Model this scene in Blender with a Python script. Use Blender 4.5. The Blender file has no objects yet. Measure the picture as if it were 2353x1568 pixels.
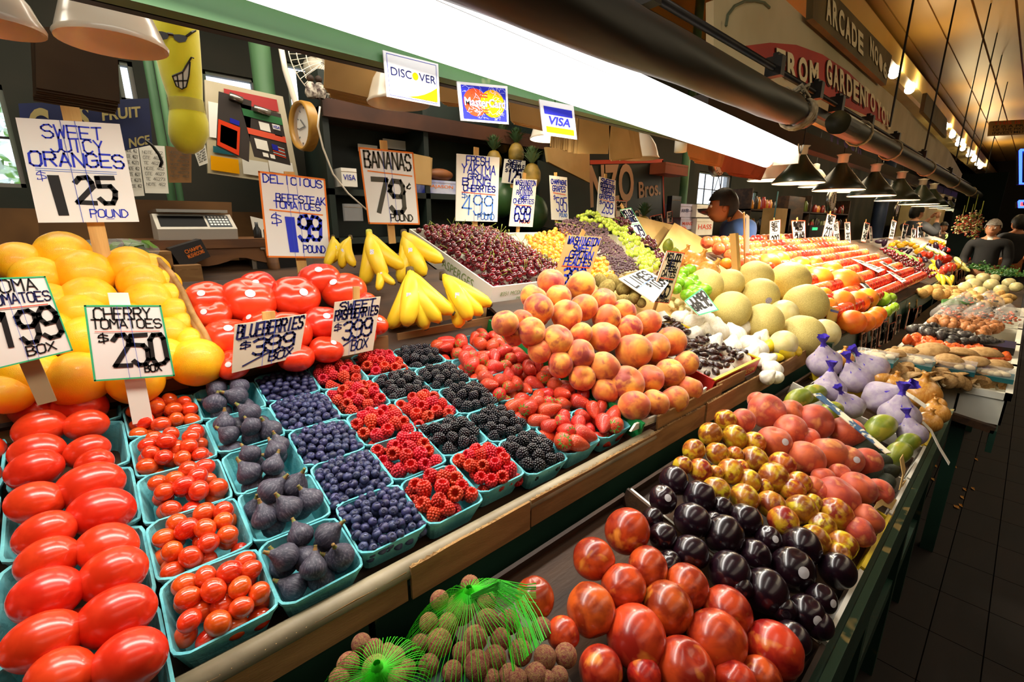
import bpy, bmesh, math, random
from mathutils import Vector as V, Matrix, Quaternion
rnd = random.Random(7)
sc = bpy.context.scene
C = bpy.context.collection
PI = math.pi
# ------------------------------------------------------------------ camera, world, large lights, exposure
FPX, VX, VY, W0, H0, CZ = 1050., 2385., 517., 2353., 1568., 1.55
tl = math.atan((H0/2-VY)/FPX); yw = math.atan((VX-W0/2)/(FPX/math.cos(tl)))
hd = V((math.cos(yw), math.sin(yw), 0)); RT = V((math.sin(yw), -math.cos(yw), 0))
FW = hd*math.cos(tl)-V((0, 0, 1))*math.sin(tl); UP = RT.cross(FW); CP = V((0, 0, CZ))
cd = bpy.data.cameras.new('camera'); cam = bpy.data.objects.new('camera', cd); C.objects.link(cam)
M = Matrix((RT, UP, -FW)).transposed().to_4x4(); M.translation = CP; cam.matrix_world = M
cd.sensor_width = 36; cd.lens = 36*FPX/W0; cd.clip_start = .02; cd.clip_end = 400; sc.camera = cam
sc.view_settings.view_transform = 'Standard'; sc.view_settings.look = 'None'
sc.view_settings.gamma = 1; sc.view_settings.use_curve_mapping = False; sc.view_settings.exposure = 0.12
wd = bpy.data.worlds.new('sky'); sc.world = wd; wd.use_nodes = True
wd.node_tree.nodes['Background'].inputs[0].default_value = (.86, .92, 1, 1)
wd.node_tree.nodes['Background'].inputs[1].default_value = 2.6
def area(name, loc, sx, sy, power, col, rot=(0, 0, 0)):
    l = bpy.data.lights.new(name, 'AREA'); l.shape = 'RECTANGLE'; l.size = sx; l.size_y = sy; l.energy = power; l.color = col
    o = bpy.data.objects.new(name, l); o.location = loc; o.rotation_euler = rot; C.objects.link(o); return o
area('hall_fill_light', (2.0, -1.6, 3.0), 7, 1.6, 30, (1, .84, .64), (math.radians(-14), 0, 0))
area('hall_fill_light', (10.0, -1.2, 3.0), 9, 1.6, 50, (1, .78, .46), (0, 0, 0))
area('stall_fill', (.6, 1.9, 2.75), 3.0, .5, 34, (1, .90, .74), (math.radians(10), 0, 0))  # added fill that lifts the stall interior, no fixture belongs to it
area('facade_fill', (3.2, -.7, 2.3), 4, .5, 8, (1, .80, .50), (math.radians(80), 0, 0))  # added fill to brighten the facade board, no such lamp hangs here
area('hall_fill_light', (.3, .25, 2.75), 2.2, .3, 9, (1, .92, .80), (math.radians(48), 0, 0))  # added front fill for the domes and stall interior, not a hall lamp
area('stall_fill', (6.5, 2.0, 2.7), 5, .5, 30, (1, .80, .52), (0, 0, 0))  # added fill inside the far part of the stall, without a fixture
# ------------------------------------------------------------------ pixel to world
def ray(px, py): return (FW*FPX+RT*(px-W0/2)-UP*(py-H0/2))/FPX
def hy(px, py, y): d = ray(px, py); return CP+d*(y/d.y)
def hz(px, py, z): d = ray(px, py); return CP+d*((z-CZ)/d.z)
def dp(px, py, t): return CP+ray(px, py)*t
def pl(px, py, a, b, off=0):            # surface z = a + b*y, shifted by off along its normal
    n = V((0, -b, 1)).normalized(); p0 = V((0, 0, a))+n*off; d = ray(px, py)
    return CP+d*((p0-CP).dot(n)/d.dot(n))
def depth(p): return (p-CP).dot(FW)
def plane(px, py, p0, n): d = ray(px, py); return CP+d*((p0-CP).dot(n)/d.dot(n))
# ------------------------------------------------------------------ naming
def obj(name, me, parent=None, mats=None, label=None, cat=None, group=None, kind=None):
    if mats:
        me.materials.clear()
        for m in (mats if isinstance(mats, (list, tuple)) else [mats]): me.materials.append(m)
    o = bpy.data.objects.new(name, me); C.objects.link(o)
    if parent: o.parent = parent
    return tag(o, label, cat, group, kind)
def tag(o, label=None, cat=None, group=None, kind=None):
    if label: o['label'] = label
    if cat: o['category'] = cat
    if group: o['group'] = group
    if kind: o['kind'] = kind
    return o
def root(name, loc, label, cat, group=None, rot=(0, 0, 0)):
    o = bpy.data.objects.new(name, None); C.objects.link(o); o.location = loc; o.rotation_euler = rot
    return tag(o, label, cat, group)
def dup(src, loc=None, label=None, group=None, rot=None, scale=None):
    r = src.copy(); C.objects.link(r)
    if loc is not None: r.location = loc
    if rot is not None: r.rotation_euler = rot
    if scale is not None: r.scale = (scale,)*3 if not hasattr(scale, '__len__') else scale
    if label: r['label'] = label
    if group: r['group'] = group
    for ch in KIDS.get(src.name, ()):
        c = ch.copy(); C.objects.link(c); c.parent = r
    return r
KIDS = {}
ORD = ['', 'first', 'second', 'third', 'fourth', 'fifth', 'sixth', 'seventh', 'eighth', 'ninth', 'tenth', 'eleventh', 'twelfth', 'thirteenth', 'fourteenth', 'fifteenth', 'sixteenth', 'seventeenth', 'eighteenth', 'nineteenth', 'twentieth']
def nth(n): return ORD[n] if n < 21 else 'twenty-'+ORD[n-20] if n < 30 else 'thirtieth' if n == 30 else 'thirty-'+ORD[n-30] if n < 40 else 'fortieth' if n == 40 else 'forty-'+ORD[n-40]
# ------------------------------------------------------------------ materials
MATS = {}
def lin(c):
    if isinstance(c, str):
        c = [int(c[i:i+2], 16)/255 for i in (0, 2, 4)]
        c = [x/12.92 if x <= .04045 else ((x+.055)/1.055)**2.4 for x in c]
    return (c[0], c[1], c[2], 1)
def mat(name, c1, c2=None, rough=.5, scale=8, lo=.4, hi=.6, bump=0, bscale=40, var=.0, c3=None, c3s=3, c3lo=.55, c3hi=.65, metal=0, spec=.5, coat=0, sss=0, emit=0, alpha=1, trans=0, sheen=0, dist=.3, stretch=None, hue=0, ior=None):
    if name in MATS: return MATS[name]
    m = bpy.data.materials.new(name); m.use_nodes = True; nt = m.node_tree; N = nt.nodes; L = nt.links
    b = N['Principled BSDF']; b.inputs['Roughness'].default_value = rough; b.inputs['Metallic'].default_value = metal
    b.inputs['Specular IOR Level'].default_value = spec; b.inputs['Coat Weight'].default_value = coat; b.inputs['Coat Roughness'].default_value = .12
    b.inputs['Alpha'].default_value = alpha; b.inputs['Transmission Weight'].default_value = trans
    b.inputs['Sheen Weight'].default_value = sheen
    if ior: b.inputs['IOR'].default_value = ior
    if sss:
        b.inputs['Subsurface Weight'].default_value = sss; b.inputs['Subsurface Scale'].default_value = .01
        b.inputs['Subsurface Radius'].default_value = (1, .4, .2)
    tc = N.new('ShaderNodeTexCoord'); oi = N.new('ShaderNodeObjectInfo')
    va = N.new('ShaderNodeVectorMath'); va.operation = 'ADD'
    vm = N.new('ShaderNodeVectorMath'); vm.operation = 'MULTIPLY'; L.new(oi.outputs['Random'], vm.inputs[0]); vm.inputs[1].default_value = (37, 19, 53)
    L.new(tc.outputs['Object'], va.inputs[0]); L.new(vm.outputs[0], va.inputs[1])
    vec = va.outputs[0]
    if stretch:
        ms = N.new('ShaderNodeVectorMath'); ms.operation = 'MULTIPLY'; L.new(vec, ms.inputs[0]); ms.inputs[1].default_value = stretch; vec = ms.outputs[0]
    col = None
    def noise(s, d=3):
        n = N.new('ShaderNodeTexNoise'); n.inputs['Scale'].default_value = s; n.inputs['Detail'].default_value = d; n.inputs['Distortion'].default_value = dist; L.new(vec, n.inputs['Vector']); return n.outputs[0]
    def rng(v, a, z):
        r = N.new('ShaderNodeMapRange'); r.inputs[1].default_value = a; r.inputs[2].default_value = z; L.new(v, r.inputs[0]); return r.outputs[0]
    def mix(f, a, c):
        x = N.new('ShaderNodeMix'); x.data_type = 'RGBA'; L.new(f, x.inputs[0])
        (L.new(a, x.inputs[6]) if not isinstance(a, tuple) else setattr(x.inputs[6], 'default_value', a)); x.inputs[7].default_value = c; return x.outputs[2]
    if c2 is not None: col = mix(rng(noise(scale), lo, hi), lin(c1), lin(c2))
    if c3 is not None: col = mix(rng(noise(c3s), c3lo, c3hi), col if col else lin(c1), lin(c3))
    if var or hue:
        h = N.new('ShaderNodeHueSaturation'); L.new(col, h.inputs['Color']) if col else setattr(h.inputs['Color'], 'default_value', lin(c1))
        r = N.new('ShaderNodeMapRange'); r.inputs[3].default_value = 1-var; r.inputs[4].default_value = 1+var; L.new(oi.outputs['Random'], r.inputs[0]); L.new(r.outputs[0], h.inputs['Value'])
        if hue:
            r2 = N.new('ShaderNodeMapRange'); r2.inputs[3].default_value = .5; r2.inputs[4].default_value = .5+hue*1.6
            fr = N.new('ShaderNodeMath'); fr.operation = 'MULTIPLY'; fr.inputs[1].default_value = 7.3; L.new(oi.outputs['Random'], fr.inputs[0])
            ff = N.new('ShaderNodeMath'); ff.operation = 'FRACT'; L.new(fr.outputs[0], ff.inputs[0]); L.new(ff.outputs[0], r2.inputs[0]); L.new(r2.outputs[0], h.inputs['Hue'])
        col = h.outputs[0]
    if col: L.new(col, b.inputs['Base Color'])
    else: b.inputs['Base Color'].default_value = lin(c1)
    if emit: 
        b.inputs['Emission Color'].default_value = lin(c1); b.inputs['Emission Strength'].default_value = emit
    if bump:
        bn = N.new('ShaderNodeBump'); bn.inputs['Strength'].default_value = bump; bn.inputs['Distance'].default_value = .002
        L.new(noise(bscale, 2), bn.inputs['Height']); L.new(bn.outputs[0], b.inputs['Normal'])
    MATS[name] = m; return m
# ------------------------------------------------------------------ mesh helpers
class MB:
    def __init__(s): s.v = []; s.f = []; s.m = []
    def add(s, vs, fs, mi=0):
        n = len(s.v); s.v += [tuple(x) for x in vs]; s.f += [tuple(i+n for i in f) for f in fs]; s.m += [mi]*len(fs); return s
    def box(s, a, b, mi=0, mtx=None):
        x0, y0, z0 = a; x1, y1, z1 = b
        vs = [V(p) for p in ((x0, y0, z0), (x1, y0, z0), (x1, y1, z0), (x0, y1, z0), (x0, y0, z1), (x1, y0, z1), (x1, y1, z1), (x0, y1, z1))]
        if mtx: vs = [mtx @ p for p in vs]
        return s.add(vs, [(0, 3, 2, 1), (4, 5, 6, 7), (0, 1, 5, 4), (1, 2, 6, 5), (2, 3, 7, 6), (3, 0, 4, 7)], mi)
    def lathe(s, prof, n=16, mtx=None, mi=0, fn=None):
        vs = []
        for r, z in prof:
            for k in range(n):
                t = 2*PI*k/n; q = r*(fn(t, z) if fn else 1); p = V((q*math.cos(t), q*math.sin(t), z)); vs.append(mtx @ p if mtx else p)
        fs = [(i*n+k, i*n+(k+1) % n, (i+1)*n+(k+1) % n, (i+1)*n+k) for i in range(len(prof)-1) for k in range(n)]
        return s.add(vs, fs, mi)
    def tube(s, pts, rad, n=6, mi=0, cap=True, flat=1):
        pts = [V(p) for p in pts]; vs = []; fs = []; up = V((0, 0, 1)); a = None
        for i, p in enumerate(pts):
            t = (pts[min(i+1, len(pts)-1)]-pts[max(i-1, 0)]).normalized()
            if a is None: a = t.cross(up if abs(t.dot(up)) < .95 else V((1, 0, 0))).normalized()
            else: a = (a-t*a.dot(t)).normalized()
            c = a.cross(t)
            r = rad[i] if hasattr(rad, '__len__') else rad
            for k in range(n):
                q = 2*PI*k/n; vs.append(p+a*r*math.cos(q)+c*r*math.sin(q)*flat)
        for i in range(len(pts)-1):
            for k in range(n): fs.append((i*n+k, i*n+(k+1) % n, (i+1)*n+(k+1) % n, (i+1)*n+k))
        if cap: fs.append(tuple(range(n-1, -1, -1))); fs.append(tuple((len(pts)-1)*n+k for k in range(n)))
        return s.add(vs, fs, mi)
    def quad(s, a, b, c, d, mi=0): return s.add([a, b, c, d], [(0, 1, 2, 3)], mi)
    def slab(s, q, th, mi=0):          # four corners thickened away from the camera side
        q = [V(p) for p in q]; n = (q[1]-q[0]).cross(q[3]-q[0]).normalized()
        if n.dot(CP-q[0]) > 0: n = -n
        b = [p+n*th for p in q]
        return s.add(q+b, [(0, 1, 2, 3), (7, 6, 5, 4), (0, 4, 5, 1), (1, 5, 6, 2), (2, 6, 7, 3), (3, 7, 4, 0)], mi)
    def ico(s, c, r, sub=1, mi=0, sc3=(1, 1, 1)):
        vs, fs = ICO[sub]; c = V(c); return s.add([c+V((p[0]*r*sc3[0], p[1]*r*sc3[1], p[2]*r*sc3[2])) for p in vs], fs, mi)
    def mesh(s, name='mesh', smooth=False, mats=None):
        me = bpy.data.meshes.new(name); me.from_pydata(s.v, [], s.f)
        if any(s.m): me.polygons.foreach_set('material_index', s.m)
        if smooth: me.polygons.foreach_set('use_smooth', [True]*len(s.f))
        me.update()
        for m in (mats or ()): me.materials.append(m)
        return me
ICO = {}
for sub in (1, 2, 3):
    b_ = bmesh.new(); bmesh.ops.create_icosphere(b_, subdivisions=sub, radius=1)
    b_.verts.ensure_lookup_table(); ICO[sub] = ([tuple(v.co) for v in b_.verts], [tuple(v.index for v in f.verts) for f in b_.faces]); b_.free()
def blob(fn, nu=20, nv=14):            # closed round body, unit size; fn(theta 0..pi from the top, phi) -> (x,y,z)
    mb = MB(); vs = [V(fn(0, 0))]
    for i in range(1, nv):
        for k in range(nu): vs.append(V(fn(PI*i/nv, 2*PI*k/nu)))
    vs.append(V(fn(PI, 0))); fs = [(0, 1+k, 1+(k+1) % nu) for k in range(nu)]
    for i in range(nv-2):
        for k in range(nu): fs.append((1+i*nu+k, 1+(i+1)*nu+k, 1+(i+1)*nu+(k+1) % nu, 1+i*nu+(k+1) % nu))
    e = len(vs)-1; o = 1+(nv-2)*nu; fs += [(e, o+(k+1) % nu, o+k) for k in range(nu)]
    return mb.add(vs, fs)
def aabox(name, a, b, m, parent=None, **k): return obj(name, MB().box(a, b).mesh(name), parent, m, **k)
def ribbon(mb, pts, w, surf, off=.0008, mi=0, flat=False):  # a marker stroke on a card; pts in card units
    for (u0, v0), (u1, v1) in zip(pts[:-1], pts[1:]):
        a = surf(u0, v0, off); b = surf(u1, v1, off); t = (b-a)
        if t.length < 1e-6: continue
        t.normalize(); n = surf.n; s = t.cross(n)*w/2; e = t*w*.35
        mb.quad(a-s-e, b-s+e, b+s+e, a+s-e, mi)
GL = {}
for ln in '''A:002640,1232|B:0006364534 3303,334241 3000|C:4536160501103041|D:00062644422000|E:46060040,0333|F:460600,0333|G:453616050110304143 23|H:0006,4046,0343|I:2620|J:4641301001|K:0006,4602,1340|L:060040|M:0006234640|N:00064046|O:160501103041453616|P:000636454433 03|Q:160501103041453616,2240|R:00063645443303,2340|S:453616050413334241301001|T:0646,2620|U:060110304146|V:062046|W:0610243046|X:0046,0640|Y:062346,2320|Z:06460040|0:160501103041453616|1:152620|2:051636454400 40|3:05163645443313,334241301001|4:30360242|5:46060434434130 1001|6:45361605011030414233 1302|7:064610|8:16050413334445361 6,13020110304142333 3|9:0110304145361605041333 44|$:4516050424434 2110102,2720|c:4434130211 3142,3501|&:40151626250201102042|.:1011|:1011'''.split('|'):
    k, v = ln[0], ln[2:]; GL[k] = [[(int(s[i]), int(s[i+1])) for i in range(0, len(s)-1, 2)] for s in v.replace(' ', '').split(',')]
def scrawl(mb, text, u0, u1, v0, v1, w, surf, slant=.15, jit=.06, mi=0, seed=0):
    r = random.Random(hash(text) if False else sum(map(ord, text))+seed); n = len(text); cw = (u1-u0)/max(n, 1)
    for i, ch in enumerate(text):
        for st in GL.get(ch, ()):
            pts = []
            for x, y in st:
                yy = y/6; uu = u0+cw*(i+.08+.80*(x/4)+r.uniform(-jit, jit)*.6)+slant*(v1-v0)*yy*.3; pts.append((uu, v0+(v1-v0)*(yy+r.uniform(-jit, jit)*.5)))
            ribbon(mb, pts, w, surf, mi=mi)
class Card:
    def __init__(s, q): s.q = [V(p) for p in q]; n = (s.q[1]-s.q[0]).cross(s.q[3]-s.q[0]).normalized(); s.n = n if n.dot(CP-s.q[0]) > 0 else -n
    def __call__(s, u, v, off=0):      # u right, v up; corners TL TR BR BL
        t = s.q[0].lerp(s.q[1], u); b = s.q[3].lerp(s.q[2], u); return b.lerp(t, v)+s.n*off
def fontmesh(text, surf, u0, u1, v0, v1, bold=0, shear=0, off=.0012, th=0):
    cu = bpy.data.curves.new('lettering', 'FONT'); cu.body = text; cu.offset = bold; cu.shear = shear; cu.resolution_u = 4
    o = bpy.data.objects.new('lettering', cu); me = bpy.data.meshes.new_from_object(o); bpy.data.objects.remove(o); bpy.data.curves.remove(cu)
    xs = [v.co.x for v in me.vertices]; ys = [v.co.y for v in me.vertices]; a, b, c, d = min(xs), max(xs), min(ys), max(ys)
    vs = [surf(u0+(u1-u0)*(v.co.x-a)/(b-a), v0+(v1-v0)*(v.co.y-c)/max(d-c, 1e-6), off) for v in me.vertices]; fs = [tuple(p.vertices) for p in me.polygons]
    return vs, fs
# ------------------------------------------------------------------ material palette
pulp = mat('blue_pulp', '5cb3bd', '74c6ca', .9, 30, bump=.6, bscale=150, var=.06)
cardb = mat('corrugated_cardboard', 'a57b49', '8c6539', .9, 6, bump=.15, bscale=90, stretch=(1, 1, 6), var=.08)
cardl = mat('light_cardboard', 'd9b573', 'cba562', .9, 5, bump=.1, bscale=60)
carde = mat('cardboard_edge', '7b5a30', 'c09960', .95, 60, .45, .55, bump=.9, bscale=220)
cartonw = mat('white_carton', 'f3efe2', 'e9e4d3', .7, 5)
greenp = mat('dark_green_paint', '1d3a2f', '26483a', .45, 3, c3='5d5a38', c3s=9, c3lo=.66, c3hi=.72, bump=.2, bscale=18)
greenb = mat('beam_green_paint', '46743f', '3b6635', .5, 2, c3='a9ad7a', c3s=6, c3lo=.68, c3hi=.70, bump=.2, bscale=20)
greenlt = mat('pale_green_paint', '5e8a5c', '47704a', .55, 2)
wood = mat('raw_wood', 'd8a860', 'c08d48', .7, 4, stretch=(8, 8, 1), bump=.2, bscale=40, var=.06)
oldwood = mat('worn_brown_wood', '4a3018', '2c1b0e', .7, 3, stretch=(1, 6, 6), bump=.4, bscale=30)
brownb = mat('brown_board', '7a5428', '5e3f1c', .8, 3, c3='b89a60', c3s=5, c3lo=.7, c3hi=.74)
black = mat('black_plastic', '0c0c0d', rough=.35)
darkm = mat('dark_metal', '1c1c1c', '2b2723', .45, 6, metal=.6)
steel = mat('brushed_steel', 'a8a49a', rough=.3, metal=.9)
white = mat('white_card', 'f6f2e8', 'efeadd', .6, 3)
cream = mat('cream_enamel', 'f2e8d6', 'e6d9c2', .25, 2, coat=.4)
paper = mat('paper', 'e9e6da', 'dad6c8', .8, 3, bump=.3, bscale=20)
plast = mat('clear_plastic', 'e8e8e8', rough=.12, alpha=.22, bump=.8, bscale=30, spec=.8)
white_pl = mat('white_crate_plastic', 'eae9dc', 'd9d8c8', .5, 5, bump=.1)
inkb = mat('blue_marker', '2436c8', rough=.7); inkk = mat('black_marker', '17120f', rough=.7); inkn = mat('navy_marker', '14184e', rough=.7)
inkr = mat('red_marker', 'e0502c', rough=.7); inko = mat('orange_marker', 'f07f1e', rough=.7); inkg = mat('green_marker', '39b878', rough=.7)
inkgy = mat('grey_marker', '4a4637', rough=.7); inkc = mat('light_blue_marker', '3f7fe0', rough=.7)
glow = mat('lit_tube', 'ffffff', emit=2.6); bulbm = mat('lit_bulb', 'fff0cc', emit=25); lampin = mat('lamp_inside', 'fff4e0', rough=.4, emit=0)
concrete = mat('dark_wall', '2a2118', '1a140e', .9, 2, bump=.2)
INK = dict(b=inkb, k=inkk, n=inkn, r=inkr, o=inko, g=inkg, y=inkgy, c=inkc)
# ------------------------------------------------------------------ room shell
aabox('floor', (-3, -5, -.12), (40, 6, -.012), mat('floor_grout', '17100a', rough=.9), kind='structure')
fl = C.objects['floor']; tilem = mat('quarry_tile', '1a0e09', '120a07', .75, 5, bump=.5, bscale=9, var=.25)
tm = MB().box((0, 0, -.014), (.142, .298, 0)).mesh('tile'); tm.materials.append(tilem)
n = 0
for i in range(28):
    for k in range(8):
        if n >= 296: break
        x = 1.6+i*.302; y = -.92+k*.152+.003
        t = bpy.data.objects.new('tile', bpy.data.meshes['tile']); C.objects.link(t); t.parent = fl; t.location = (x, y, 0); t.rotation_euler = (0, 0, 0); t.scale = (2.1, .497, 1); n += 1
rest = MB()
for i in range(28):
    for k in range(4):
        x = 1.6+i*.302; y = -.92-.152*(k+1); rest.box((x, y, -.014), (x+.298, y+.148, -.001))
for i in range(60):
    for k in range(16):
        x = 1.6+28*.302+i*.302; y = -1.528+k*.152; rest.box((x, y, -.014), (x+.298, y+.148, -.001))
obj('tile', rest.mesh(), fl, tilem, kind='stuff')
wallm = mat('stall_back_wall', '39352a', '262a20', .85, 1.5, bump=.2)
YB = 3.1
winm = mat('window_glass', 'dfe9f5', rough=.05, trans=1, alpha=.25)
frame = mat('window_frame_paint', '77726a', '4d6a4c', .6, 3)
def wpx(x0, y0, x1, y1):
    p = hy(x0, y0, YB); q = hy(x1, y1, YB); return p.x, q.x, q.z, p.z
wins = [wpx(*w) for w in ((-400,140,62,432),(262,135,320,236),(385,150,414,262),(463,158,592,216),(655,140,742,292),(1608,393,1674,475),(1712,438,1737,476))]
xs = sorted({-3., 40.} | {w[0] for w in wins} | {w[1] for w in wins}); mb = MB()
for a, b in zip(xs[:-1], xs[1:]):
    w = [w for w in wins if w[0] <= a+1e-6 and w[1] >= b-1e-6]
    if w: mb.box((a, YB, -.1), (b, YB+.12, w[0][2])); mb.box((a, YB, w[0][3]), (b, YB+.12, 4.2))
    else: mb.box((a, YB, -.1), (b, YB+.12, 4.2))
obj('wall_back', mb.mesh(), None, wallm, kind='structure')
for i, w in enumerate(wins):
    fr = MB(); t = .018
    for a, b in (((w[0], w[2]), (w[1], w[2]+t)), ((w[0], w[3]-t), (w[1], w[3])), ((w[0], w[2]), (w[0]+t, w[3])), ((w[1]-t, w[2]), (w[1], w[3]))): fr.box((a[0], YB+.02, a[1]), (b[0], YB+.06, b[1]))
    wo = obj('window_%d' % (i+1), fr.mesh(), None, frame, kind='structure')
    nx = max(1, round((w[1]-w[0])/.24)); nz = max(1, round((w[3]-w[2])/.24)); mu = MB()
    for k in range(1, nx): x = w[0]+(w[1]-w[0])*k/nx; mu.box((x-.005, YB+.03, w[2]), (x+.005, YB+.045, w[3]))
    for k in range(1, nz): z = w[2]+(w[3]-w[2])*k/nz; mu.box((w[0], YB+.03, z-.005), (w[1], YB+.045, z+.005))
    if nx*nz > 1: obj('muntin', mu.mesh(), wo, darkm)
    for kx in range(nx):
        for kz in range(nz):
            obj('pane', MB().box((w[0]+(w[1]-w[0])*kx/nx+.005, YB+.036, w[2]+(w[3]-w[2])*kz/nz+.005), (w[0]+(w[1]-w[0])*(kx+1)/nx-.005, YB+.039, w[2]+(w[3]-w[2])*(kz+1)/nz-.005)).mesh(), wo, winm)
aabox('wall_left', (-3.1, -5, -.1), (-3, YB, 4.2), wallm, kind='structure')
aabox('wall_front', (-3, -4.1, -.1), (40, -4, 4.2), mat('far_wall', '5d4426', '3c2b18', .8, 1), kind='structure')
aabox('wall_right', (40, -5, -.1), (40.1, 6, 4.2), MATS['far_wall'], kind='structure')
gold = mat('gold_ceiling_paint', 'b58c3c', 'a07a30', .5, .7, spec=.6, stretch=(.3, 2, 2), bump=.1, bscale=5)
goldb = mat('gold_beam_paint', 'e8cc80', 'd4b264', .26, .8, coat=.3, bump=.15, bscale=4)
aabox('ceiling', (-3, -4, 3.72), (40, YB, 3.85), gold, kind='structure')
# planks of the aisle ceiling
cl = C.objects['ceiling']; pm = MB().box((0, 0, -.02), (38, .27, 0)).mesh('plank'); pm.materials.append(gold)
for k in range(22):
    p = bpy.data.objects.new('plank', pm); C.objects.link(p); p.parent = cl; p.location = (1, -3.5+k*.29, 3.72)
for i, (y, z, h, w) in enumerate(((1.62, 3.25, .40, .22), (1.30, 3.12, .16, .10), (-.6, 3.3, .3, .2))):
    aabox('trim_%d' % (i+1), (-3, y-w/2, z), (40, y+w/2, z+h), goldb, kind='structure')
for i in range(0):
    x = 4.2+i*4.2; aabox('trim_%d' % (i+4), (x, -4, 3.45), (x+.24, 1.2, 3.71), gold, kind='structure')
# outdoor tree seen through the first window
tr = root('tree', (-1.0, 5.2, 0), 'leafy green tree outside the window behind the oranges', 'tree')
lm = mat('tree_leaf', '8cc43c', '4f9320', .6, 5, var=.1)  # two leaf greens mixed at random
mb = MB()
for i in range(1500):
    p = V((rnd.uniform(-2.1, .8), rnd.uniform(-.6, .6), rnd.uniform(1.0, 3.2))); a = V((rnd.uniform(-1, 1), rnd.uniform(-1, 1), rnd.uniform(-1, 1))).normalized()*.06; b = a.orthogonal().normalized()*.04
    mb.quad(p-a, p-b, p+a, p+b)
obj('foliage', mb.mesh(), tr, lm, kind='stuff'); obj('trunk', MB().tube([(0, 0, 0), (.05, 0, 1.2), (.0, 0, 2.6)], [.12, .09, .03]).mesh(), tr, oldwood)
# ------------------------------------------------------------------ the stall: benches
TB = math.radians(14); OB = V((0, .56, 1.0712)); uB, vB, nB = V((1, 0, 0)), V((0, math.cos(TB), math.sin(TB))), V((0, -math.sin(TB), math.cos(TB)))
def B(u, v, w=0): return OB+uB*u+vB*v+nB*w
st = root('produce_bench', (2, .5, 0), 'long dark green wooden produce bench carrying the upper trays', 'bench')
def loc(p): return V(p)-st.location
def bx(name, a, b, m): return obj(name, MB().box(loc(a), loc(b)).mesh(), st, m)
mb = MB(); mb.slab([loc(B(-1.2, .62, -.06)), loc(B(13, .62, -.06)), loc(B(13, -.01, -.06)), loc(B(-1.2, -.01, -.06))], .02)
obj('bench_top', mb.mesh(), st, oldwood)
for i in range(10): bx('front_board', (-1.2+i*1.42, .552, .86), (-1.2+i*1.42+1.41, .572, 1.003), greenp)
bx('back_board', (-1.2, 2.0, .0), (2.75, 2.02, 1.3), greenp); bx('back_board', (2.76, 1.50, .0), (13, 1.52, 1.3), greenp); bx('end_board', (2.75, 1.50, .0), (2.77, 2.02, 1.3), greenp)
mb = MB(); mb.slab([loc((-1.2, 2.0, 1.42)), loc((2.76, 2.0, 1.42)), loc((2.76, 1.12, 1.17)), loc((-1.2, 1.12, 1.17))], .02); obj('upper_shelf', mb.mesh(), st, oldwood)
for i in range(10):
    bx('leg', (-1+i*1.5, .6, 0), (-.93+i*1.5, .67, .95), greenp); yl_ = 1.8 if i < 3 else 1.40; bx('leg', (-1+i*1.5, yl_, 0), (-.93+i*1.5, yl_+.07, 1.1), greenp)
# lower shelf
ls = root('lower_shelf', (2, .1, 0), 'low dark green slatted shelf in front of the bench', 'shelf')
def l2(p): return V(p)-ls.location
XE = 2.33
obj('front_rail', MB().box(l2((-.6, .085, .74)), l2((XE, .108, .868))).mesh(), ls, greenp)
obj('rail_edge', MB().box(l2((-.6, .083, .868)), l2((XE, .096, .8715))).mesh(), ls, mat('worn_edge', '2c4a34', 'a8955a', .7, 14, .60, .66))
mb = MB()
for k in range(5):
    y0 = .11+k*.09; obj('slat', MB().slab([l2((-.6, y0+.08, .79+.27*(y0-.03))), l2((XE, y0+.08, .79+.27*(y0-.03))), l2((XE, y0, .79+.27*(y0-.11))), l2((-.6, y0, .79+.27*(y0-.11)))], .015).mesh(), ls, greenp)
for x in (-.4, .55, 1.25, 1.8, 2.28):
    obj('leg', MB().box(l2((x, .10, 0)), l2((x+.045, .145, .80))).mesh(), ls, greenp)
    obj('brace', MB().box(l2((x+.005, .14, .45)), l2((x+.04, .55, .49))).mesh(), ls, greenp)
for z in (.60, .34): obj('stretcher', MB().box(l2((-.6, .105, z)), l2((XE, .13, z+.06))).mesh(), ls, greenp)
# lower shelf beyond, carrying the crates
l3 = root('crate_shelf', (5, .2, 0), 'low dark shelf under the mushroom crates and vegetables', 'shelf')
q = lambda p: V(p)-l3.location
obj('shelf_board', MB().slab([q((2.72, .54, .80)), q((9.2, .54, .80)), q((9.2, -.04, .715)), q((2.72, -.04, .715))], .03).mesh(), l3, oldwood)
obj('front_rail', MB().box(q((2.72, -.045, .60)), q((9.2, -.025, .70))).mesh(), l3, greenp)
for i in range(4): obj('leg', MB().box(q((2.8+i*2, .05, 0)), q((2.86+i*2, .1, .70))).mesh(), l3, greenp)
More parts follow.
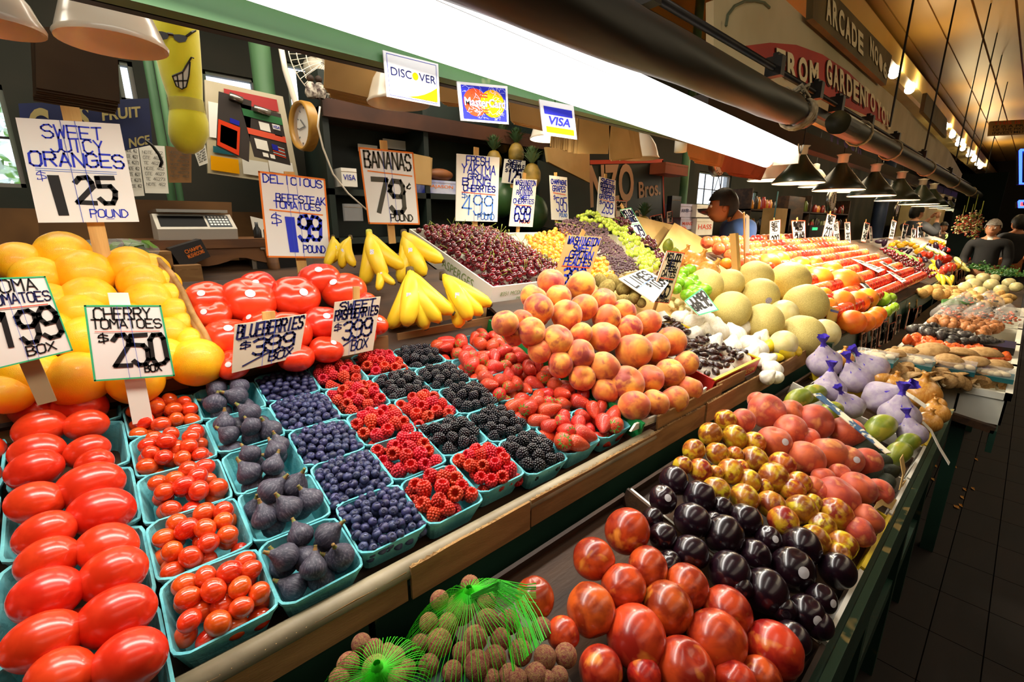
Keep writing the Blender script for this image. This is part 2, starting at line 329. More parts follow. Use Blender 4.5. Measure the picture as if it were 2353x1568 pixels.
# rail of rolled pale paper, cardboard fronts
rail = mat('pale_rail', 'a39478', '86785e', .5, 8, bump=.3)
tag(obj('paper_roll', MB().tube([B(x, -.018, -.028) for x in (-.1, .3, .6, .96)], .016, 10).mesh(smooth=True), None, rail), 'pale rounded rail of rolled paper under the berry baskets', 'rail')
def cardpiece(x0, x1, z0, z1, y, lab, tilt=0):
    r = root('cardboard_strip', ((x0+x1)/2, y, z0), lab, 'cardboard', 'cardboard strips on the bench front'); hw = (x1-x0)/2; h = z1-z0
    mb = MB(); N = 8; vs = []
    for i in range(N+1):
        x = -hw+2*hw*i/N; zt = h+rnd.uniform(-.002, .002)+tilt*x; vs += [(x, 0, 0), (x, 0, zt), (x, .005, zt), (x, .005, 0)]
    fs = [(4*i+j, 4*i+4+j, 4*i+4+(j+1) % 4, 4*i+(j+1) % 4) for i in range(N) for j in range(4)]; mb.add(vs, fs); mb.add([(-hw, 0, 0), (-hw, 0, h), (-hw, .005, h), (-hw, .005, 0)], [(0, 1, 2, 3)])
    obj('face', mb.mesh(), r, cardb)
    e = MB(); k = int(2*hw/.006); pts = [(-hw+2*hw*i/k, .0028+(.0022 if i % 2 else -.0022), h+.0012+tilt*(-hw+2*hw*i/k)) for i in range(k+1)]
    for a, b in zip(pts[:-1], pts[1:]): e.quad((a[0], a[1]-.0008, a[2]), (b[0], b[1]-.0008, b[2]), (b[0], b[1]+.0008, b[2]+.0006), (a[0], a[1]+.0008, a[2]+.0006))
    obj('corrugated_edge', e.mesh(), r, carde)
xa = [hy(px, py, .535).x for px, py in ((300, 1568), (936, 1300), (1218, 1140), (1622, 935), (1850, 835))]
for i, (w) in enumerate(('foremost strip, beside the lychees', 'second strip, below the blueberries and raspberries', 'third strip, below the strawberries', 'fourth strip, below the dates')):
    cardpiece(xa[i]+(.004 if i else 0), xa[i+1]-.002, .995, (1.045, 1.052, 1.052, 1.058)[i], .535-(.003 if i % 2 else 0), 'brown corrugated cardboard, '+w)
cardpiece(.98, 1.34, 1.05, 1.085, .545, 'torn cardboard strip in front of the peach pyramid')
cardpiece(1.32, 1.52, 1.055, 1.09, .55, 'short torn cardboard strip under the date box')
cardpiece(-.9, xa[0]-.004, .995, 1.045, .535, 'brown corrugated cardboard left of the foremost strip')
def cpx(pts, th, lab, m=cardb, nm='cardboard_divider', surf=None):
    o = obj(nm, MB().slab(pts, th).mesh(), None, m); tag(o, lab, 'cardboard'); return o
# cardboard edge between berries and rear tier
cpx([B(-.3, .60, .04), B(.10, .60, .05), B(.10, .59, -.04), B(-.3, .59, -.04)], .006, 'dark cardboard edge between the cherry tomatoes and the oranges')
cpx([B(.115, .60, .035), B(.56, .60, .04), B(.56, .59, -.03), B(.115, .59, -.03)], .006, 'long cardboard edge behind the blueberries and raspberries')
cpx([B(.60, .62, .03), B(.95, .62, .035), B(.95, .61, -.03), B(.60, .61, -.03)], .006, 'cardboard edge behind the strawberries under the bananas')
# ------------------------------------------------------------------ pulp baskets
def rrect(h, r, n=4):
    pts = []
    for cx, cy, a0 in ((h-r, h-r, 0), (-h+r, h-r, PI/2), (-h+r, -h+r, PI), (h-r, -h+r, 1.5*PI)):
        for k in range(n): a = a0+PI/2*k/(n-1); pts.append((cx+r*math.cos(a), cy+r*math.sin(a)))
    return pts
def basket_mesh(h, hgt):
    rings = [(h*.78, -hgt), (h*.96, -.008), (h*1.0, -.004), (h*1.0, .0), (h*.95, .0), (h*.93, -.006), (h*.76, -hgt+.004)]
    mb = MB(); vs = []; n = 16
    for i, (hh, z) in enumerate(rings):
        for j, (x, y) in enumerate(rrect(hh, hh*.28)):
            wv = .0016*math.sin(j*2.1)+.0012*math.sin(j*5.3) if i in (2, 3, 4) else 0
            k2 = 1+(.012*math.sin(j*PI/2*1.0) if i in (0, 1, 5) else 0); vs.append((x*k2, y*k2, z+wv))
    fs = [(i*n+k, i*n+(k+1) % n, (i+1)*n+(k+1) % n, (i+1)*n+k) for i in range(len(rings)-1) for k in range(n)]
    fs.append(tuple(range(n-1, -1, -1))); fs.append(tuple(6*n+k for k in range(n)))
    return mb.add(vs, fs).mesh('basket')
bm_small = basket_mesh(.0575, .052); bm_big = basket_mesh(.073, .07)
# ------------------------------------------------------------------ fruit prototypes (meshes only, unit-sized)
def S(t, p, r=1, sx=1, sy=1, sz=1): return (r*sx*math.sin(t)*math.cos(p), r*sy*math.sin(t)*math.sin(p), r*sz*math.cos(t))
def cleft(p, w=.28): d = (p+PI) % (2*PI)-PI; return math.exp(-(d/w)**2)
def dimple(t, w=.35, d=.16): return d*math.exp(-(t/w)**2)
def fpeach(t, p): return S(t, p, 1-dimple(t, .38, .22)-.055*cleft(p)*math.sin(t)**.6, 1, 1, .93)
def fplum(t, p): return S(t, p, 1-dimple(t, .3, .13)-.05*cleft(p, .22)*math.sin(t), .97, .94, 1.03)
def fnect(t, p): return S(t, p, 1-dimple(t, .3, .16)-.045*cleft(p, .2)*math.sin(t)+.05*math.exp(-((PI-t)/.25)**2), .98, .94, 1.0)
def fbeef(t, p): return S(t, p, 1-dimple(t, .4, .28)-.035*(1-abs(math.cos(2.5*p)))*math.sin(t)*(1+.6*math.cos(t)), 1.03, 1.03, .80)
def froma(t, p): return S(t, p, 1-dimple(t, .25, .05), .72, .72, 1+.02*math.cos(2*p))
def forange(t, p): return S(t, p, 1-dimple(t, .25, .05)+.006*math.sin(5*p)*math.sin(3*t), 1, 1, .96)
def fmelon(t, p): return S(t, p, 1-dimple(t, .2, .05), 1, 1, 1.02)
def flemon(t, p): return S(t, p, .82+.18*abs(math.cos(t))**6, .82, .82, 1.12)
def fapple(t, p): return S(t, p, 1-dimple(t, .45, .3)-.12*math.exp(-((PI-t)/.3)**2)+.02*math.cos(5*p)*(1-math.cos(t))*.5, 1, 1, .88)
def fmango(t, p): x, y, z = S(t, p, 1, .62, .55, 1); return (x+.18*z*z, y, z)
def favo(t, p): return S(t, p, .9-.25*math.cos(t), .75, .75, 1.15)
def fkiwi(t, p): return S(t, p, 1, .82, .82, 1.12)
def fcherry(t, p): return S(t, p, 1-dimple(t, .5, .2), 1.04, .96, .95)
def fpep(t, p): return S(t, p, 1-dimple(t, .4, .3)-.09*abs(math.sin(2*p))*math.sin(t), .85, .85, 1.05)
def fegg(t, p): return S(t, p, .8-.15*math.cos(t), .62, .62, 1.3)
def fmesh(fn, nu, nv, m, mi=None): me = blob(fn, nu, nv).mesh('fruit', True); me.materials.append(m); return me
PR = {}
def proto(name, me, parts=()):
    o = bpy.data.objects.new(name, me); C.objects.link(o); ks = []
    for nm, m2 in parts: c = bpy.data.objects.new(nm, m2); C.objects.link(c); c.parent = o; ks.append(c)
    PR[name] = [o, ks, False]; return name
def put(name, p, s, rot=(0, 0, 0), label=None, cat=None, group=None, nparts=True):
    o, ks, used = PR[name]
    if not used and nparts: PR[name][2] = True; r = o
    else:
        r = o.copy(); C.objects.link(r)
        if nparts:
            for k in ks: c = k.copy(); C.objects.link(c); c.parent = r
    r.location = p; r.scale = (s, s, s) if not hasattr(s, '__len__') else s; r.rotation_euler = rot
    return tag(r, label, cat, group)
def flush():
    for k, (o, ks, used) in PR.items():
        if not used:
            for c in ks: bpy.data.objects.remove(c)
            bpy.data.objects.remove(o)
def rr(k=PI): return (rnd.uniform(-k, k), rnd.uniform(-k, k), rnd.uniform(-PI, PI))
skin = dict(coat=.5)
m_peach = mat('peach_skin', 'f29e3a', 'd4522c', .6, 1.0, .38, .6, c3='a0282c', c3s=1.3, c3lo=.52, c3hi=.68, sheen=.25, var=.06, hue=.01, bump=.05, bscale=60)
m_peach2 = mat('low_peach_skin', 'd4532e', 'a82c28', .5, 1.1, .4, .6, c3='ea9450', c3s=1.1, c3lo=.56, c3hi=.72, sheen=.2, var=.08, hue=.008)
m_nect = mat('nectarine_skin', 'd0361f', '94141a', .26, 1.2, .4, .6, c3='f08c38', c3s=.9, c3lo=.6, c3hi=.72, coat=.25, var=.12, hue=.012, bump=.05, bscale=30)
m_plum = mat('black_plum_skin', '170a14', '220c16', .25, 2, coat=.5, var=.3, bump=.03, bscale=20)
m_pluot = mat('pluot_skin', 'dca42a', 'b8481e', .26, 1.2, .40, .56, c3='8c1c24', c3s=1.5, c3lo=.48, c3hi=.6, coat=.35, var=.1, hue=.03, bump=.06, bscale=50)
m_tom = mat('tomato_skin', 'e6341c', 'd62814', .27, 1.5, coat=.35, var=.08, hue=.003, sss=.1)
m_chtom = mat('cherry_tomato_skin', 'e63a1c', 'd42412', .2, 1.5, coat=.6, var=.12, hue=.010, sss=.1)
m_orange = mat('orange_skin', 'ffb612', 'ffa808', .42, 2, coat=.15, var=.05, hue=.012, bump=.35, bscale=45)
m_tang = mat('tangelo_skin', 'ff8526', 'f5641c', .4, 1.2, var=.06, hue=.015, bump=.3, bscale=40)
m_fig = mat('fig_skin', '343243', '45404f', .5, 2.5, c3='6a6672', c3s=3, c3lo=.5, c3hi=.68, var=.15, bump=.25, bscale=14, stretch=(3, 3, .6))
m_figs = mat('fig_stem', '9a6a3a', '6c7a3a', .8, 5)
m_blue = mat('blueberry_skin', '3a4468', '262b46', .45, 1.6, .4, .6, c3='7c88ac', c3s=1.3, c3lo=.6, c3hi=.75, var=.22, hue=.02)
m_rasp = mat('raspberry_skin', 'dc2438', 'c2142c', .38, 2, var=.14, hue=.01, sss=.15, coat=.15)
m_blk = mat('blackberry_skin', '14101c', '0c0a12', .2, 2, coat=.6, var=.3)
m_straw = mat('strawberry_skin', 'e2261c', 'cf1616', .28, 1.4, coat=.4, var=.1, hue=.008, bump=1.0, bscale=14, c3='f2b070', c3s=13, c3lo=.64, c3hi=.70)
m_leaf = mat('green_leaf', '7fae3c', '4f8a2c', .6, 5, var=.15)
m_stem = mat('green_stem', 'a8b44a', '87962e', .6, 5, var=.1)
m_cherry = mat('dark_cherry_skin', '4c0812', '8a1020', .14, 1.1, .45, .65, coat=.7, var=.35)
m_rain = mat('rainier_cherry_skin', 'ffb840', 'ee5c28', .2, 1.1, .44, .62, coat=.5, var=.06, hue=.02)
m_gg = mat('green_grape_skin', 'cfd850', 'b8cc3c', .18, 1.5, coat=.4, var=.06, hue=.01, sss=.2)
m_rg = mat('red_grape_skin', '6a2430', '4c1a28', .25, 1.5, coat=.4, var=.2)
m_cg = mat('champagne_grape_skin', '6d4a50', '4c323c', .35, 3, coat=.2, var=.15)
m_melon = mat('melon_rind', 'e2cf7c', 'cdb866', .6, 30, .44, .56, bump=.9, bscale=28, var=.05)
m_hon = mat('pale_melon_rind', 'e9dca0', 'dfcf8a', .45, 2, var=.03)
m_lime = mat('lime_skin', '8cc41e', '6fae14', .32, 2, coat=.3, var=.1, bump=.2, bscale=40)
m_lemon = mat('lemon_skin', 'ffdf2c', 'f5cf18', .36, 2, coat=.2, var=.04, bump=.3, bscale=40)
m_kiwi = mat('kiwi_skin', 'a08a44', '83702f', .85, 4, var=.1, bump=.6, bscale=60)
m_garlic = mat('garlic_skin', 'fbf6e6', 'efe6cf', .5, 3, var=.05, bump=.3, bscale=12, stretch=(3, 3, .5))
m_net = mat('netted_garlic_skin', 'c9bccb', 'b6a4c2', .5, 3, var=.05, bump=.9, bscale=60)
m_purp = mat('purple_net', '4a2cc4', '5c46d6', .5, 8, bump=.8, bscale=50)
m_onion = mat('onion_skin', 'e0a650', 'cf8a36', .35, 3, var=.07, stretch=(3, 3, .5), coat=.2)
m_pot = mat('potato_skin', 'd9b06a', 'c59850', .7, 4, var=.12)
m_mango = mat('mango_skin', '9aa02c', '76882a', .4, 1.2, .4, .6, c3='b8a83c', c3s=1.5, var=.1, coat=.2, bump=.1)
m_avo = mat('avocado_skin', '23301a', '172212', .5, 4, bump=.8, bscale=25, var=.15)
m_lych = mat('lychee_skin', 'a67a48', '8f5640', .75, 6, .4, .6, c3='8a3a34', c3s=3, c3lo=.5, c3hi=.65, var=.14, bump=.9, bscale=16)
m_date = mat('date_skin', '3a1a10', '200d08', .25, 3, bump=.9, bscale=5, coat=.3, var=.4)
m_apple = mat('red_apple_skin', 'dc3a34', 'c01f24', .25, 1.2, .4, .6, c3='f0a050', c3s=1.2, c3lo=.6, c3hi=.72, coat=.4, var=.1, hue=.01)
m_papple = mat('pink_apple_skin', 'ee7448', 'e04a38', .28, 1.2, coat=.3, var=.08, hue=.012)
m_gapple = mat('green_apple_skin', 'a8cc3c', '8cba2c', .25, 1.2, coat=.4, var=.05)
m_mush = mat('mushroom_cap', 'bd9760', 'a37c48', .75, 4, var=.15, bump=.2, bscale=20); m_mushs = mat('mushroom_stem', 'e6d6b4', 'd3be94', .8, 3)
m_ban = mat('banana_peel', 'f5d62e', 'edc624', .42, 1.5, c3='d8c84a', c3s=2, c3lo=.6, c3hi=.75, var=.03)
m_bt = mat('banana_tip', '5c4a28', '3c2c18', .8, 6); m_bg = mat('banana_neck', 'c8c83c', 'b8bc3a', .5, 3)
stick_m = mat('sticker', 'f2f0ea', 'b9b4c4', .4, 500, .48, .52)
def sticker(r=.17, h=1.0, ang=.5, az=.3, sq=(1, 1, 1)):
    d = V((math.sin(ang)*math.cos(az), math.sin(ang)*math.sin(az), math.cos(ang))); a = d.orthogonal().normalized(); b = d.cross(a); vs = []; fs = []
    for j in range(3):
        for k in range(14):
            q = (d+a*math.cos(k*PI/7)*r*j/2+b*math.sin(k*PI/7)*r*j/2).normalized()*h*1.012; vs.append((q.x*sq[0], q.y*sq[1], q.z*sq[2]))
    for j in range(2):
        for k in range(14): fs.append((j*14+k, j*14+(k+1) % 14, j*14+14+(k+1) % 14, j*14+14+k))
    me = MB().add(vs, fs).mesh('sticker', True); me.materials.append(stick_m); return me
def calyx(n=6, r=.5, z=.9, up=.1):
    mb = MB()
    for k in range(n):
        a = 2*PI*k/n; c, s = math.cos(a), math.sin(a)
        mb.add([(0, 0, z), (r*.5*math.cos(a-.35), r*.5*math.sin(a-.35), z+up), (r*c, r*s, z+up*.3), (r*.5*math.cos(a+.35), r*.5*math.sin(a+.35), z+up)], [(0, 1, 2, 3)])
    return mb
def gridlab(pts, base, r):
    rows = sorted(range(len(pts)), key=lambda i: pts[i][1]); k = max(1, int(len(pts)**.5)); out = {}
    for a in range(0, len(rows), k):
        for j, i in enumerate(sorted(rows[a:a+k], key=lambda i: pts[i][0])): out[i] = '%s, %s from left in %s row from front' % (base, nth(j+1), nth(a//k+1))
    return out
proto('peach', fmesh(fpeach, 28, 18, m_peach)); proto('soft_peach', fmesh(fpeach, 24, 16, m_peach2))
proto('stickered_peach', fmesh(fpeach, 24, 16, m_peach2), [('sticker', sticker(.22, 1.0, 1.0, -2.2, (1, 1, .93)))])
proto('nectarine', fmesh(fnect, 30, 20, m_nect)); proto('black_plum', fmesh(fplum, 26, 18, m_plum))
proto('stickered_plum', fmesh(fplum, 26, 18, m_plum), [('sticker', sticker(.26, 1.0, .95, -2.2, (.97, .94, 1.03)))])
proto('pluot', fmesh(fplum, 22, 16, m_pluot)); proto('beefsteak_tomato', fmesh(fbeef, 40, 16, m_tom), [('sticker', sticker(.17, 1.03, .62, -2.2, (1.0, 1.0, .80)))])
proto('roma_tomato', fmesh(froma, 24, 18, m_tom)); proto('cherry_tomato', fmesh(lambda t, p: S(t, p, 1-dimple(t, .2, .04), .95, .95, 1.08), 18, 12, m_chtom))
proto('orange', fmesh(forange, 26, 18, m_orange)); proto('tangelo', fmesh(forange, 26, 18, m_tang))
proto('melon', fmesh(fmelon, 28, 20, m_melon)); proto('pale_melon', fmesh(fmelon, 28, 20, m_hon))
proto('stickered_melon', fmesh(fmelon, 28, 20, m_melon), [('sticker', sticker(.18, 1, 1.5, -2.2))])
PR['stickered_melon'][1][0].data.materials.clear(); PR['stickered_melon'][1][0].data.materials.append(mat('purple_sticker', '3c2a6c', 'd8d0e4', .4, 120, .5, .52))
proto('lemon', fmesh(flemon, 20, 14, m_lemon)); proto('lime', fmesh(lambda t, p: S(t, p, 1, .93, .93, 1.06), 18, 12, m_lime)); proto('kiwi', fmesh(fkiwi, 18, 12, m_kiwi))
proto('mango', fmesh(fmango, 24, 16, m_mango)); proto('avocado', fmesh(favo, 20, 14, m_avo)); proto('potato', fmesh(lambda t, p: S(t, p, 1+.05*math.sin(3*p+2*t), .8, .75, 1.15), 14, 10, m_pot))
proto('apple', fmesh(fapple, 18, 12, m_apple)); proto('pink_apple', fmesh(fapple, 18, 12, m_papple)); proto('green_apple', fmesh(fapple, 20, 14, m_gapple))
def gar(t, p): return S(t, p, 1-.09*abs(math.cos(3.5*p))*math.sin(t)+.55*math.exp(-(t/.33)**2), 1, 1, .88)
proto('garlic_bulb', fmesh(gar, 28, 16, m_garlic))
def gnet():
    nm = fmesh(gar, 28, 16, m_net); mb = MB(); mb.lathe([(.5, .72), (.30, .95), (.15, 1.3), (.10, 1.5), (.22, 1.75), (.30, 1.95)], 12, fn=lambda t, z: 1+.25*math.sin(5*t)); me = mb.mesh('net', True); me.materials.append(m_purp); return nm, me
a_, b_ = gnet(); proto('netted_garlic', a_, [('net_neck', b_)])
def onion_neck(): me = MB().lathe([(.32, .78), (.15, .98), (.12, 1.18), (.2, 1.3), (.05, 1.36)], 10, fn=lambda t, z: 1+.25*math.sin(4*t)).mesh('neck', True); me.materials.append(m_onion); return me
proto('yellow_onion', fmesh(lambda t, p: S(t, p, 1, 1, 1, .86), 22, 14, m_onion), [('neck', onion_neck())])
def stemm(r, L, bend, m=m_stem, z=.78): me = MB().tube([(0, 0, z), (bend*.25, 0, z+L*.35), (bend*.6, .1, z+L*.7), (bend, .15, z+L)], [r*1.3, r, r, r*1.8], 5).mesh('stem', True); me.materials.append(m); return me
proto('cherry', fmesh(fcherry, 16, 10, m_cherry), [('stem', stemm(.07, 2.4, 1.4))]); proto('plain_cherry', fmesh(fcherry, 16, 10, m_cherry)); proto('rainier_cherry', fmesh(fcherry, 14, 10, m_rain))
proto('fig', (lambda me: (me.materials.append(m_fig), me)[1])(MB().lathe([(.02, -.8), (.35, -.76), (.7, -.55), (.88, -.2), (.86, .1), (.66, .42), (.40, .68), (.25, .88), (.17, 1.02), (.01, 1.04)], 18, fn=lambda t, z: 1+.015*math.sin(9*t)).mesh('fig', True)), [('stem', (lambda me: (me.materials.append(m_figs), me)[1])(MB().lathe([(.16, 1.0), (.13, 1.15), (.10, 1.3), (.12, 1.36), (.01, 1.37)], 8).mesh('stem', True)))])
def blueb():
    mb = blob(lambda t, p: S(t, p, 1-dimple(t, .42, .16), 1, 1, .9), 14, 9)
    mb.lathe([(.30, .74), (.40, .90), (.33, .84), (.24, .74)], 10, fn=lambda t, z: 1+.12*math.sin(5*t)); return mb.mesh('berry', True, [m_blue])
proto('blueberry', blueb())
def drupe(m, hollow, rows, rad):
    mb = MB()
    for i, (z, R, k) in enumerate(rows):
        for j in range(k):
            a = 2*PI*(j+.5*(i % 2))/k; mb.ico((R*math.cos(a), R*math.sin(a), z), rad, 1)
    if not hollow: mb.ico((0, 0, .0), .8, 1, 0, (.75, .75, 1))
    else: mb.lathe([(.62, .85), (.60, .2), (.35, -.35), (.05, -.5)], 10); mb.lathe([(.42, .95), (.34, .4), (.1, -.1), (.01, -.1)], 10)
    return mb.mesh('berry', True, [m])
rows_r = [(.82, .62, 11), (.55, .76, 12), (.22, .80, 12), (-.12, .74, 11), (-.45, .58, 9), (-.72, .36, 6), (-.9, .08, 1)]
proto('raspberry', drupe(m_rasp, True, rows_r, .245)); proto('blackberry', drupe(m_blk, False, [(.85, .3, 5)]+[(z*.95, R, k) for z, R, k in rows_r], .25))
def straw():
    return fmesh(lambda t, p: S(t, p, 1, .72*(1+.42*math.cos(t)), .66*(1+.42*math.cos(t)), 1.08+.12*(math.cos(t) < 0)), 20, 14, m_straw)
cx = calyx(9, .62, .86, .16).mesh('calyx'); cx.materials.append(m_leaf); proto('strawberry', straw(), [('calyx', cx)]); proto('plain_strawberry', straw())
proto('green_grape', fmesh(lambda t, p: S(t, p, 1, .9, .9, 1.1), 14, 10, m_gg)); proto('red_grape', fmesh(lambda t, p: S(t, p, 1, .92, .92, 1.08), 12, 9, m_rg))
proto('date', fmesh(lambda t, p: S(t, p, 1+.07*math.sin(6*p)*math.sin(t)+.04*math.sin(5*t+p), .55, .55, 1), 16, 10, m_date))
def lyc(): return fmesh(lambda t, p: S(t, p, 1+.028*math.sin(14*p)*math.sin(t)*math.sin(12*t), 1, .98, 1), 30, 22, m_lych)
proto('lychee', lyc())
def mush(): mb = MB().lathe([(.01, .42), (.35, .40), (.72, .25), (.98, .0), (1.0, -.1), (.8, -.08), (.25, -.12)], 16); me = mb.mesh('cap', True, [m_mush]); return me
sm = MB().lathe([(.2, -.1), (.17, -.5), (.2, -.9), (.01, -.92)], 8).mesh('stem', True, [m_mushs]); proto('mushroom', mush(), [('stem', sm)]); proto('portobello', mush(), [])
# ------------------------------------------------------------------ pile placers
def rowlabels(L, base, nrow):
    idx = sorted(range(len(L)), key=lambda i: L[i][1]); k = math.ceil(len(L)/nrow); out = {}
    for r in range(nrow):
        ch = sorted(idx[r*k:(r+1)*k], key=lambda i: L[i][0])
        for j, i in enumerate(ch): out[i] = '%s, %s from left, %s row down' % (base, nth(j+1), nth(r+1))
    return out
def pile(names, L, a, b, base, cat, group, nrow=4, rot=None, lift=0, rs=1.0):
    lab = rowlabels(L, base, nrow); names = [names] if isinstance(names, str) else names
    for i, t in enumerate(L):
        x, y, r = t[:3]; nm = t[3] if len(t) > 3 else names[i % len(names)]
        p = pl(x, y, a, b, lift); s = r*depth(p)/FPX*rs
        ro = rot() if rot else rr()
        if nm.startswith('stickered'): ro = (rnd.uniform(-.25, .25), rnd.uniform(-.25, .25), rnd.uniform(-.3, .3))
        put(nm, p, s, ro, lab[i], cat, group)
def face(p, tx=0, ty=0):                # euler that turns local +z from up towards the camera by a random amount
    d = (CP-p).normalized(); v = (V((0, 0, 1))*rnd.uniform(.3, 1)+d*rnd.uniform(.0, .8)+V((rnd.uniform(-1, 1), rnd.uniform(-1, 1), rnd.uniform(-.4, .4)))*.8).normalized()
    q = V((0, 0, 1)).rotation_difference(v) @ Quaternion((0, 0, 1), rnd.uniform(-PI, PI)); return q.to_euler()
def region(q, a, b, nx, ny, jit=.3, lift=0):   # world points on a tilted surface inside four pixel corners TL TR BR BL
    c = [pl(x, y, a, b, lift) for x, y in q]; out = []
    for j in range(ny):
        for i in range(nx):
            u = (i+.5+rnd.uniform(-jit, jit)+(.5 if j % 2 else 0)-.25)/nx; v = (j+.5+rnd.uniform(-jit, jit))/ny
            out.append(c[0].lerp(c[1], u).lerp(c[3].lerp(c[2], u), v))
    return out
def heap(kx, n, h, r, lay=2, w0=-.012):  # points of a heap inside a basket, local coordinates (x, y, z)
    pts = []
    for L in range(lay):
        tries = 0; cur = []; want = n if L == lay-1 else int(n*.8)
        lim = h-r*1.12
        while len(cur) < want and tries < want*40:
            tries += 1; x, y = rnd.uniform(-lim, lim), rnd.uniform(-lim, lim); dome = 1-.5*((x/lim)**2+(y/lim)**2)
            z = w0+(L-lay+1)*r*1.5+dome*r*kx
            if all((x-a)**2+(y-b)**2+(z-c)**2 > (r*1.72)**2 for a, b, c in cur): cur.append((x, y, z))
        pts.append(cur)
    return pts
# ------------------------------------------------------------------ berry baskets and what lies in them
rB = (TB, 0, 0)
fromfront = ['foremost', 'second', 'middle', 'fourth', 'rearmost']
bask = obj('pulp_basket', bm_small, None, pulp)
bfirst = [True]
def basket(me, u, v, lab, w=0, rz=0, big=False):
    if bfirst[0]: o = bask; bfirst[0] = False
    else: o = bask.copy(); C.objects.link(o)
    o.data = me; o.location = B(u, v, w); o.rotation_euler = (Matrix.Rotation(TB, 3, 'X') @ Matrix.Rotation(rz, 3, 'Z')).to_euler()
    return tag(o, lab, 'basket', 'blue pulp berry baskets')
if not bm_big.materials: bm_big.materials.append(pulp)
cols = ['cherry tomatoes', 'figs', 'blueberries', 'raspberries', None, None, 'strawberries', 'strawberries']
c5 = ['raspberries', 'blackberries', 'raspberries', 'blackberries', 'raspberries']  # front to back
c6 = ['blackberries', 'blackberries', 'blackberries', 'blackberries', 'blackberries']
U0, PW, PV = -.012, .115, .1145
def fillbasket(kind, u, v, k, tagk):
    def P(x, y, z): return B(u+x, v+y, z)
    def lay(L, fn, base, cat, grp):
        for li, c in enumerate(L):
            top = li == len(L)-1; gl0 = gridlab(c, base, 0) if top else None
            for i, (x, y, z) in enumerate(c): fn(P(x, y, z), gl0[i] if top else base.replace(' in the', ' under the top layer in the'), cat, grp)
    if kind == 'cherry tomatoes':
        lay(heap(1.4, 22, .0575, .0140, 2, -.006), lambda p, l, c, g: put('cherry_tomato', p, rnd.uniform(.0132, .0155), rr(), l, c, g), 'cherry tomato in the %s tomato basket' % tagk, 'tomato', 'cherry tomatoes in the %s basket' % tagk)
    elif kind == 'figs':
        def fg(p, l, c, g):
            q = V((0, 0, 1)).rotation_difference(V((rnd.uniform(-.9, .5), rnd.uniform(-.2, 1.0), rnd.uniform(.25, .9))).normalized()) @ Quaternion((0, 0, 1), rnd.uniform(0, 6)); put('fig', p, rnd.uniform(.0205, .0245), q.to_euler(), l, c, g)
        lay([heap(1.0, 9, .0575, .0195, 1, -.022)[0], heap(1.0, 9, .0575, .0195, 1, .004)[0]], fg, 'dusky purple fig in the %s fig basket' % tagk, 'fig', 'figs in the %s fig basket' % tagk)
    elif kind == 'blueberries':
        L = heap(2.2, 62, .0585, .0074, 3, -.006)
        if k < 4:
            lay([L[2]], lambda p, l, c, g: put('blueberry', p, rnd.uniform(.0070, .0088), face(p), l, c, g), 'blueberry in the %s blueberry basket' % tagk, 'blueberry', 'blueberries in the %s basket' % tagk); lo = L[0]+L[1]
        else: lo = L[0]+L[1]+L[2]
        mb = MB()
        for x, y, z in lo: mb.ico(P(x, y, z)-P(0, 0, 0), rnd.uniform(.0070, .0086), 2, 0, (1, 1, .9))
        o = obj('blueberries', mb.mesh('blueberries', True), None, m_blue, 'mass of blueberries under the top layer of the %s blueberry basket' % tagk if k < 4 else 'mass of blueberries filling the rearmost blueberry basket', 'blueberries', kind='stuff'); o.location = P(0, 0, 0)
    elif kind == 'raspberries':
        lay(heap(1.7, 17, .0585, .0125, 2, -.008), lambda p, l, c, g: put('raspberry', p, rnd.uniform(.0122, .0145), face(p), l, c, g), 'raspberry in the %s' % tagk, 'raspberry', 'raspberries in the %s' % tagk)
    elif kind == 'blackberries':
        lay(heap(1.7, 18, .0585, .0120, 2, -.008), lambda p, l, c, g: put('blackberry', p, rnd.uniform(.0118, .0140), rr(), l, c, g), 'blackberry in the %s' % tagk, 'blackberry', 'blackberries in the %s' % tagk)
    elif kind == 'strawberries':
        def sg(p, l, c, g):
            q = V((0, 0, 1)).rotation_difference(V((rnd.uniform(-1, .6), rnd.uniform(-.8, .8), rnd.uniform(-.3, .5))).normalized()) @ Quaternion((0, 0, 1), rnd.uniform(0, 6)); put(rnd.choice(('strawberry', 'plain_strawberry')), p, rnd.uniform(.021, .029), q.to_euler(), l, c, g)
        lay(heap(1.0, 10, .064, .0185, 2, -.002), sg, 'strawberry in the %s' % tagk, 'strawberry', 'strawberries in the %s' % tagk)
for ci in range(8):
    for k in range(5):
        kind = cols[ci] or (c5 if ci == 4 else c6)[k]; u = U0+PW*(ci+.5)+rnd.uniform(-.0015, .0015); v = PV*(k+.5)+rnd.uniform(-.003, .003)+(.012 if ci in (2, 3) else 0)
        if ci == 4: v += .022
        if ci >= 5: v += .012
        side = {0: '', 1: '', 2: '', 3: 'in the column beside the blueberries', 4: 'in the mixed column of red and black berries', 5: 'in the column beside the strawberries', 6: 'in the inner strawberry column', 7: 'in the outer strawberry column by the green divider'}[ci]
        basket(bm_small, u, v, ('blue pulp basket of %s, %s one %s' % (kind, fromfront[k], side)).strip(), w=rnd.uniform(-.002, .001), rz=rnd.uniform(-.02, .02))
        tk = fromfront[k] if ci < 3 else '%s %s basket' % (fromfront[k], {3: 'raspberry column', 4: 'mixed column', 5: 'blackberry column', 6: 'inner strawberry', 7: 'outer strawberry'}[ci])
        fillbasket(kind, u, v, k, tk)
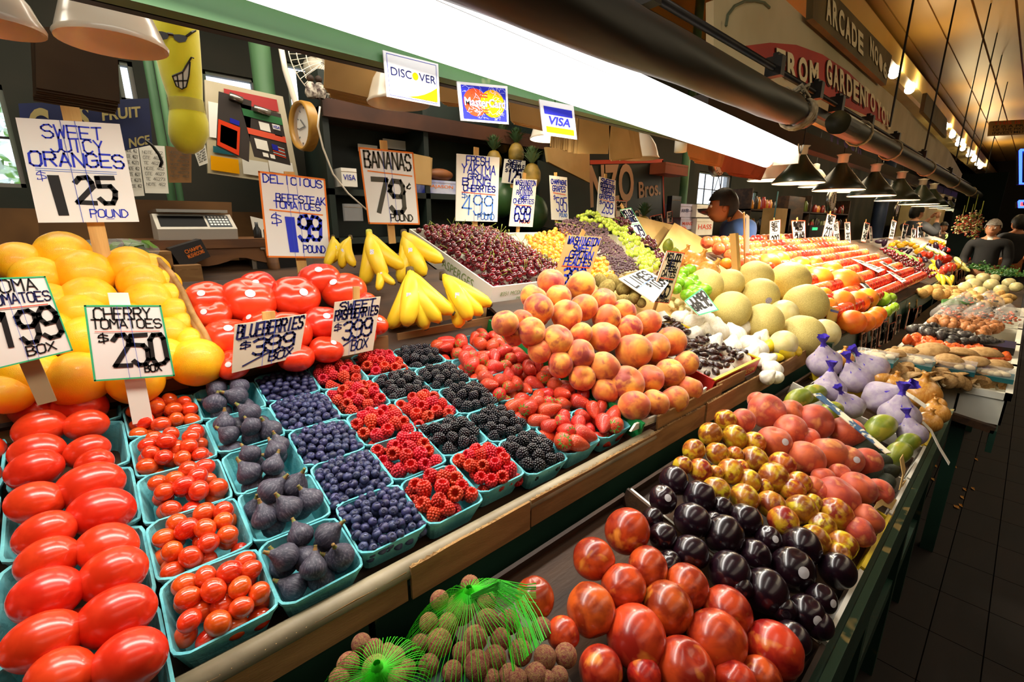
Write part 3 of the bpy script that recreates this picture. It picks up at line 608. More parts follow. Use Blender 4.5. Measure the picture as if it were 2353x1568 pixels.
# roma tomatoes: two columns of larger baskets
for ci in range(2):
    for k in range(5):
        if ci == 1 and k == 4: continue
        u = -.012-.0735-.150*ci; v = -.045+.0735+.146*k+(.02 if ci else 0)
        basket(bm_big, u, v, 'larger blue pulp basket of plum tomatoes, %s in the %s column' % (fromfront[k], ('inner', 'outer')[ci]), w=-.004)
        for j, (x, y, z) in enumerate([(-.036, -.036, .004), (.034, -.034, .002), (-.034, .034, .004), (.036, .036, .002), (0, 0, -.03)]):
            if ci == 0: continue
            put('roma_tomato', B(u+x, v+y, z), .040, (rnd.uniform(1.2, 1.8), 0, rnd.uniform(.9, 1.8)), 'red plum tomato in the %s basket of the outer column' % fromfront[k], 'tomato', 'plum tomatoes of the outer column, %s basket' % fromfront[k])
roma = [(72,943,47),(183,934,58),(92,985,54),(198,977,46),(87,1040,56),(200,1038,47),(80,1080,58),(217,1066,42),(208,1117,68),(82,1155,60),(234,1176,68),(104,1228,64),(247,1258,68),(110,1288,66),(260,1320,76),(107,1368,78),(268,1415,82),(100,1473,80),(298,1517,84),(140,1556,76),(10,925,40),(180,1440,50)]
a0 = OB.z-math.tan(TB)*OB.y
lab = rowlabels(roma, 'glossy red plum tomato in the inner baskets', 11)
for i, (x, y, r) in enumerate(roma):
    p = pl(x, y, a0, math.tan(TB), .018 if i < 21 else -.02); s = r*depth(p)/FPX*.98
    ax = RT*math.cos(.25)-UP*math.sin(rnd.uniform(-.5, .15))+FW*rnd.uniform(-.3, .3)
    put('roma_tomato', p, (s*1.08, s*1.12, s), V((0, 0, 1)).rotation_difference(ax.normalized()).to_euler(), lab[i], 'tomato', 'plum tomatoes in the inner baskets')
# green divider and white carton flaps by the peaches
cpx([B(.914, .60, .036), B(.924, .60, .036), B(.924, -.01, .016), B(.914, -.01, .016)], .05, 'bright green plastic divider between strawberries and peaches', mat('bright_green_plastic', '1f9c50', '188a44', .5, 3), 'divider')
def flap(q, lab, text=None, y=.55, m=cartonw):
    Q = [hy(x, yy, y) for x, yy in q]; o = obj('carton_flap', MB().slab(Q, .006).mesh(), None, m, lab, 'carton')
    if text:
        cdx = Card(Q); mb = MB(); vs, fs = fontmesh(text, cdx, .14, .9, .1, .35); mb.add([v for v in vs], fs); obj('lettering', mb.mesh(), o, mat('faint_green_print', '8aa05a', rough=.8))
flap([(1462,975),(1550,937),(1545,955),(1450,993)], 'white carton flap at the foot of the peaches, near one', '8351 MCDONALD', .556)
flap([(1580,925),(1625,890),(1620,905),(1572,945)], 'white carton flap between peaches and date box', None, .57)
# ------------------------------------------------------------------ peaches
peach = [(1266,648,31),(1335,656,33),(1226,683,30),(1283,682,29),(1238,709,35),(1302,724,35),(1341,707,32),(1387,690,28),(1433,716,28),(1161,743,31),(1221,762,33),(1200,735,25),(1281,782,36),(1335,767,26),(1394,731,33),(1388,775,36),(1443,756,33),(1488,741,31),(1334,814,34),(1504,799,34),(1542,785,34),(1456,807,41),(1389,845,37),(1494,870,32),(1439,882,41),(1539,857,33),(1576,835,29),(1287,838,28),(1338,869,27),(1392,899,28),(1457,933,36),(1506,926,32),(1549,918,32),(1584,892,29),(1182,772,22),(1241,807,25)]
PA, PB = 1.135-.72*.62, .72
low_ = {(1287,838,28),(1338,869,27),(1392,899,28),(1182,772,22),(1241,807,25)}
pile('peach', sorted(low_), PA, PB, 'peach half hidden behind the green divider', 'peach', 'peaches behind the divider', 1, lift=-.03, rs=1.15); peach = [q for q in peach if q not in low_]
pile('peach', peach, PA, PB, 'yellow red peach in the pyramid', 'peach', 'peaches in the pyramid', 6, rot=lambda: (rnd.uniform(-.9, .9), rnd.uniform(-.9, .9), rnd.uniform(-PI, PI)), rs=1.04)
core = [(x+rnd.uniform(-8, 8), y+14, 30) for x, y, r in peach[4:26:3]]
pile('peach', core, PA, PB, 'shaded peach inside the pyramid', 'peach', 'peaches inside the pyramid', 3, lift=-.065)
# ------------------------------------------------------------------ oranges and beefsteak tomatoes
org = [(146,586,54),(46,604,48),(89,639,50),(198,632,58),(303,618,52),(204,690,54),(332,655,52),(343,697,52),(186,722,50),(403,722,38),(380,650,32),(392,685,35),(420,747,33),(393,768,40),(440,785,34),(200,782,56),(453,833,57),(178,872,64),(312,875,56),(40,850,52),(75,862,60),(110,700,50),(20,905,48),(30,690,50),(110,770,56),(20,770,50),(290,745,50),(300,800,52),(375,825,50),(350,618,36),(255,840,50)]
OA, OBs = 1.285-.8*1.12, .8
pile('orange', org, OA, OBs, 'bright yellow orange in the heap', 'orange', 'oranges heaped behind the tomatoes', 6, rot=lambda: (rnd.uniform(-.8, .8), rnd.uniform(-.8, .8), 0), rs=1.0)
beef = [(478,686,46),(488,722,40),(571,690,60),(590,660,42),(678,682,54),(735,642,47),(790,668,50),(525,774,52),(660,765,54),(742,742,46),(750,803,38),(535,838,38),(680,822,40),(862,745,30),(600,740,40),(830,700,36),(830,770,34),(600,815,38)]
pile('beefsteak_tomato', beef, OA, OBs, 'large glossy red tomato in the heap', 'tomato', 'beefsteak tomatoes in the heap', 4, rot=lambda: (rnd.uniform(.1, .55), rnd.uniform(-.5, .1), rnd.uniform(-.6, .9)))
# backing boards under the heaps
obj('heap_board', MB().slab([(-.75, 1.40, 1.43), (.90, 1.36, 1.40), (.90, 1.13, 1.21), (-.75, 1.13, 1.21)], .01).mesh(), None, oldwood, 'dark sloping board under the oranges and large tomatoes', 'board')
wick = MB(); pts = [pl(x, y, OA, OBs, .02) for x, y in ((365,608),(395,640),(420,680),(445,735),(470,775),(485,805))]; wick.tube(pts, .010, 6); wick.tube([p+V((0, 0, .012)) for p in pts], .006, 5); wick.tube([p-V((0, 0, .016)) for p in pts], .008, 5)
obj('wicker_basket', wick.mesh('w', True), None, mat('wicker', 'b98d50', '8c6530', .8, 20, bump=.8), 'brown wicker basket rim beside the oranges', 'basket')
# ------------------------------------------------------------------ cartons
def carton(name, o3, w, l, h, ang, m, lab, th=.006, flare=0, mi=None, sides=None):
    r = root(name, o3, lab, 'box', None, (ang, 0, 0))
    obj('base', MB().box((0, 0, 0), (w, l, th)).mesh(), r, mi or m)
    s = sides or {}
    for k, (a, b) in dict(front_side=((0, 0, 0), (w, th, s.get('f', h))), back_side=((0, l-th, 0), (w, l, s.get('b', h))), left_side=((0, th, 0), (th, l-th, s.get('l', h))), right_side=((w-th, th, 0), (w, l-th, s.get('r', h)))).items():
        obj(k, MB().box(a, b).mesh(), r, m)
    return r
def word(text, q, r, m, bold=.0, off=.0015, inv=None):   # lettering on a carton, q = corners TL TR BR BL in the carton's own frame
    k = Card.__new__(Card); k.q = [V(p) for p in q]; k.n = V(inv) if inv else (k.q[1]-k.q[0]).cross(k.q[3]-k.q[0]).normalized()*-1
    vs, fs = fontmesh(text, k, 0, 1, 0, 1, bold, off=off); return obj('lettering', MB().add(vs, fs).mesh(), r, m)
AT = math.atan(.35)
bxm = carton('carton', (.962, 1.195, 1.272), .43, .56, .082, AT, cartonw, 'white carton full of dark cherries, faint green print')
gp = mat('faint_green_print', '8aa05a', rough=.8)
word('ASPERGES', [(0, .30, .062), (0, .10, .062), (0, .10, .030), (0, .30, .030)], bxm, gp, 0, .0015, (-1, 0, 0)); word('ASPERGES', [(0, .50, .062), (0, .36, .062), (0, .36, .035), (0, .50, .035)], bxm, gp, 0, .0015, (-1, 0, 0))
word('8351 MCDONALD', [(.04, 0, .06), (.20, 0, .06), (.20, 0, .045), (.04, 0, .045)], bxm, gp, 0, .0015, (0, -1, 0)); word('PRODUCT', [(.12, 0, .035), (.20, 0, .035), (.20, 0, .025), (.12, 0, .025)], bxm, gp, 0, .0015, (0, -1, 0))
carton('carton', (1.40, 1.19, 1.272), .26, .52, .075, AT, cartonw, 'white carton of yellow cherries behind the kiwis'); carton('carton', (1.68, 1.17, 1.262), .55, .5, .075, AT, cartonw, 'white carton of grapes with a red edge')
cpx([B(.60, .66, .075), B(.95, .66, .08), B(.95, .652, -.02), B(.60, .652, -.02)], .006, 'cardboard strip behind the small bananas')
def onbox(u, v, w, o=V((.962, 1.195, 1.272)), a=AT): return o+V((u, v*math.cos(a)-w*math.sin(a), v*math.sin(a)+w*math.cos(a)))
i = 0; fill = MB(); o0 = onbox(0, 0, 0)
for k in range(300): fill.ico(onbox(rnd.uniform(.015, .415), rnd.uniform(.015, .54), rnd.uniform(.05, .075))-o0, .0125, 1)
o = obj('cherries', fill.mesh('c', True), None, m_cherry, 'mass of dark cherries under the top layer of the white carton', 'cherries', kind='stuff'); o.location = o0
for jj in range(19):
    for ii in range(15):
        u = .018+(ii+rnd.uniform(.2, .8)+(.4 if jj % 2 else 0))*.0262; v = .018+(jj+rnd.uniform(.2, .8))*.0275
        if u > .415: continue
        w = .085+.045*math.sin(PI*min(u/.43, 1))*math.sin(PI*min(v/.56, 1)*.8+.35)+rnd.uniform(-.004, .006); p = onbox(u, v, w)
        put(('cherry' if (ii*7+jj*3) % 5 < 2 else 'plain_cherry'), p, rnd.uniform(.0122, .0142), rr(1.1), 'dark cherry in the white carton, %s from left, %s row from front' % (nth(ii+1), nth(jj+1)), 'cherry', 'dark cherries in the white carton')
def scat(name, q, a, b, nx, ny, s, lab, cat, grp, jit=.3, lift=0, rot=None, vary=.12, names=None):
    for ix, p in enumerate(region(q, a, b, nx, ny, jit, lift)):
        put(rnd.choice(names) if names else name, p+V((0, 0, rnd.uniform(-.3, .4)*s)), s*rnd.uniform(1-vary, 1+vary), rot() if rot else rr(), '%s, %s from left, %s row down' % (lab, nth(ix % nx+1), nth(ix//nx+1)), cat, grp)
XA, XB = 1.36-.35*1.2, .35
scat('rainier_cherry', [(1205, 545), (1290, 522), (1420, 640), (1290, 640)], XA, XB, 9, 15, .0125, 'yellow pink cherry heaped beside the dark cherries', 'cherry', 'yellow cherries', lift=.012)
scat('rainier_cherry', [(1210, 550), (1300, 530), (1410, 640), (1290, 650)], XA, XB, 8, 12, .0125, 'yellow pink cherry deeper in the yellow heap', 'cherry', 'lower yellow cherries', lift=-.008)
scat('rainier_cherry', [(1372, 595), (1392, 595), (1405, 640), (1372, 640)], XA, XB, 3, 4, .014, 'yellow red cherry beside the peach sign', 'cherry', 'yellow cherries by the peach sign', lift=.02)
# champagne grapes in bunches
def bunch(q, lab, n, s, m, a=XA, b=XB, lift=.02, sub=1, single=None, grp=None, pl_=None):
    c = [pl(x, y, a, b, lift) for x, y in q]; ctr = sum(c, V())/4; r = root('grape_bunch', ctr, lab, 'grapes', grp)
    pts = []; t = 0
    while len(pts) < n and t < n*60:
        t += 1; u, v = rnd.random(), rnd.random(); p = c[0].lerp(c[1], u).lerp(c[3].lerp(c[2], u), v)+V((0, 0, (1-((u-.5)**2+(v-.5)**2)*2.4)*s*2.2+rnd.uniform(-s*.8, s*.4)))
        if all((p-z).length > s*1.45 for z in pts): pts.append(p)
    if single:
        for p in pts:
            k = PR[single][0].copy(); C.objects.link(k); k.name = 'grape'; k.parent = r; k.location = p-ctr; k.scale = (s,)*3; k.rotation_euler = rr(1)
    else:
        mb = MB()
        for p in pts: mb.ico(p-ctr, s*rnd.uniform(.85, 1.1), sub)
        obj('grapes', mb.mesh('g', True), r, m, kind='stuff')
    obj('stem', MB().tube([c[0]-ctr+V((0, 0, .01)), V((0, 0, s*2)), c[2]-ctr], .0022, 5).mesh('s'), r, m_stem)
CGq = [[(1275,515),(1340,500),(1360,540),(1300,545)],[(1335,505),(1395,520),(1400,560),(1345,545)],[(1345,545),(1400,545),(1430,585),(1375,590)],[(1375,560),(1425,565),(1450,610),(1395,605)],[(1395,590),(1445,590),(1470,615),(1415,635)]]
for i, q in enumerate(CGq): bunch(q, 'tiny purple champagne grape bunch, %s from the back of the carton' % nth(i+1), 170, .0072, m_cg, grp='champagne grapes')
GGq = [[(1325,498),(1370,490),(1385,510),(1340,520)],[(1365,503),(1410,510),(1420,535),(1375,535)],[(1405,525),(1440,525),(1470,560),(1425,565)],[(1430,550),(1470,545),(1490,585),(1440,590)],[(1445,580),(1490,575),(1505,605),(1455,612)],[(1465,600),(1510,595),(1525,635),(1475,630)]]
for i, q in enumerate(GGq): bunch(q, 'bright green grape bunch, %s from the back of the carton' % nth(i+1), 26, .0135, m_gg, single='green_grape', grp='green grapes')
for i, q in enumerate([[(1410,505),(1440,503),(1470,545),(1445,545)],[(1475,550),(1495,548),(1525,590),(1498,590)],[(1500,590),(1525,585),(1532,625),(1515,625)]]): bunch(q, 'dark red grape bunch, %s from the back of the carton' % nth(i+1), 22, .012, m_rg, single='red_grape', lift=.022, grp='red grapes')
pile('mango', [(1535, 568, 20), (1552, 583, 17)], XA, XB, 'red mango behind the grapes', 'mango', None, 1, lift=.02)
for nm in ('mango', 'mango.001'):
    pass
# kiwis, limes, garlic, lemons, melons
MA, MBs = 1.13-.5*.6, .5
kw = [(1393,666,23),(1432,666,20),(1382,647,18),(1408,649,18),(1434,648,17),(1457,662,17),(1429,690,15),(1454,688,16),(1473,696,14),(1460,677,15),(1444,640,14),(1395,690,14),(1410,686,14)]
pile('kiwi', kw, MA, MBs, 'fuzzy brown kiwi behind the peaches', 'kiwi', 'kiwis', 3)
lm_ = [(1570,627,14),(1585,620,14),(1592,643,15),(1578,654,18),(1557,649,15),(1553,664,14),(1616,668,18),(1603,677,16),(1578,679,15),(1592,668,15),(1565,640,13),(1600,655,13)]
pile('lime', lm_, MA, MBs, 'bright green lime beside the melons', 'lime', 'limes', 3)
gl = [(1560,733,20),(1590,745,25),(1625,740,24),(1650,762,26),(1600,772,24),(1640,792,24),(1690,772,26),(1680,802,27),(1720,792,24),(1748,780,20),(1740,805,26),(1705,832,22),(1775,852,24),(1758,832,22),(1575,720,17),(1662,735,22),(1708,752,20),(1620,765,20),(1762,868,18),(1785,868,16),(1725,815,20),(1640,720,18)]
MG = 1.085-.36*.6
pile('garlic_bulb', gl, MG, .36, 'white garlic bulb in the heap', 'garlic', 'loose garlic bulbs', 4, rot=lambda: (rnd.uniform(-1, 1), rnd.uniform(-1, 1), rnd.uniform(-PI, PI)))
pile('lemon', [(1790,775,25),(1805,808,27),(1768,795,20),(1828,808,20),(1758,770,16),(1782,822,16),(1700,742,14)], MG, .36, 'yellow lemon between the garlic and the melons', 'lemon', 'lemons', 2)
gin = MB()
c0 = pl(1565, 700, MG, .36, .01); gr = root('ginger_root', c0, 'knobbly pale ginger roots behind the dates', 'ginger')
for k, (x, y) in enumerate(((1540, 690), (1560, 700), (1585, 712), (1600, 700), (1570, 715), (1545, 705))):
    c = pl(x, y, MG, .36, .015)-c0; gin = MB(); gin.tube([c+V((-.03, rnd.uniform(-.02, .02), 0)), c+V((0, .008, .008)), c+V((.03, rnd.uniform(-.02, .02), 0))], [.008, .014, .009], 8); gin.ico(c+V((.01, .012, .012)), .011, 2); obj('knob', gin.mesh('k', True), gr, mat('ginger_skin', 'ecd9a4', 'd8bf80', .7, 8, bump=.5))
ml = [(1620,658,40,'melon'),(1677,651,32,'melon'),(1734,640,40,'melon'),(1813,648,45,'melon'),(1746,681,41,'stickered_melon'),(1850,701,47,'melon'),(1680,713,43,'melon'),(1754,741,43,'melon'),(1841,774,49,'melon'),(1892,768,34,'pale_melon'),(1800,722,32,'pale_melon'),(1800,790,30,'pale_melon')]
pile('melon', ml, MA-.02, MBs, 'round netted yellow melon in the pyramid', 'melon', 'melons', 4, rot=lambda: (rnd.uniform(-.4, .4), rnd.uniform(-.4, .4), rnd.uniform(-.4, .4)))
# support boards under these heaps
obj('heap_board', MB().slab([(.93, 1.16, 1.30), (1.34, 1.16, 1.30), (1.34, .60, 1.02), (.93, .60, 1.02)], .01).mesh(), None, oldwood, 'sloping board under the peach pyramid', 'board')
obj('heap_board', MB().slab([(1.36, 1.16, 1.33), (2.75, 1.3, 1.36), (2.75, .60, 1.00), (1.36, .60, 1.00)], .01).mesh(), None, cardl, 'sloping board under the garlic, kiwis and melons', 'board')
# date box
redc = mat('red_carton', 'c4261c', 'ae1c16', .5, 3); yelc = mat('yellow_carton', 'e6c81e', 'd6b516', .5, 3)
TBo = B(1.315, .005, -.028); db = carton('date_box', TBo, .345, .42, .055, TB, redc, 'red and yellow carton of fresh dates standing on the bench', mi=cartonw)
word('MEDJOOL DATES', [(.32, 0, .015), (.03, 0, .015), (.03, 0, .042), (.32, 0, .042)], db, mat('gold_print', 'e8c060', rough=.6), .01, .0015, (0, -1, 0))
obj('rim', MB().box((0, -.001, .053), (.345, .008, .058)).box((.337, 0, .053), (.346, .42, .058)).mesh(), db, yelc)
for jj in range(11):
    for ii in range(9):
        p = B(1.335+(ii+rnd.uniform(.15, .85))*.034, .03+(jj+rnd.uniform(.1, .9))*.033, .026+rnd.uniform(-.004, .012))
        put('date', p, rnd.uniform(.018, .023), (rnd.uniform(1.1, 2.0), 0, rnd.uniform(-PI, PI)), 'wrinkled brown date in the red carton, %s from left, %s row' % (nth(ii+1), nth(jj+1)), 'date', 'dates in the red carton')
ff_ = MB().box((1.33, 0, 0), (1.33, 0, 0))
obj('paper_liner', MB().slab([B(1.32, .40, .05), B(1.66, .40, .05), B(1.66, .36, .03), B(1.32, .36, .03)], .002).mesh(), None, paper, 'white paper liner sheet at the back of the date box', 'paper')
# cardboard back panels by the onions
cpx([hy(1640-90, 512, 1.9), hy(1648, 566, 1.75), hy(1625, 640, 1.62), hy(1500, 590, 1.7)], .006, 'large plain yellow cardboard panel standing behind the onions', cardl, 'cardboard_sheet')
cpx([hy(1455, 495, 2.0), hy(1560, 520, 2.0), hy(1550, 580, 1.9), hy(1470, 560, 1.9)], .006, 'cardboard panel standing behind the green grapes', cardl, 'cardboard_sheet')
pile('yellow_onion', [(1577,592,22),(1602,606,28),(1628,626,28),(1590,628,22),(1560,600,15)], XA, XB, 'shiny yellow onion behind the limes', 'onion', 'onions behind the limes', 2, lift=.02, rot=lambda: (rnd.uniform(-.6, .6), rnd.uniform(-.6, .6), 0))
# ------------------------------------------------------------------ bananas
def banana_mesh(L=1., bend=.9, tw=0):
    mb = MB(); pts = []; rad = []
    for i in range(13):
        f = i/12; a = -bend*.5+bend*f; pts.append((math.sin(f*PI)*bend*.22*L+tw*f*.1, 0, -f*L*.98))
        rad.append(L*(.028 if i == 0 else .038+.062*math.sin(PI*min(1, max(0, (f-.10)/.86)))**.55 if .1 < f < .97 else .036 if f <= .1 else .025))
    mb.tube(pts, rad, 8); return mb, pts
def banana_hand(px, py, length_px, n, spread, lab, a, b, lift=.03, lean=0, dist=None):
    c = pl(px, py, a, b, lift) if dist is None else dp(px, py, dist); L = length_px*depth(c)/FPX; r = root('banana_bunch', c, lab, 'bananas', 'banana bunches')
    down = (-UP*1+V((0, -.25, 0))).normalized(); side = RT
    for i in range(n):
        f = (i-(n-1)/2)/max(1, n-1); ang = f*spread+lean
        ax = (down*math.cos(ang)+side*math.sin(ang)+(-FW)*rnd.uniform(.0, .3)).normalized()
        bend = side*(1 if f <= 0.0 else 1)*.0+(-FW)*.5+side*(-f*1.2)
        mb = MB(); pts = []; rad = []; N = 12
        for k in range(N+1):
            t = k/N; bulge = math.sin(PI*t)*L*.15
            pts.append(ax*L*t+bend.normalized()*bulge); rad.append(L*(.05 if t < .05 else .058 if t < .16 else .066+.085*math.sin(PI*min(1, (t-.14)/.86))**.5 if t < .95 else .045))
        mb.tube(pts, rad, 8); obj('banana', mb.mesh('b', True), r, m_ban); e = pts[-1]-pts[-2]
        tp = obj('tip', MB().tube([pts[-1]-e*.1, pts[-1]+e*.25], [L*.045, L*.035], 7).mesh('t', True), r, m_bt)
        if i % 2: 
            q = pts[6]+(-FW)*rad[6]*1.02+side*0; mb = MB(); s1, s2 = side*L*.035, UP*L*.045; mb.quad(q-s1-s2, q+s1-s2, q+s1+s2, q-s1+s2); obj('sticker', mb.mesh(), r, stick_m)
    obj('neck', MB().tube([(0, 0, 0)+down*L*.06 if False else down*L*.08, -down*L*.05], [L*.05*(1+n*.12), L*.045*(1+n*.08)], 9).mesh('n', True), r, m_bg if 'green' in lab else m_bt)
BA, BBs = OA, OBs
banana_hand(848, 535, 123, 3, .9, 'green necked banana bunch standing above the tomatoes', BA, BBs, .03, .25)
banana_hand(928, 535, 125, 3, 1.0, 'banana bunch leaning on the white cherry carton', BA, BBs, .05, .35)
banana_hand(942, 622, 143, 5, 1.1, 'foremost banana bunch above the strawberries', BA, BBs, .045, .15)
banana_hand(1018, 632, 132, 4, .8, 'banana bunch beside the foremost one, by the carton corner', BA, BBs, .045, .55)
banana_hand(805, 545, 78, 3, .8, 'small banana bunch half hidden behind the tomatoes', BA, BBs, .0, -.3); banana_hand(765, 545, 78, 2, .8, 'pair of bananas behind the tomato sign', BA, BBs, -.02, .2)
banana_hand(870, 610, 67, 2, .7, 'small bananas between the tomatoes and the bunches', BA, BBs, .0, .3)
# ------------------------------------------------------------------ tangelos, apples and the far bench
FA, FB = 1.03-.42*.58, .42
tg = [(1935,654,36),(1952,657,30),(1880,644,31),(1910,628,25),(1928,697,31),(1967,695,27),(1989,687,25),(1957,741,29),(1983,741,24),(2003,735,22),(2015,723,19),(1764,610,28),(1789,600,23),(1837,612,23),(1870,608,19),(1890,681,21),(1900,706,22),(1668,607,14),(1732,603,13),(1815,625,20),(1850,628,20),(1700,600,14)]
pile('tangelo', tg, FA+.02, FB, 'large orange tangelo beside the melons', 'citrus fruit', 'tangelos', 4, lift=.01)
pile('green_apple', [(2024,689,20),(2040,686,17),(2036,717,13),(2046,711,12),(2055,706,11)], FA+.01, FB, 'green apple at the end of the red apple rows', 'apple', 'green apples', 2)
obj('heap_board', MB().slab([(2.75, 1.49, 1.366), (13, 1.49, 1.366), (13, .58, .985), (2.75, .58, .985)], .012).mesh(), None, oldwood, 'long sloping board under the apples and far vegetables', 'board')
na = 0
for jj in range(10):
    v0 = .64+jj*.092; x0 = 2.90+.10*(jj < 3)*0+(.02*jj)
    i = 0; x = x0
    while x < 5.75 and na < 296:
        blk = int((x-2.9)/.42+jj*.37) % 5; kind = 'apple' if blk in (0, 2) or jj < 2 else 'pink_apple'
        if jj > 5 and x < 3.25: kind = 'pink_apple'
        if kind: na += 1; put(kind, V((x, v0, FA+FB*v0+.032)), .042, (rnd.uniform(-.3, .3)+PI/2*.0, PI/2+rnd.uniform(-.15, .15), 0), ('glossy red' if kind == 'apple' else 'orange pink')+' apple, %s along in the %s long row from the front board' % (nth(i+1), nth(jj+1)), 'apple', 'apples in the long rows')
        i += 1; x += .0765*(1.0 if jj < 4 else 1.25 if jj < 7 else 1.6)
def col(name, c, **k): return mat(name, c, rough=.35, coat=.3, var=.12, **k)
proto('bell_pepper', fmesh(fpep, 16, 10, col('red_pepper_skin', 'e02a1a'))); proto('yellow_pepper', fmesh(fpep, 16, 10, col('yellow_pepper_skin', 'f2b81c'))); proto('eggplant', fmesh(fegg, 16, 10, col('eggplant_skin', '2a1228')))
proto('tomato', fmesh(fbeef, 20, 10, m_tom)); proto('cucumber', fmesh(lambda t, p: S(t, p, 1, .3, .3, 1.6), 12, 10, mat('cucumber_skin', '5f8a34', '3f6a24', .5, 4))); proto('corn_cob', fmesh(lambda t, p: S(t, p, 1+.03*math.sin(8*p), .35, .35, 1.5), 16, 10, mat('corn_husk', 'e2d67c', 'c2c860', .6, 4)))
proto('carrot', fmesh(lambda t, p: S(t, p, 1, .16+.1*math.cos(t), .16+.1*math.cos(t), 1.6), 10, 8, col('carrot_skin', 'f0761e'))); proto('small_banana', fmesh(lambda t, p: (S(t, p, 1, .3, .3, 1.5)[0]+.35*math.cos(t)**2, *S(t, p, 1, .3, .3, 1.5)[1:]), 12, 12, m_ban))
scat('plain_cherry', [(2018, 572), (2050, 566), (2160, 632), (2125, 640)], FA, FB, 5, 16, .018, 'dark cherry in the band beyond the apples', 'cherry', 'cherries beyond the apples', lift=.02)
fv = [('eggplant',[(2021,555,9),(2032,560,8),(2076,573,8),(2090,577,7),(2134,564,8),(2151,568,8),(2168,577,8),(2126,598,9),(2113,590,8),(2158,610,10)],'dark purple eggplant on the far bench','eggplant'),
 ('tomato',[(2156,596,9),(2174,596,9),(2134,587,8),(2120,585,7),(2110,600,7)],'red tomato on the far bench','tomato'),('apple',[(2183,615,10),(2170,620,9),(2160,628,8)],'dark red apple heaped by the far bananas','apple'),
 ('yellow_pepper',[(2196,613,9),(2111,577,8),(2080,560,7),(2070,566,7),(2095,562,6),(2060,558,6),(2050,563,6),(2105,568,6),(2148,556,5),(2158,557,5),(2165,560,5),(2140,556,5),(2152,562,5),(2172,563,5)],'yellow pepper on the far bench','pepper'),
 ('bell_pepper',[(2165,570,5),(2172,572,5),(2178,575,5),(2160,566,4),(2235,590,6),(2222,594,6)],'red pepper on the far bench','pepper'),
 ('corn_cob',[(2120,566,12),(2135,572,12),(2150,578,12),(2165,584,12),(2200,598,12),(2210,608,12),(2218,618,11),(2095,552,9)],'pale corn cob on the far bench','corn'),
 ('cucumber',[(2060,580,14),(2080,588,14),(2100,596,14),(2050,574,10)],'long green cucumber on the far bench','cucumber'),
 ('carrot',[(2205,575,9),(2215,580,9),(2225,584,9),(2235,590,9),(2245,596,9),(2252,602,9),(2262,606,9)],'orange carrot on the far bench','carrot'),
 ('small_banana',[(2140,615,14),(2146,622,14),(2155,634,14),(2166,640,14),(2178,642,13),(2188,640,12),(2150,605,12)],'yellow banana hanging over the far bench edge','banana')]
for nm, L, lab, ct in fv:
    fixed = {'corn_cob': (0, 1.35, .3), 'cucumber': (0, 1.35, .5), 'carrot': (0, 1.4, .2), 'small_banana': (.3, 1.1, .7)}.get(nm)
    pile(nm, L, FA, FB, lab, ct, lab.replace(' on the', 's on the').split(' hanging')[0], max(1, len(L)//6+1), lift=.02, rot=(lambda f=fixed: (f[0]+rnd.uniform(-.2, .2), f[1], f[2]+rnd.uniform(-.3, .3))) if fixed else None, rs=1.2)
def leafclump(px, py, s, a, b, lab, m, n=160, flat=.6, nm='leafy_greens'):
    c = pl(px, py, a, b, .03); R = s*depth(c)/FPX; r = root(nm, c, lab, 'greens'); mb = MB()
    for _ in range(n):
        d = V((rnd.gauss(0, 1), rnd.gauss(0, 1), abs(rnd.gauss(0, 1))*flat)).normalized()*R*rnd.uniform(.4, 1); t = V((rnd.uniform(-1, 1), rnd.uniform(-1, 1), rnd.uniform(-.3, 1))).normalized()*R*.22; w = t.orthogonal().normalized()*R*.12
        mb.quad(d-t*.3, d+w+t*.4, d+t, d-w+t*.4)
    obj('leaves', mb.mesh(), r, m, kind='stuff'); obj('stalk', MB().tube([(0, 0, -R*.2), (0, 0, R*.5)], R*.12, 6).mesh(), r, m_stem)
g1 = mat('lettuce_leaf', '8cb23c', '5f8c28', .6, 6); g2 = mat('dark_leaf', '3c5a20', '27401a', .6, 6)
for i, (x, y, s, m, lab) in enumerate([(2190,548,16,g1,'parsley bunch beside the far price signs'),(2212,558,15,g1,'bright lettuce head, left of the dark kale'),(2232,562,14,g2,'dark kale bunch in the middle of the far bench'),(2250,575,14,g2,'dark kale bunch near the old man'),(2266,592,14,g2,'dark kale bunch at the bench end'),(2240,585,13,g1,'pale lettuce head above the carrots'),(2266,605,13,g1,'pale lettuce head at the bench corner'),(2190,566,12,g1,'green celery tops behind the peppers'),(2218,574,12,g1,'light green cabbage leaves above the corn')]): leafclump(x, y, s, FA, FB, lab, m)
# ------------------------------------------------------------------ lower shelf fruit
LA, LB = .925-.35*.13, .35
def trayX(x): return x
trays = [(.30, .765, 'dark shallow tray under the nectarines and plums', oldwood), (.775, 1.01, 'white cardboard tray with a short front under the plums and pluots', cartonw), (1.02, 1.27, 'yellow cardboard tray of peaches', yelc), (1.28, 1.50, 'white cardboard tray of avocados', cartonw), (1.51, 1.78, 'white cardboard tray of green mangoes', cartonw), (1.79, 2.02, 'yellow cardboard tray of netted garlic', yelc)]
for i, (xa_, xb_, lab, m) in enumerate(trays):
    carton('cardboard_tray', (xa_, .118, .845), xb_-xa_, .40, .055, math.atan(.30), m, lab, .007, sides=dict(f=.055, l=.04 if i else .02, r=.05, b=.03), mi=oldwood)
for o in list(C.objects):
    if o.name.startswith('back_side') and o.parent and o.parent.name.startswith('cardboard_tray'): o.data.materials.clear(); o.data.materials.append(oldwood)
aabox('corner_board', (2.27, .49, .88), (2.30, .60, 1.06), greenp, label='chipped dark green corner board below the front melons', cat='board')
obj('rear_ledge', MB().box((-.2, .498, .90), (2.3, .512, .952)).mesh(), None, oldwood, 'dark wooden ledge at the rear of the lower shelf', 'board')
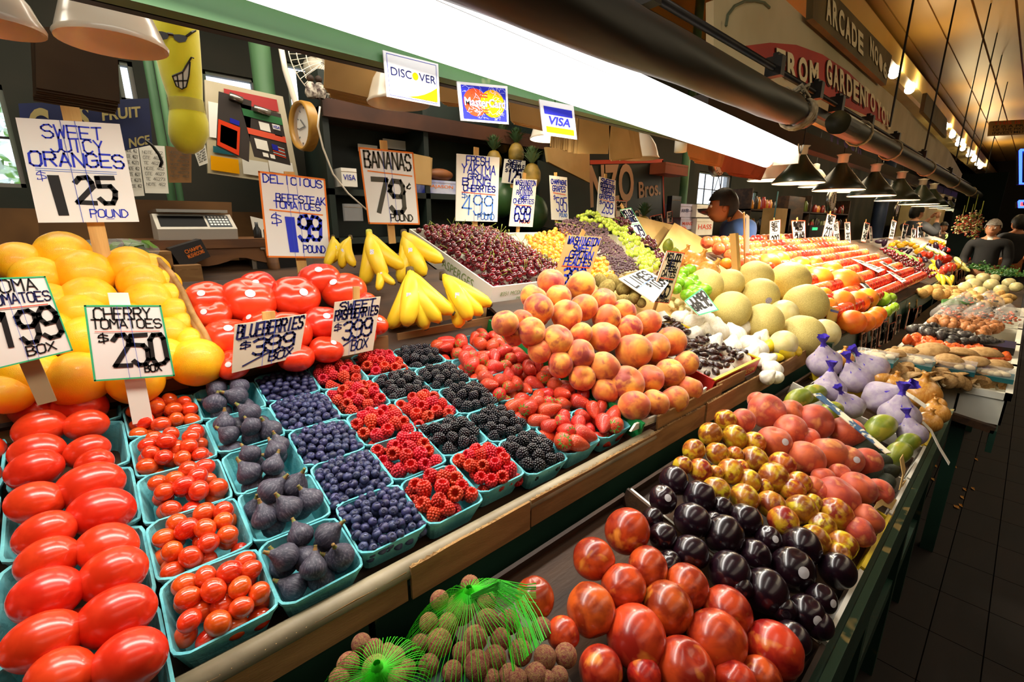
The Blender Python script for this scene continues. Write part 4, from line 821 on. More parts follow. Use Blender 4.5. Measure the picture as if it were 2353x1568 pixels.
cpx([(.30, .44, .975), (.42, .44, .975), (.40, .30, .91), (.30, .31, .91)], .004, 'grey paper sheet standing behind the nectarines', mat('grey_paper', '7c7468', '6a6256', .8, 4), 'paper_sheet')
nec = [(1441,1221,53),(1363,1284,48),(1488,1304,47),(1432,1349,52),(1576,1347,51),(1358,1402,58),(1533,1396,58),(1461,1464,70),(1670,1406,57),(1645,1472,67),(1571,1540,70),(1777,1493,64),(1380,1540,52),(1229,1375,47),(1293,1457,38),(1747,1556,45),(1480,1552,40),(1690,1570,48)]
pile('nectarine', nec, LA, LB, 'glossy red nectarine on the lower shelf', 'nectarine', 'nectarines on the lower shelf', 4)
plm = [(1523,1148,33,'stickered_plum'),(1548,1106,34),(1607,1143,38),(1590,1196,41),(1523,1233,33),(1663,1231,46),(1711,1196,39),(1586,1271,41),(1734,1275,36),(1676,1315,47),(1765,1240,31,'stickered_plum'),(1842,1256,44),(1820,1310,50,'stickered_plum'),(1924,1312,40),(1659,1168,26),(1760,1360,50),(1851,1411,42,'stickered_plum'),(1886,1378,35,'stickered_plum'),(1821,1467,38),(1535,1300,26),(1540,1290,25),(1640,1200,24),(1700,1350,28),(1880,1435,34),(1800,1400,30),(1500,1190,24)]
pile('black_plum', plm, LA, LB, 'shiny black plum on the lower shelf', 'plum', 'black plums on the lower shelf', 5)
plu = [(1632,997,27),(1667,966,25),(1688,1006,29),(1594,1035,26),(1648,1043,27),(1732,1018,27),(1609,1081,28),(1569,1070,22),(1732,1058,32),(1678,1084,30),(1797,1068,30),(1777,1098,35),(1721,1106,28),(1646,1127,31),(1710,1144,33),(1772,1160,32),(1836,1110,27),(1820,1127,28),(1840,1171,35),(1799,1196,34),(1920,1183,38),(1889,1210,31),(1872,1240,33),(1935,1252,32),(1926,1275,27),(1688,1045,20),(1868,1158,22),(1644,1087,18),(1755,1120,20),(1700,1075,20)]
pile('pluot', plu, LA, LB, 'speckled yellow red pluot on the lower shelf', 'pluot', 'pluots on the lower shelf', 5)
lp = [(1762,945,41),(1705,968,30),(1818,949,30),(1872,970,41),(1816,987,35),(1778,1016,38,'stickered_peach'),(1945,993,37),(1851,1054,42),(1903,1041,39),(1945,1056,35,'stickered_peach'),(1989,1062,34),(1857,1006,24),(1891,1098,25),(1924,1141,46),(1970,1123,39),(2018,1131,30),(1993,1193,34),(1976,1223,33),(1868,1118,24),(1740,922,22),(1890,1130,24),(1930,1090,24)]
pile('soft_peach', lp, LA, LB, 'red peach on the lower shelf', 'peach', 'peaches on the lower shelf', 5, rot=lambda: (rnd.uniform(-1, 1), rnd.uniform(-1, 1), rnd.uniform(-PI, PI)))
pile('mango', [(2022,983,46),(2064,1042,40),(2085,1018,34),(1834,917,38),(1866,905,34),(1908,945,34)], LA, LB, 'green mango on the lower shelf', 'mango', 'green mangoes', 2, rot=lambda: (0, 1.2, rnd.uniform(-.7, -.2)))
pile('avocado', [(1998,1030,32),(2025,1062,30),(2048,1083,25),(2037,1106,27),(1982,1040,22),(2012,1085,24)], LA, LB, 'dark avocado between peaches and mangoes', 'avocado', 'avocados', 2, rot=lambda: (0, 1.3, rnd.uniform(-1, 0)), lift=-.01)
gn = [(1895,835,39),(1905,895,36),(1966,872,37),(2003,849,37),(2026,915,43),(1953,935,33),(2065,958,44),(2095,998,32)]
pile('netted_garlic', gn, LA+.01, LB, 'garlic bulb in a purple net', 'garlic', 'garlic bulbs in purple nets', 2, rot=lambda: (rnd.uniform(-.5, .3), rnd.uniform(-.8, .1), rnd.uniform(-1, 1)), rs=.95)
pile('yellow_onion', [(2114,905,40),(2148,950,28),(2133,970,26),(2052,882,24),(2024,870,20),(1937,824,22),(2150,930,20)], LA, LB, 'yellow onion beside the netted garlic', 'onion', 'onions on the lower shelf', 2, rot=lambda: (rnd.uniform(-.3, .3), rnd.uniform(-.3, .3), 0))
cpx([hy(2020, 858, .44), hy(2172, 873, .16), hy(2166, 935, .14), hy(2030, 905, .42)], .006, 'plain cardboard flap behind the large onion', cardl, 'cardboard_flap')
# paper tags and old price strip
def strip(pts, w, lab, m=paper, y=.13):
    P = [hz(x, yy, z) for x, yy, z in pts]; mb = MB()
    for a, b in zip(P[:-1], P[1:]): mb.slab([a+V((w, 0, 0)), b+V((w, 0, 0)), b-V((w, 0, 0)), a-V((w, 0, 0))], .0015)
    tag(obj('paper_tag', mb.mesh(), None, m), lab, 'tag')
strip([(2120, 970, .955), (2140, 990, .93), (2160, 1030, .90), (2182, 1066, .87)], .012, 'white paper tag strip hanging off the shelf by the garlic')
strip([(2060, 890, 1.0), (2100, 915, .985), (2128, 935, .965)], .02, 'white printed tag lying beside the large onion')
strip([(1865, 880, 1.03), (1885, 868, 1.035), (1910, 862, 1.03)], .012, 'white tag curling between the purple nets')
tag(obj('price_strip', MB().slab([pl(1868, 905, LA, LB, .06), pl(1885, 903, LA, LB, .065), pl(2048, 1040, LA, LB, .055), pl(2036, 1042, LA, LB, .05)], .003).mesh(), None, mat('mottled_price_strip', 'e8dfc0', '3a5a7a', .6, 30, .5, .55)), 'long narrow price strip lying across the mangoes', 'strip')
strip([(2010, 1165, .93), (2035, 1150, .92), (2055, 1160, .90), (2050, 1190, .87)], .03, 'crumpled brown paper at the corner of the peach tray', cardl)
strip([(2072, 1050, .96), (2078, 1085, .93), (2070, 1120, .91), (2088, 1100, .89)], .02, 'crumpled tan paper beside the avocados', cardl)
# lychees: two green net bags and loose ones
netg = mat('green_net', '3ad81e', '2cc014', .5, 8, sss=0)
def lychbag(cx_, cy_, L, lab, knot, labl):
    pile('lychee', L, LA, LB, labl, 'lychee', labl+'s', 4, rs=1.0)
    c = pl(knot[0], knot[1], LA, LB, .05); r = root('net_bag', c, lab, 'bag', 'green net bags of lychees')
    mb = MB(); Rn = knot[2]; cen = pl(knot[3], knot[4], LA, LB, -.01)-c; pole = (V((0, 0, 0))-cen); H_ = pole.length; pole.normalize(); e1 = pole.cross(V((0, 1, .3))).normalized(); e2 = pole.cross(e1)
    for k in range(84):
        a = 2*PI*k/84+rnd.uniform(-.02, .02); pts = []; tm = rnd.uniform(1.35, 1.75)
        for t in (.02, .12, .3, .55, .8, 1.05, 1.3, tm):
            pts.append(cen+pole*(H_*math.cos(t)+.012*math.exp(-(t/.25)**2))+(e1*math.cos(a)*1.15+e2*math.sin(a)*.9)*Rn*math.sin(t)**(1.15))
        mb.tube(pts, .00038, 3, cap=False)
    obj('net', mb.mesh(), r, netg, kind='stuff'); obj('knot', MB().ico((0, 0, 0), .009, 2).lathe([(.004, 0), (.007, .01), (.004, .016)], 8).mesh('k', True), r, netg); return r, c
ly = [(1080,1345,22),(1058,1400,34),(1009,1478,30),(1092,1468,28),(985,1432,22),(1095,1530,32),(1138,1512,26),(1040,1545,24),(985,1530,24),(1170,1555,26),(1195,1500,28),(1245,1445,24),(1120,1430,28),(1150,1470,24),(1030,1435,24),(1225,1555,24),(1060,1500,22),(1010,1380,22),(1170,1430,26),(1205,1465,20),(1118,1385,22),(965,1480,20),(1130,1560,20)]
r, c = lychbag(0, 0, ly, 'bright green net bag of lychees with a knotted tail beside the nectarines', (1078, 1373, .085, 1085, 1470), 'brown lychee inside the larger net bag')
tail = MB(); 
for k in range(42):
    s = rnd.uniform(-1, 1); pts = []
    for t, (x, y) in zip((0, .3, .6, .85, 1), ((1082, 1372), (1135, 1348), (1185, 1385), (1205, 1440), (1222, 1500))):
        w = (.004+.03*t)*s; pts.append(pl(x, y, LA, LB, .062)+RT*w*.7+UP*w*.7-c)
    tail.tube(pts, .00045, 3, cap=False)
for k in range(18):
    s = rnd.uniform(-1, 1); pts = []
    for t, (x, y) in zip((0, .4, .8, 1), ((1082, 1372), (1150, 1345), (1210, 1362), (1232, 1362))): w = (.004+.012*t)*s; pts.append(pl(x, y, LA, LB, .064)+UP*w-c)
    tail.tube(pts, .00045, 3, cap=False)
obj('net_tail', tail.mesh(), r, netg, kind='stuff')
ly2 = [(800,1528,26),(862,1538,30),(858,1495,24),(905,1515,26),(915,1558,24),(830,1480,22),(935,1540,22),(780,1560,24),(890,1500,20)]
lychbag(0, 0, ly2, 'second green net bag of lychees at the bottom edge of the view', (868, 1550, .06, 860, 1600), 'brown lychee inside the smaller net bag')
pile('lychee', [(1252,1512,26),(1300,1507,26),(1284,1556,22),(1232,1552,26),(1190,1562,22),(1256,1563,20)], LA, LB, 'loose dark lychee below the nectarines', 'lychee', 'loose lychees', 1, lift=.01)
# ------------------------------------------------------------------ crates of mushrooms, dried fruit, potatoes
def crate(x0, x1, y0, y1, z0, z1, lab):
    r = root('plastic_crate', (x0, y0, z0), lab, 'crate'); w, l, h = x1-x0, y1-y0, z1-z0; t = .008
    obj('base', MB().box((.012, .012, 0), (w-.012, l-.012, t)).mesh(), r, white_pl)
    for nm, a, b in (('near_side', (.01, .01, 0), (.01+t, l-.01, h-.02)), ('far_side', (w-.01-t, .01, 0), (w-.01, l-.01, h-.02)), ('front_side', (.01, .01, 0), (w-.01, .01+t, h-.02)), ('rear_side', (.01, l-.01-t, 0), (w-.01, l-.01, h-.02))): obj(nm, MB().box(a, b).mesh(), r, white_pl)
    for k in range(3): obj('slot', MB().box((.0085, l*(.32+.17*k), .02), (.0105, l*(.32+.17*k)+.008, h-.035)).mesh(), r, black)
    obj('rim', MB().box((0, 0, h-.025), (.022, l*.25, h+.004)).box((0, l*.25, h-.025), (.022, l, h-.008)).box((w-.02, 0, h-.025), (w, l, h)).box((0, 0, h-.025), (w, .022, h+.004)).box((0, l-.02, h-.025), (w, l, h)).mesh(), r, white_pl)
    return r
KA, KB = .872, .22
for i, (x0, x1, lab) in enumerate(((2.74, 3.33, 'white plastic crate of mushrooms, nearest of the crates'), (3.36, 3.95, 'white plastic crate of dried apricots and prunes'), (3.98, 4.57, 'white plastic crate of dried fruit and bagged mix'), (4.60, 5.19, 'white plastic crate under the potatoes'), (5.22, 5.81, 'white plastic crate under the white onions'))): crate(x0, x1, -.06, .42, .72, .86, lab)
mcam = lambda: (rnd.uniform(-1.2, 1.2), rnd.uniform(-1.2, 1.2), rnd.uniform(-PI, PI))
scat('mushroom', [(2010, 838), (2200, 848), (2320, 880), (2120, 880)], KA, KB, 15, 6, .034, 'small brown mushroom in the nearest crate', 'mushroom', 'small brown mushrooms', rot=mcam, lift=.0)
scat('mushroom', [(1975, 815), (2080, 800), (2120, 845), (2020, 855)], KA, KB, 7, 4, .03, 'brown mushroom heaped at the rear of the crates', 'mushroom', 'brown mushrooms at the rear', rot=mcam)
pile('portobello', [(2136,804,33),(2206,813,33),(2260,812,32),(2182,828,26),(2235,832,28),(2290,840,26),(2060,812,18),(2085,806,20)], KA, KB, 'large brown flat mushroom lying on the packages', 'mushroom', 'large flat mushrooms', 2, lift=.05, rot=lambda: (rnd.uniform(-.25, .25), rnd.uniform(-.3, .3), 0), rs=1.05)
teal = mat('teal_label', '1f6a6e', '174f58', .4, 4)
for i, (x, y) in enumerate(((2010, 822), (2095, 830), (2190, 842), (2275, 858))):
    c = pl(x, y, KA, KB, .03); r = root('mushroom_pack', c, 'film wrapped teal tray of sliced mushrooms, %s from the bench side' % nth(i+1), 'package', 'wrapped mushroom trays')
    obj('tray', MB().box((-.06, -.075, -.02), (.06, .075, .0)).mesh(), r, teal); mb = MB()
    for k in range(14): mb.ico((rnd.uniform(-.04, .04), rnd.uniform(-.055, .055), .008), .018, 2, 0, (1, 1, .6))
    obj('mushrooms', mb.mesh('m', True), r, m_mushs, kind='stuff'); obj('film', MB().box((-.058, -.073, .0), (.058, .073, .024)).mesh(), r, plast)
apr = mat('apricot_skin', 'f2702a', 'e0551c', .45, 3, var=.12, coat=.2); prn = mat('prune_skin', '120c0c', '221814', .3, 4, bump=.8, coat=.4); nut = mat('dried_fig_skin', 'c4824a', 'a4622e', .5, 4, var=.15, bump=.6, coat=.2)
wr = lambda t, p: S(t, p, 1+.1*math.sin(3*p+t)*math.sin(t), 1, .9, .55)
proto('dried_apricot', fmesh(wr, 12, 8, apr)); proto('prune', fmesh(lambda t, p: S(t, p, 1+.08*math.sin(5*p)*math.sin(2*t), 1, .8, .7), 12, 8, prn)); proto('dried_fruit', fmesh(lambda t, p: S(t, p, 1+.08*math.sin(4*p), 1, .9, .75), 12, 8, nut))
scat('dried_apricot', [(2070, 782), (2150, 770), (2325, 822), (2180, 815)], KA, KB, 12, 7, .028, 'orange dried apricot beside the mushrooms', 'apricot', 'dried apricots', lift=.0)
scat('prune', [(2080, 752), (2150, 755), (2312, 790), (2190, 790)], KA, KB, 12, 5, .034, 'black prune in the dark tray', 'prune', 'black prunes', lift=.025)
aabox('prune_tray', tuple(pl(2250, 790, KA, KB, .0)-V((.12, .14, .02))), tuple(pl(2250, 790, KA, KB, .0)+V((.10, .14, .02))), black); tag(C.objects['prune_tray'], 'black tray holding the prunes', 'tray')
scat('dried_fruit', [(2130, 735), (2200, 728), (2310, 752), (2260, 768)], KA, KB, 14, 6, .030, 'tan dried fig heaped behind the prunes', 'dried fig', 'dried figs', lift=.0)
# bagged dried fruit
for i, (x, y, s) in enumerate(((2185, 722, 34), (2255, 725, 32), (2312, 730, 30), (2270, 695, 26), (2215, 698, 26))):
    c = pl(x, y, KA, KB, .03); R = s*depth(c)/FPX; r = root('plastic_bag', c, 'clear plastic bag of dried mushrooms and fruit, %s' % ('nearest the bench', 'in the middle of the row', 'at the aisle edge', 'crumpled one behind the middle bag', 'crumpled one behind the bench side bag')[i], 'bag', 'clear bags of dried fruit')
    mb = MB()
    for k in range(60): d = V((rnd.gauss(0, 1), rnd.gauss(0, 1), rnd.gauss(0, .6))).normalized()*R*rnd.uniform(.2, .85); mb.ico(d, R*.16, 1, rnd.randint(0, 2), (1, .7, .5))
    me = mb.mesh('m', True)
    for mm in (nut, apr, prn): me.materials.append(mm)
    obj('contents', me, r, None, kind='stuff'); b2 = blob(lambda t, p: S(t, p, 1+.08*math.sin(5*p+3*t)+.5*math.exp(-(t/.25)**2), R, R, R*.75), 24, 14); obj('bag', b2.mesh('b', True), r, plast)
scat('potato', [(2110, 672), (2200, 660), (2345, 690), (2260, 705)], KA, KB, 11, 5, .045, 'yellow potato heaped behind the bags', 'potato', 'yellow potatoes', lift=.02, vary=.2)
proto('white_onion', fmesh(lambda t, p: S(t, p, 1+.2*math.exp(-(t/.3)**2), 1, 1, .9), 16, 10, mat('white_onion_skin', 'e8dca0', 'd8cf90', .4, 3, coat=.3, var=.05)))
pile('white_onion', [(2258,640,13),(2236,655,16),(2216,662,14),(2278,655,14),(2300,668,14),(2318,650,12),(2250,672,14),(2285,640,10),(2230,640,9),(2335,660,12)], KA, KB, 'white onion heaped beyond the potatoes', 'onion', 'white onions', 2, lift=.04)
for i, (x, y, s) in enumerate(((2250, 618, 20), (2285, 628, 18), (2315, 626, 18), (2335, 634, 18), (2300, 634, 16))): leafclump(x, y, s, KA, KB, 'green onion tops, %s bunch from the bench beyond the white onions' % nth(i+1), mat('scallion_leaf', '4c8a34', '2f6a24', .5, 5), 200, .3, 'green_onions')
for i in range(7):
    a = pl(2150+i*4, 700-i*2, KA, KB, .04); tag(obj('scallion', MB().tube([pl(2165, 690+i*2, KA, KB, .04), pl(2210, 686+i*2, KA, KB, .05), pl(2262, 682+i*3, KA, KB, .04)], .006, 6).mesh('s', True), None, MATS['scallion_leaf']), 'long green scallion lying across the potatoes', 'scallion', 'scallions across the potatoes')
# ------------------------------------------------------------------ hand-lettered price signs
sgreen = mat('blue_twine', '3a55c0', rough=.6)
def sign(q, y, lab, lines, border=None, stick=None, cm=None, twine=True, nm='price_sign', th=.004, surf=None, grp='price signs', stickm=None):
    P = [hy(a, b, y) for a, b in q] if surf is None else [surf(a, b) for a, b in q]
    c = sum(P, V())/4; P = [p-c for p in P]; r = root(nm, c, lab, 'sign', grp); k = Card([p+c for p in P]); nn = k.n; k = Card.__new__(Card); k.q = P; k.n = nn
    W = (P[1]-P[0]).length; obj('card', MB().add([*P, *[p-nn*th for p in P]], [(0, 1, 2, 3), (7, 6, 5, 4), (0, 4, 5, 1), (1, 5, 6, 2), (2, 6, 7, 3), (3, 7, 4, 0)]).mesh(), r, cm or white)
    if border:
        mb = MB(); w = .03
        for a, b in (((0, 0), (1, 0)), ((1, 0), (1, 1)), ((1, 1), (0, 1)), ((0, 1), (0, 0))): ribbon(mb, [a, b], W*.028, k, off=.0006)
        obj('border', mb.mesh(), r, INK[border])
    by = {}
    for ln in lines:
        t, u0, u1, v0, v1, w, ink = ln[:7]; mb = by.setdefault(ink, MB())
        if t == '_': ribbon(mb, [(u0, v0), (u1, v1)], W*w, k, off=.0012)
        elif t == '#': mb.quad(k(u0, v0, .001), k(u1, v0, .001), k(u1-.02, v1, .001), k(u0-.03, v1, .001))
        else: scrawl(mb, t, u0, u1, v0, v1, W*w*1.3, k)
    for ink, mb in by.items(): obj('lettering', mb.mesh(), r, INK[ink])
    if twine:
        mb = MB()
        for u in (.42, .56): ribbon(mb, [(u-.02, 1), (u+.0, 0)], W*.006, k, off=.0016)
        obj('twine', mb.mesh(), r, sgreen)
    if stick:
        (x0, y0, x1, y1, w) = stick; f = (lambda a, b: hy(a, b, y+.006)) if surf is None else surf
        a, b = f(x0, y0)-c-nn*(th+.004), f(x1, y1)-c-nn*(th+.004); s = (b-a).cross(nn).normalized()*(w*depth(c)/FPX/2)
        obj('stick', MB().add([a-s, a+s, b+s, b-s]+[p-nn*.006 for p in (a-s, a+s, b+s, b-s)], [(0, 1, 2, 3), (7, 6, 5, 4), (0, 4, 5, 1), (1, 5, 6, 2), (2, 6, 7, 3), (3, 7, 4, 0)]).mesh(), r, stickm or wood)
    return r
sign([(35,270),(275,285),(320,510),(88,512)], 1.30, 'large white price sign for sweet juicy oranges in blue and black marker', [('SWEET', .2, .80, .83, .95, .014, 'b'), ('JUICY', .25, .78, .70, .82, .014, 'b'), ('ORANGES', .03, .97, .56, .69, .018, 'b'), ('_', .08, .86, .535, .515, .005, 'c'), ('_', .08, .86, .515, .495, .005, 'c'), ('$', .07, .17, .41, .50, .006, 'b'), ('#', .20, .30, .07, .47, .1, 'k'), ('2', .40, .60, .20, .45, .045, 'k'), ('5', .62, .82, .20, .45, .045, 'k'), ('POUND', .50, .90, .05, .13, .010, 'b'), ('_', .66, .74, .035, .035, .006, 'b')], None, (160, 243, 242, 615, 32))
sign([(595,395),(745,413),(760,592),(615,590)], 1.45, 'white price sign for beefsteak tomatoes with an orange edge', [('DELICIOUS', .04, .96, .89, .98, .014, 'b'), ('BEEFSTEAK', .20, .99, .68, .77, .014, 'b'), ('TOMATOES', .16, .9, .60, .68, .014, 'b'), ('_', .1, .92, .57, .55, .02, 'o'), ('$', .1, .27, .38, .52, .012, 'b'), ('#', .34, .48, .06, .50, .1, 'b'), ('99', .5, .88, .22, .52, .045, 'b'), ('POUND', .55, .92, .06, .15, .014, 'b')], 'o', (667, 394, 700, 640, 22))
sign([(825,340),(948,352),(963,515),(848,513)], 1.55, 'white price sign for bananas with big grey black numbers', [('BANANAS', .05, .95, .76, .97, .026, 'y'), ('_', .1, .94, .71, .68, .02, 'o'), ('79', .12, .76, .16, .60, .065, 'y'), ('c', .80, .90, .48, .60, .016, 'y'), ('POUND', .42, .88, .04, .13, .016, 'y')], 'o', (884, 322, 905, 560, 17))
sign([(1050,353),(1148,362),(1143,510),(1047,508)], 1.62, 'white price sign for fresh Yakima bing cherries in light blue', [('FRESH', .2, .75, .86, .98, .018, 'b'), ('YAKIMA', .1, .92, .73, .86, .018, 'b'), ('GROWN', .25, .8, .64, .72, .016, 'b'), ('BING', .12, .8, .55, .65, .018, 'b'), ('CHERRIES', .15, .92, .46, .55, .018, 'b'), ('_', .12, .92, .44, .42, .014, 'r'), ('$', .12, .26, .34, .44, .012, 'c'), ('499', .12, .88, .10, .40, .022, 'c'), ('POUND', .5, .92, .03, .12, .014, 'c')], None, (1098, 338, 1095, 520, 13))
sign([(1160,365),(1208,370),(1203,425),(1153,420)], 2.15, 'small grey price sign for sweet pineapples', [('SWEET', .15, .8, .80, .97, .03, 'n'), ('PINEAPPLE', .08, .96, .64, .80, .03, 'n'), ('$', .08, .22, .45, .60, .02, 'n'), ('125', .2, .85, .08, .58, .06, 'n')], None, (1180, 420, 1175, 450, 8), paper)
sign([(1182,410),(1234,413),(1224,522),(1170,520)], 1.70, 'white price sign for Washington rainier cherries', [('WASHINGTON', .06, .96, .87, .97, .022, 'b'), ('GROWN', .25, .8, .77, .86, .022, 'b'), ('RAINIER', .15, .85, .67, .76, .022, 'b'), ('SWEET', .3, .75, .58, .66, .022, 'b'), ('CHERRIES', .05, .95, .49, .58, .022, 'b'), ('_', .1, .85, .46, .44, .02, 'r'), ('699', .15, .85, .12, .42, .045, 'b'), ('POUND', .4, .85, .08, .14, .02, 'r')], None, (1209, 397, 1192, 540, 9))
sign([(1263,403),(1303,408),(1307,507),(1268,505)], 1.8, 'narrow white price sign for champagne grapes', [('CHAMPAGNE', .06, .96, .82, .92, .03, 'b'), ('GRAPES', .12, .88, .66, .78, .03, 'b'), ('_', .15, .85, .62, .60, .025, 'r'), ('$', .15, .28, .46, .56, .02, 'b'), ('595', .28, .92, .20, .52, .035, 'b'), ('POUND', .45, .92, .08, .16, .02, 'c')], None, (1280, 396, 1282, 510, 8))
sign([(1378,406),(1415,415),(1412,502),(1371,495)], 1.85, 'narrow white price sign for seedless green and red grapes', [('SWEET', .1, .9, .86, .97, .03, 'b'), ('SEEDLESS', .06, .95, .76, .85, .03, 'b'), ('GREEN', .1, .9, .66, .75, .03, 'b'), ('RED', .2, .8, .57, .65, .03, 'b'), ('GRAPES', .05, .95, .46, .56, .03, 'b'), ('_', .1, .9, .43, .41, .02, 'r'), ('$', .1, .24, .3, .4, .02, 'b'), ('299', .25, .9, .1, .38, .035, 'b')], None, (1395, 399, 1392, 510, 8))
sign([(1424,482),(1450,478),(1489,546),(1470,552)], 1.72, 'slanted green edged sign for melons beside the red grapes', [('MELON', .05, .95, .78, .95, .05, 'n'), ('QUINCE', .05, .95, .58, .74, .05, 'n'), ('_', .1, .9, .52, .50, .03, 'g'), ('79', .3, .9, .1, .45, .06, 'n')], 'g', (1430, 470, 1440, 490, 8))
sign([(1305,540),(1383,545),(1347,662),(1268,658)], 1.13, 'tan price sign for Washington sweet peaches in blue marker', [('WASHINGTON', .04, .97, .83, .97, .022, 'b'), ('SWEET', .25, .85, .70, .82, .02, 'b'), ('GROWN', .2, .9, .56, .70, .022, 'b'), ('PEACHES', .12, .92, .42, .56, .022, 'b'), ('_', .1, .9, .40, .39, .02, 'r'), ('399', .18, .85, .08, .36, .035, 'b')], None, (1347, 530, 1340, 545, 12), cardl)
sign([(1533,577),(1573,582),(1537,697),(1493,692)], .93, 'red edged tan price sign for fresh dates', [('MEDJOOL', .08, .95, .83, .96, .035, 'k'), ('SWEET', .2, .8, .72, .82, .03, 'k'), ('FRESH', .2, .85, .61, .71, .03, 'k'), ('DATES', .12, .88, .50, .61, .03, 'k'), ('_', .12, .85, .47, .46, .03, 'r'), ('$', .08, .2, .38, .45, .02, 'k'), ('695', .15, .85, .12, .42, .05, 'k'), ('POUND', .4, .7, .07, .13, .02, 'k'), ('SIZE JUMBO', .05, .95, .01, .06, .02, 'k')], 'r', (1515, 695, 1505, 725, 9), mat('tan_card', 'e2cfa6', 'd6c092', .6, 3))
sm_ = lambda a, b: pl(a, b, MA, MBs, .04)
sign([(1422,640),(1480,618),(1537,650),(1503,695)], 0, 'white lime price sign lying between kiwis and limes', [('LIMES', .05, .9, .55, .9, .03, 'k'), ('_', .1, .9, .5, .5, .01, 'c'), ('$', .4, .5, .3, .48, .02, 'k'), ('100', .5, .92, .1, .45, .03, 'k')], None, None, twine=False, surf=sm_)
sign([(1574,693),(1613,664),(1650,712),(1606,724)], 0, 'small green edged sign for jumbo garlic', [('JUMBO', .02, .98, .6, .92, .035, 'k'), ('GARLIC', .02, .9, .25, .55, .035, 'k')], 'g', None, twine=False, surf=sm_)
sign([(-70,643),(103,636),(166,805),(-12,848)], 1.02, 'green edged price sign for roma tomatoes cut by the picture edge', [('ROMA', .15, .85, .84, .98, .02, 'k'), ('TOMATOES', .12, .98, .70, .82, .018, 'n'), ('_', .1, .9, .66, .65, .02, 'r'), ('199', .12, .98, .22, .60, .065, 'k'), ('BOX', .42, .82, .06, .17, .020, 'k')], 'g', (60, 820, 108, 930, 34), None, stickm=mat('grey_wood', 'a89670', '8c7a56', .8, 6))
sign([(195,703),(368,703),(400,863),(218,875)], 1.02, 'green edged price sign for cherry tomatoes on a white stick', [('CHERRY', .08, .85, .82, .97, .018, 'k'), ('TOMATOES', .04, .97, .70, .82, .016, 'k'), ('_', .08, .92, .66, .65, .012, 'r'), ('$', .1, .24, .50, .62, .016, 'k'), ('250', .25, .97, .18, .60, .058, 'k'), ('BOX', .62, .85, .08, .18, .018, 'k')], 'g', None)
tag(obj('sign_stick', MB().slab([hy(247, 674, 1.03), hy(295, 674, 1.03), hy(352, 968, 1.03), hy(305, 976, 1.03)], .006).mesh(), None, cartonw), 'broad white stick of the cherry tomato sign', 'stick')
tanc = mat('sign_tan', 'd8c8b0', 'cdbb9f', .6, 3)
sign([(540,747),(705,722),(688,820),(533,858)], 1.055, 'cream price sign for blueberries in navy marker', [('BLUEBERRIES', .03, .97, .70, .97, .022, 'n'), ('_', .05, .95, .64, .68, .005, 'n'), ('_', .05, .85, .67, .70, .005, 'n'), ('$', .08, .24, .45, .60, .014, 'n'), ('399', .25, .88, .28, .62, .028, 'n'), ('_', .14, .5, .1, .28, .02, 'n'), ('BOX', .5, .88, .08, .26, .018, 'n')], None, (620, 718, 622, 745, 27), tanc)
sign([(770,695),(875,682),(857,805),(757,826)], 1.07, 'cream price sign for sweet raspberries in navy marker', [('SWEET', .1, .9, .84, .98, .024, 'n'), ('RASPBERRIES', .02, .98, .68, .84, .026, 'n'), ('_', .05, .9, .64, .66, .006, 'n'), ('$', .03, .2, .48, .60, .016, 'n'), ('399', .22, .9, .30, .62, .036, 'n'), ('_', .14, .5, .14, .30, .026, 'n'), ('BOX', .45, .85, .08, .26, .022, 'n')], None, (823, 660, 823, 690, 15), tanc)
# signs over the far bench
far = [[(1770,508),(1793,505),(1791,575),(1768,580)],[(1819,508),(1850,508),(1851,565),(1825,569)],[(1902,492),(1921,496),(1908,557),(1888,551)],[(1914,515),(1926,509),(1931,563),(1916,565)],[(1941,511),(1953,511),(1955,559),(1943,561)],[(1987,511),(1999,515),(1989,557),(1979,555)],[(1997,521),(2003,521),(2006,559),(1999,559)],[(2050,505),(2060,510),(2052,550),(2042,548)],[(2076,515),(2088,517),(2078,553),(2070,551)],[(2095,525),(2105,527),(2103,559),(2093,557)],[(2109,521),(2123,521),(2121,555),(2107,555)],[(2125,527),(2135,529),(2133,557),(2123,555)],[(2149,521),(2155,525),(2146,548),(2138,545)],[(2159,521),(2163,521),(2163,543),(2158,543)]]
for i, q in enumerate(far):
    cx0 = (q[0][0]+q[1][0])/2; bx0 = (q[2][0]+q[3][0])/2; w = q[1][0]-q[0][0]
    sign(q, 1.40, 'red edged price sign over the far bench, %s from the blue shirted man' % nth(i+1), [('SWEET', .1, .9, .82, .95, .04, 'k'), ('RED', .2, .8, .66, .78, .04, 'k'), ('_', .1, .9, .58, .58, .02, 'k'), (('390', '349', '200', '289')[i % 4], .12, .9, .15, .5, .06, 'k')], 'r', (cx0, q[0][1]-7, bx0+(bx0-cx0)*.3, q[2][1]+22, max(3, w*.2)), twine=False, grp='far price signs')
tag(obj('sign_stick', MB().slab([hy(1690, 536, 1.02), hy(1697, 536, 1.02), hy(1708, 685, .98), hy(1699, 688, .98)], .03).mesh(), None, cardl), 'folded price card seen edge on above the melons', 'card')
sign([(1716,492),(1722,497),(1722,582),(1714,582)], 1.15, 'price card seen nearly edge on beside the blue shirted man', [], None, (1714, 488, 1716, 610, 5), twine=False)
for i, q in enumerate([[(1957,594),(1982,600),(2034,620),(2020,626)],[(2021,602),(2027,600),(2066,622),(2059,624)],[(2038,622),(2051,626),(2083,645),(2074,649)],[(1953,632),(1965,630),(2006,666),(1997,668)]]):
    sign(q, 0, 'price slip lying on the red apples, %s from the back' % nth(i+1), [('APPLES', .1, .9, .6, .85, .06, 'k'), ('299', .2, .8, .15, .5, .08, 'k')], 'r', None, twine=False, surf=lambda a, b: pl(a, b, FA, FB, .085), grp='slips on the apples')
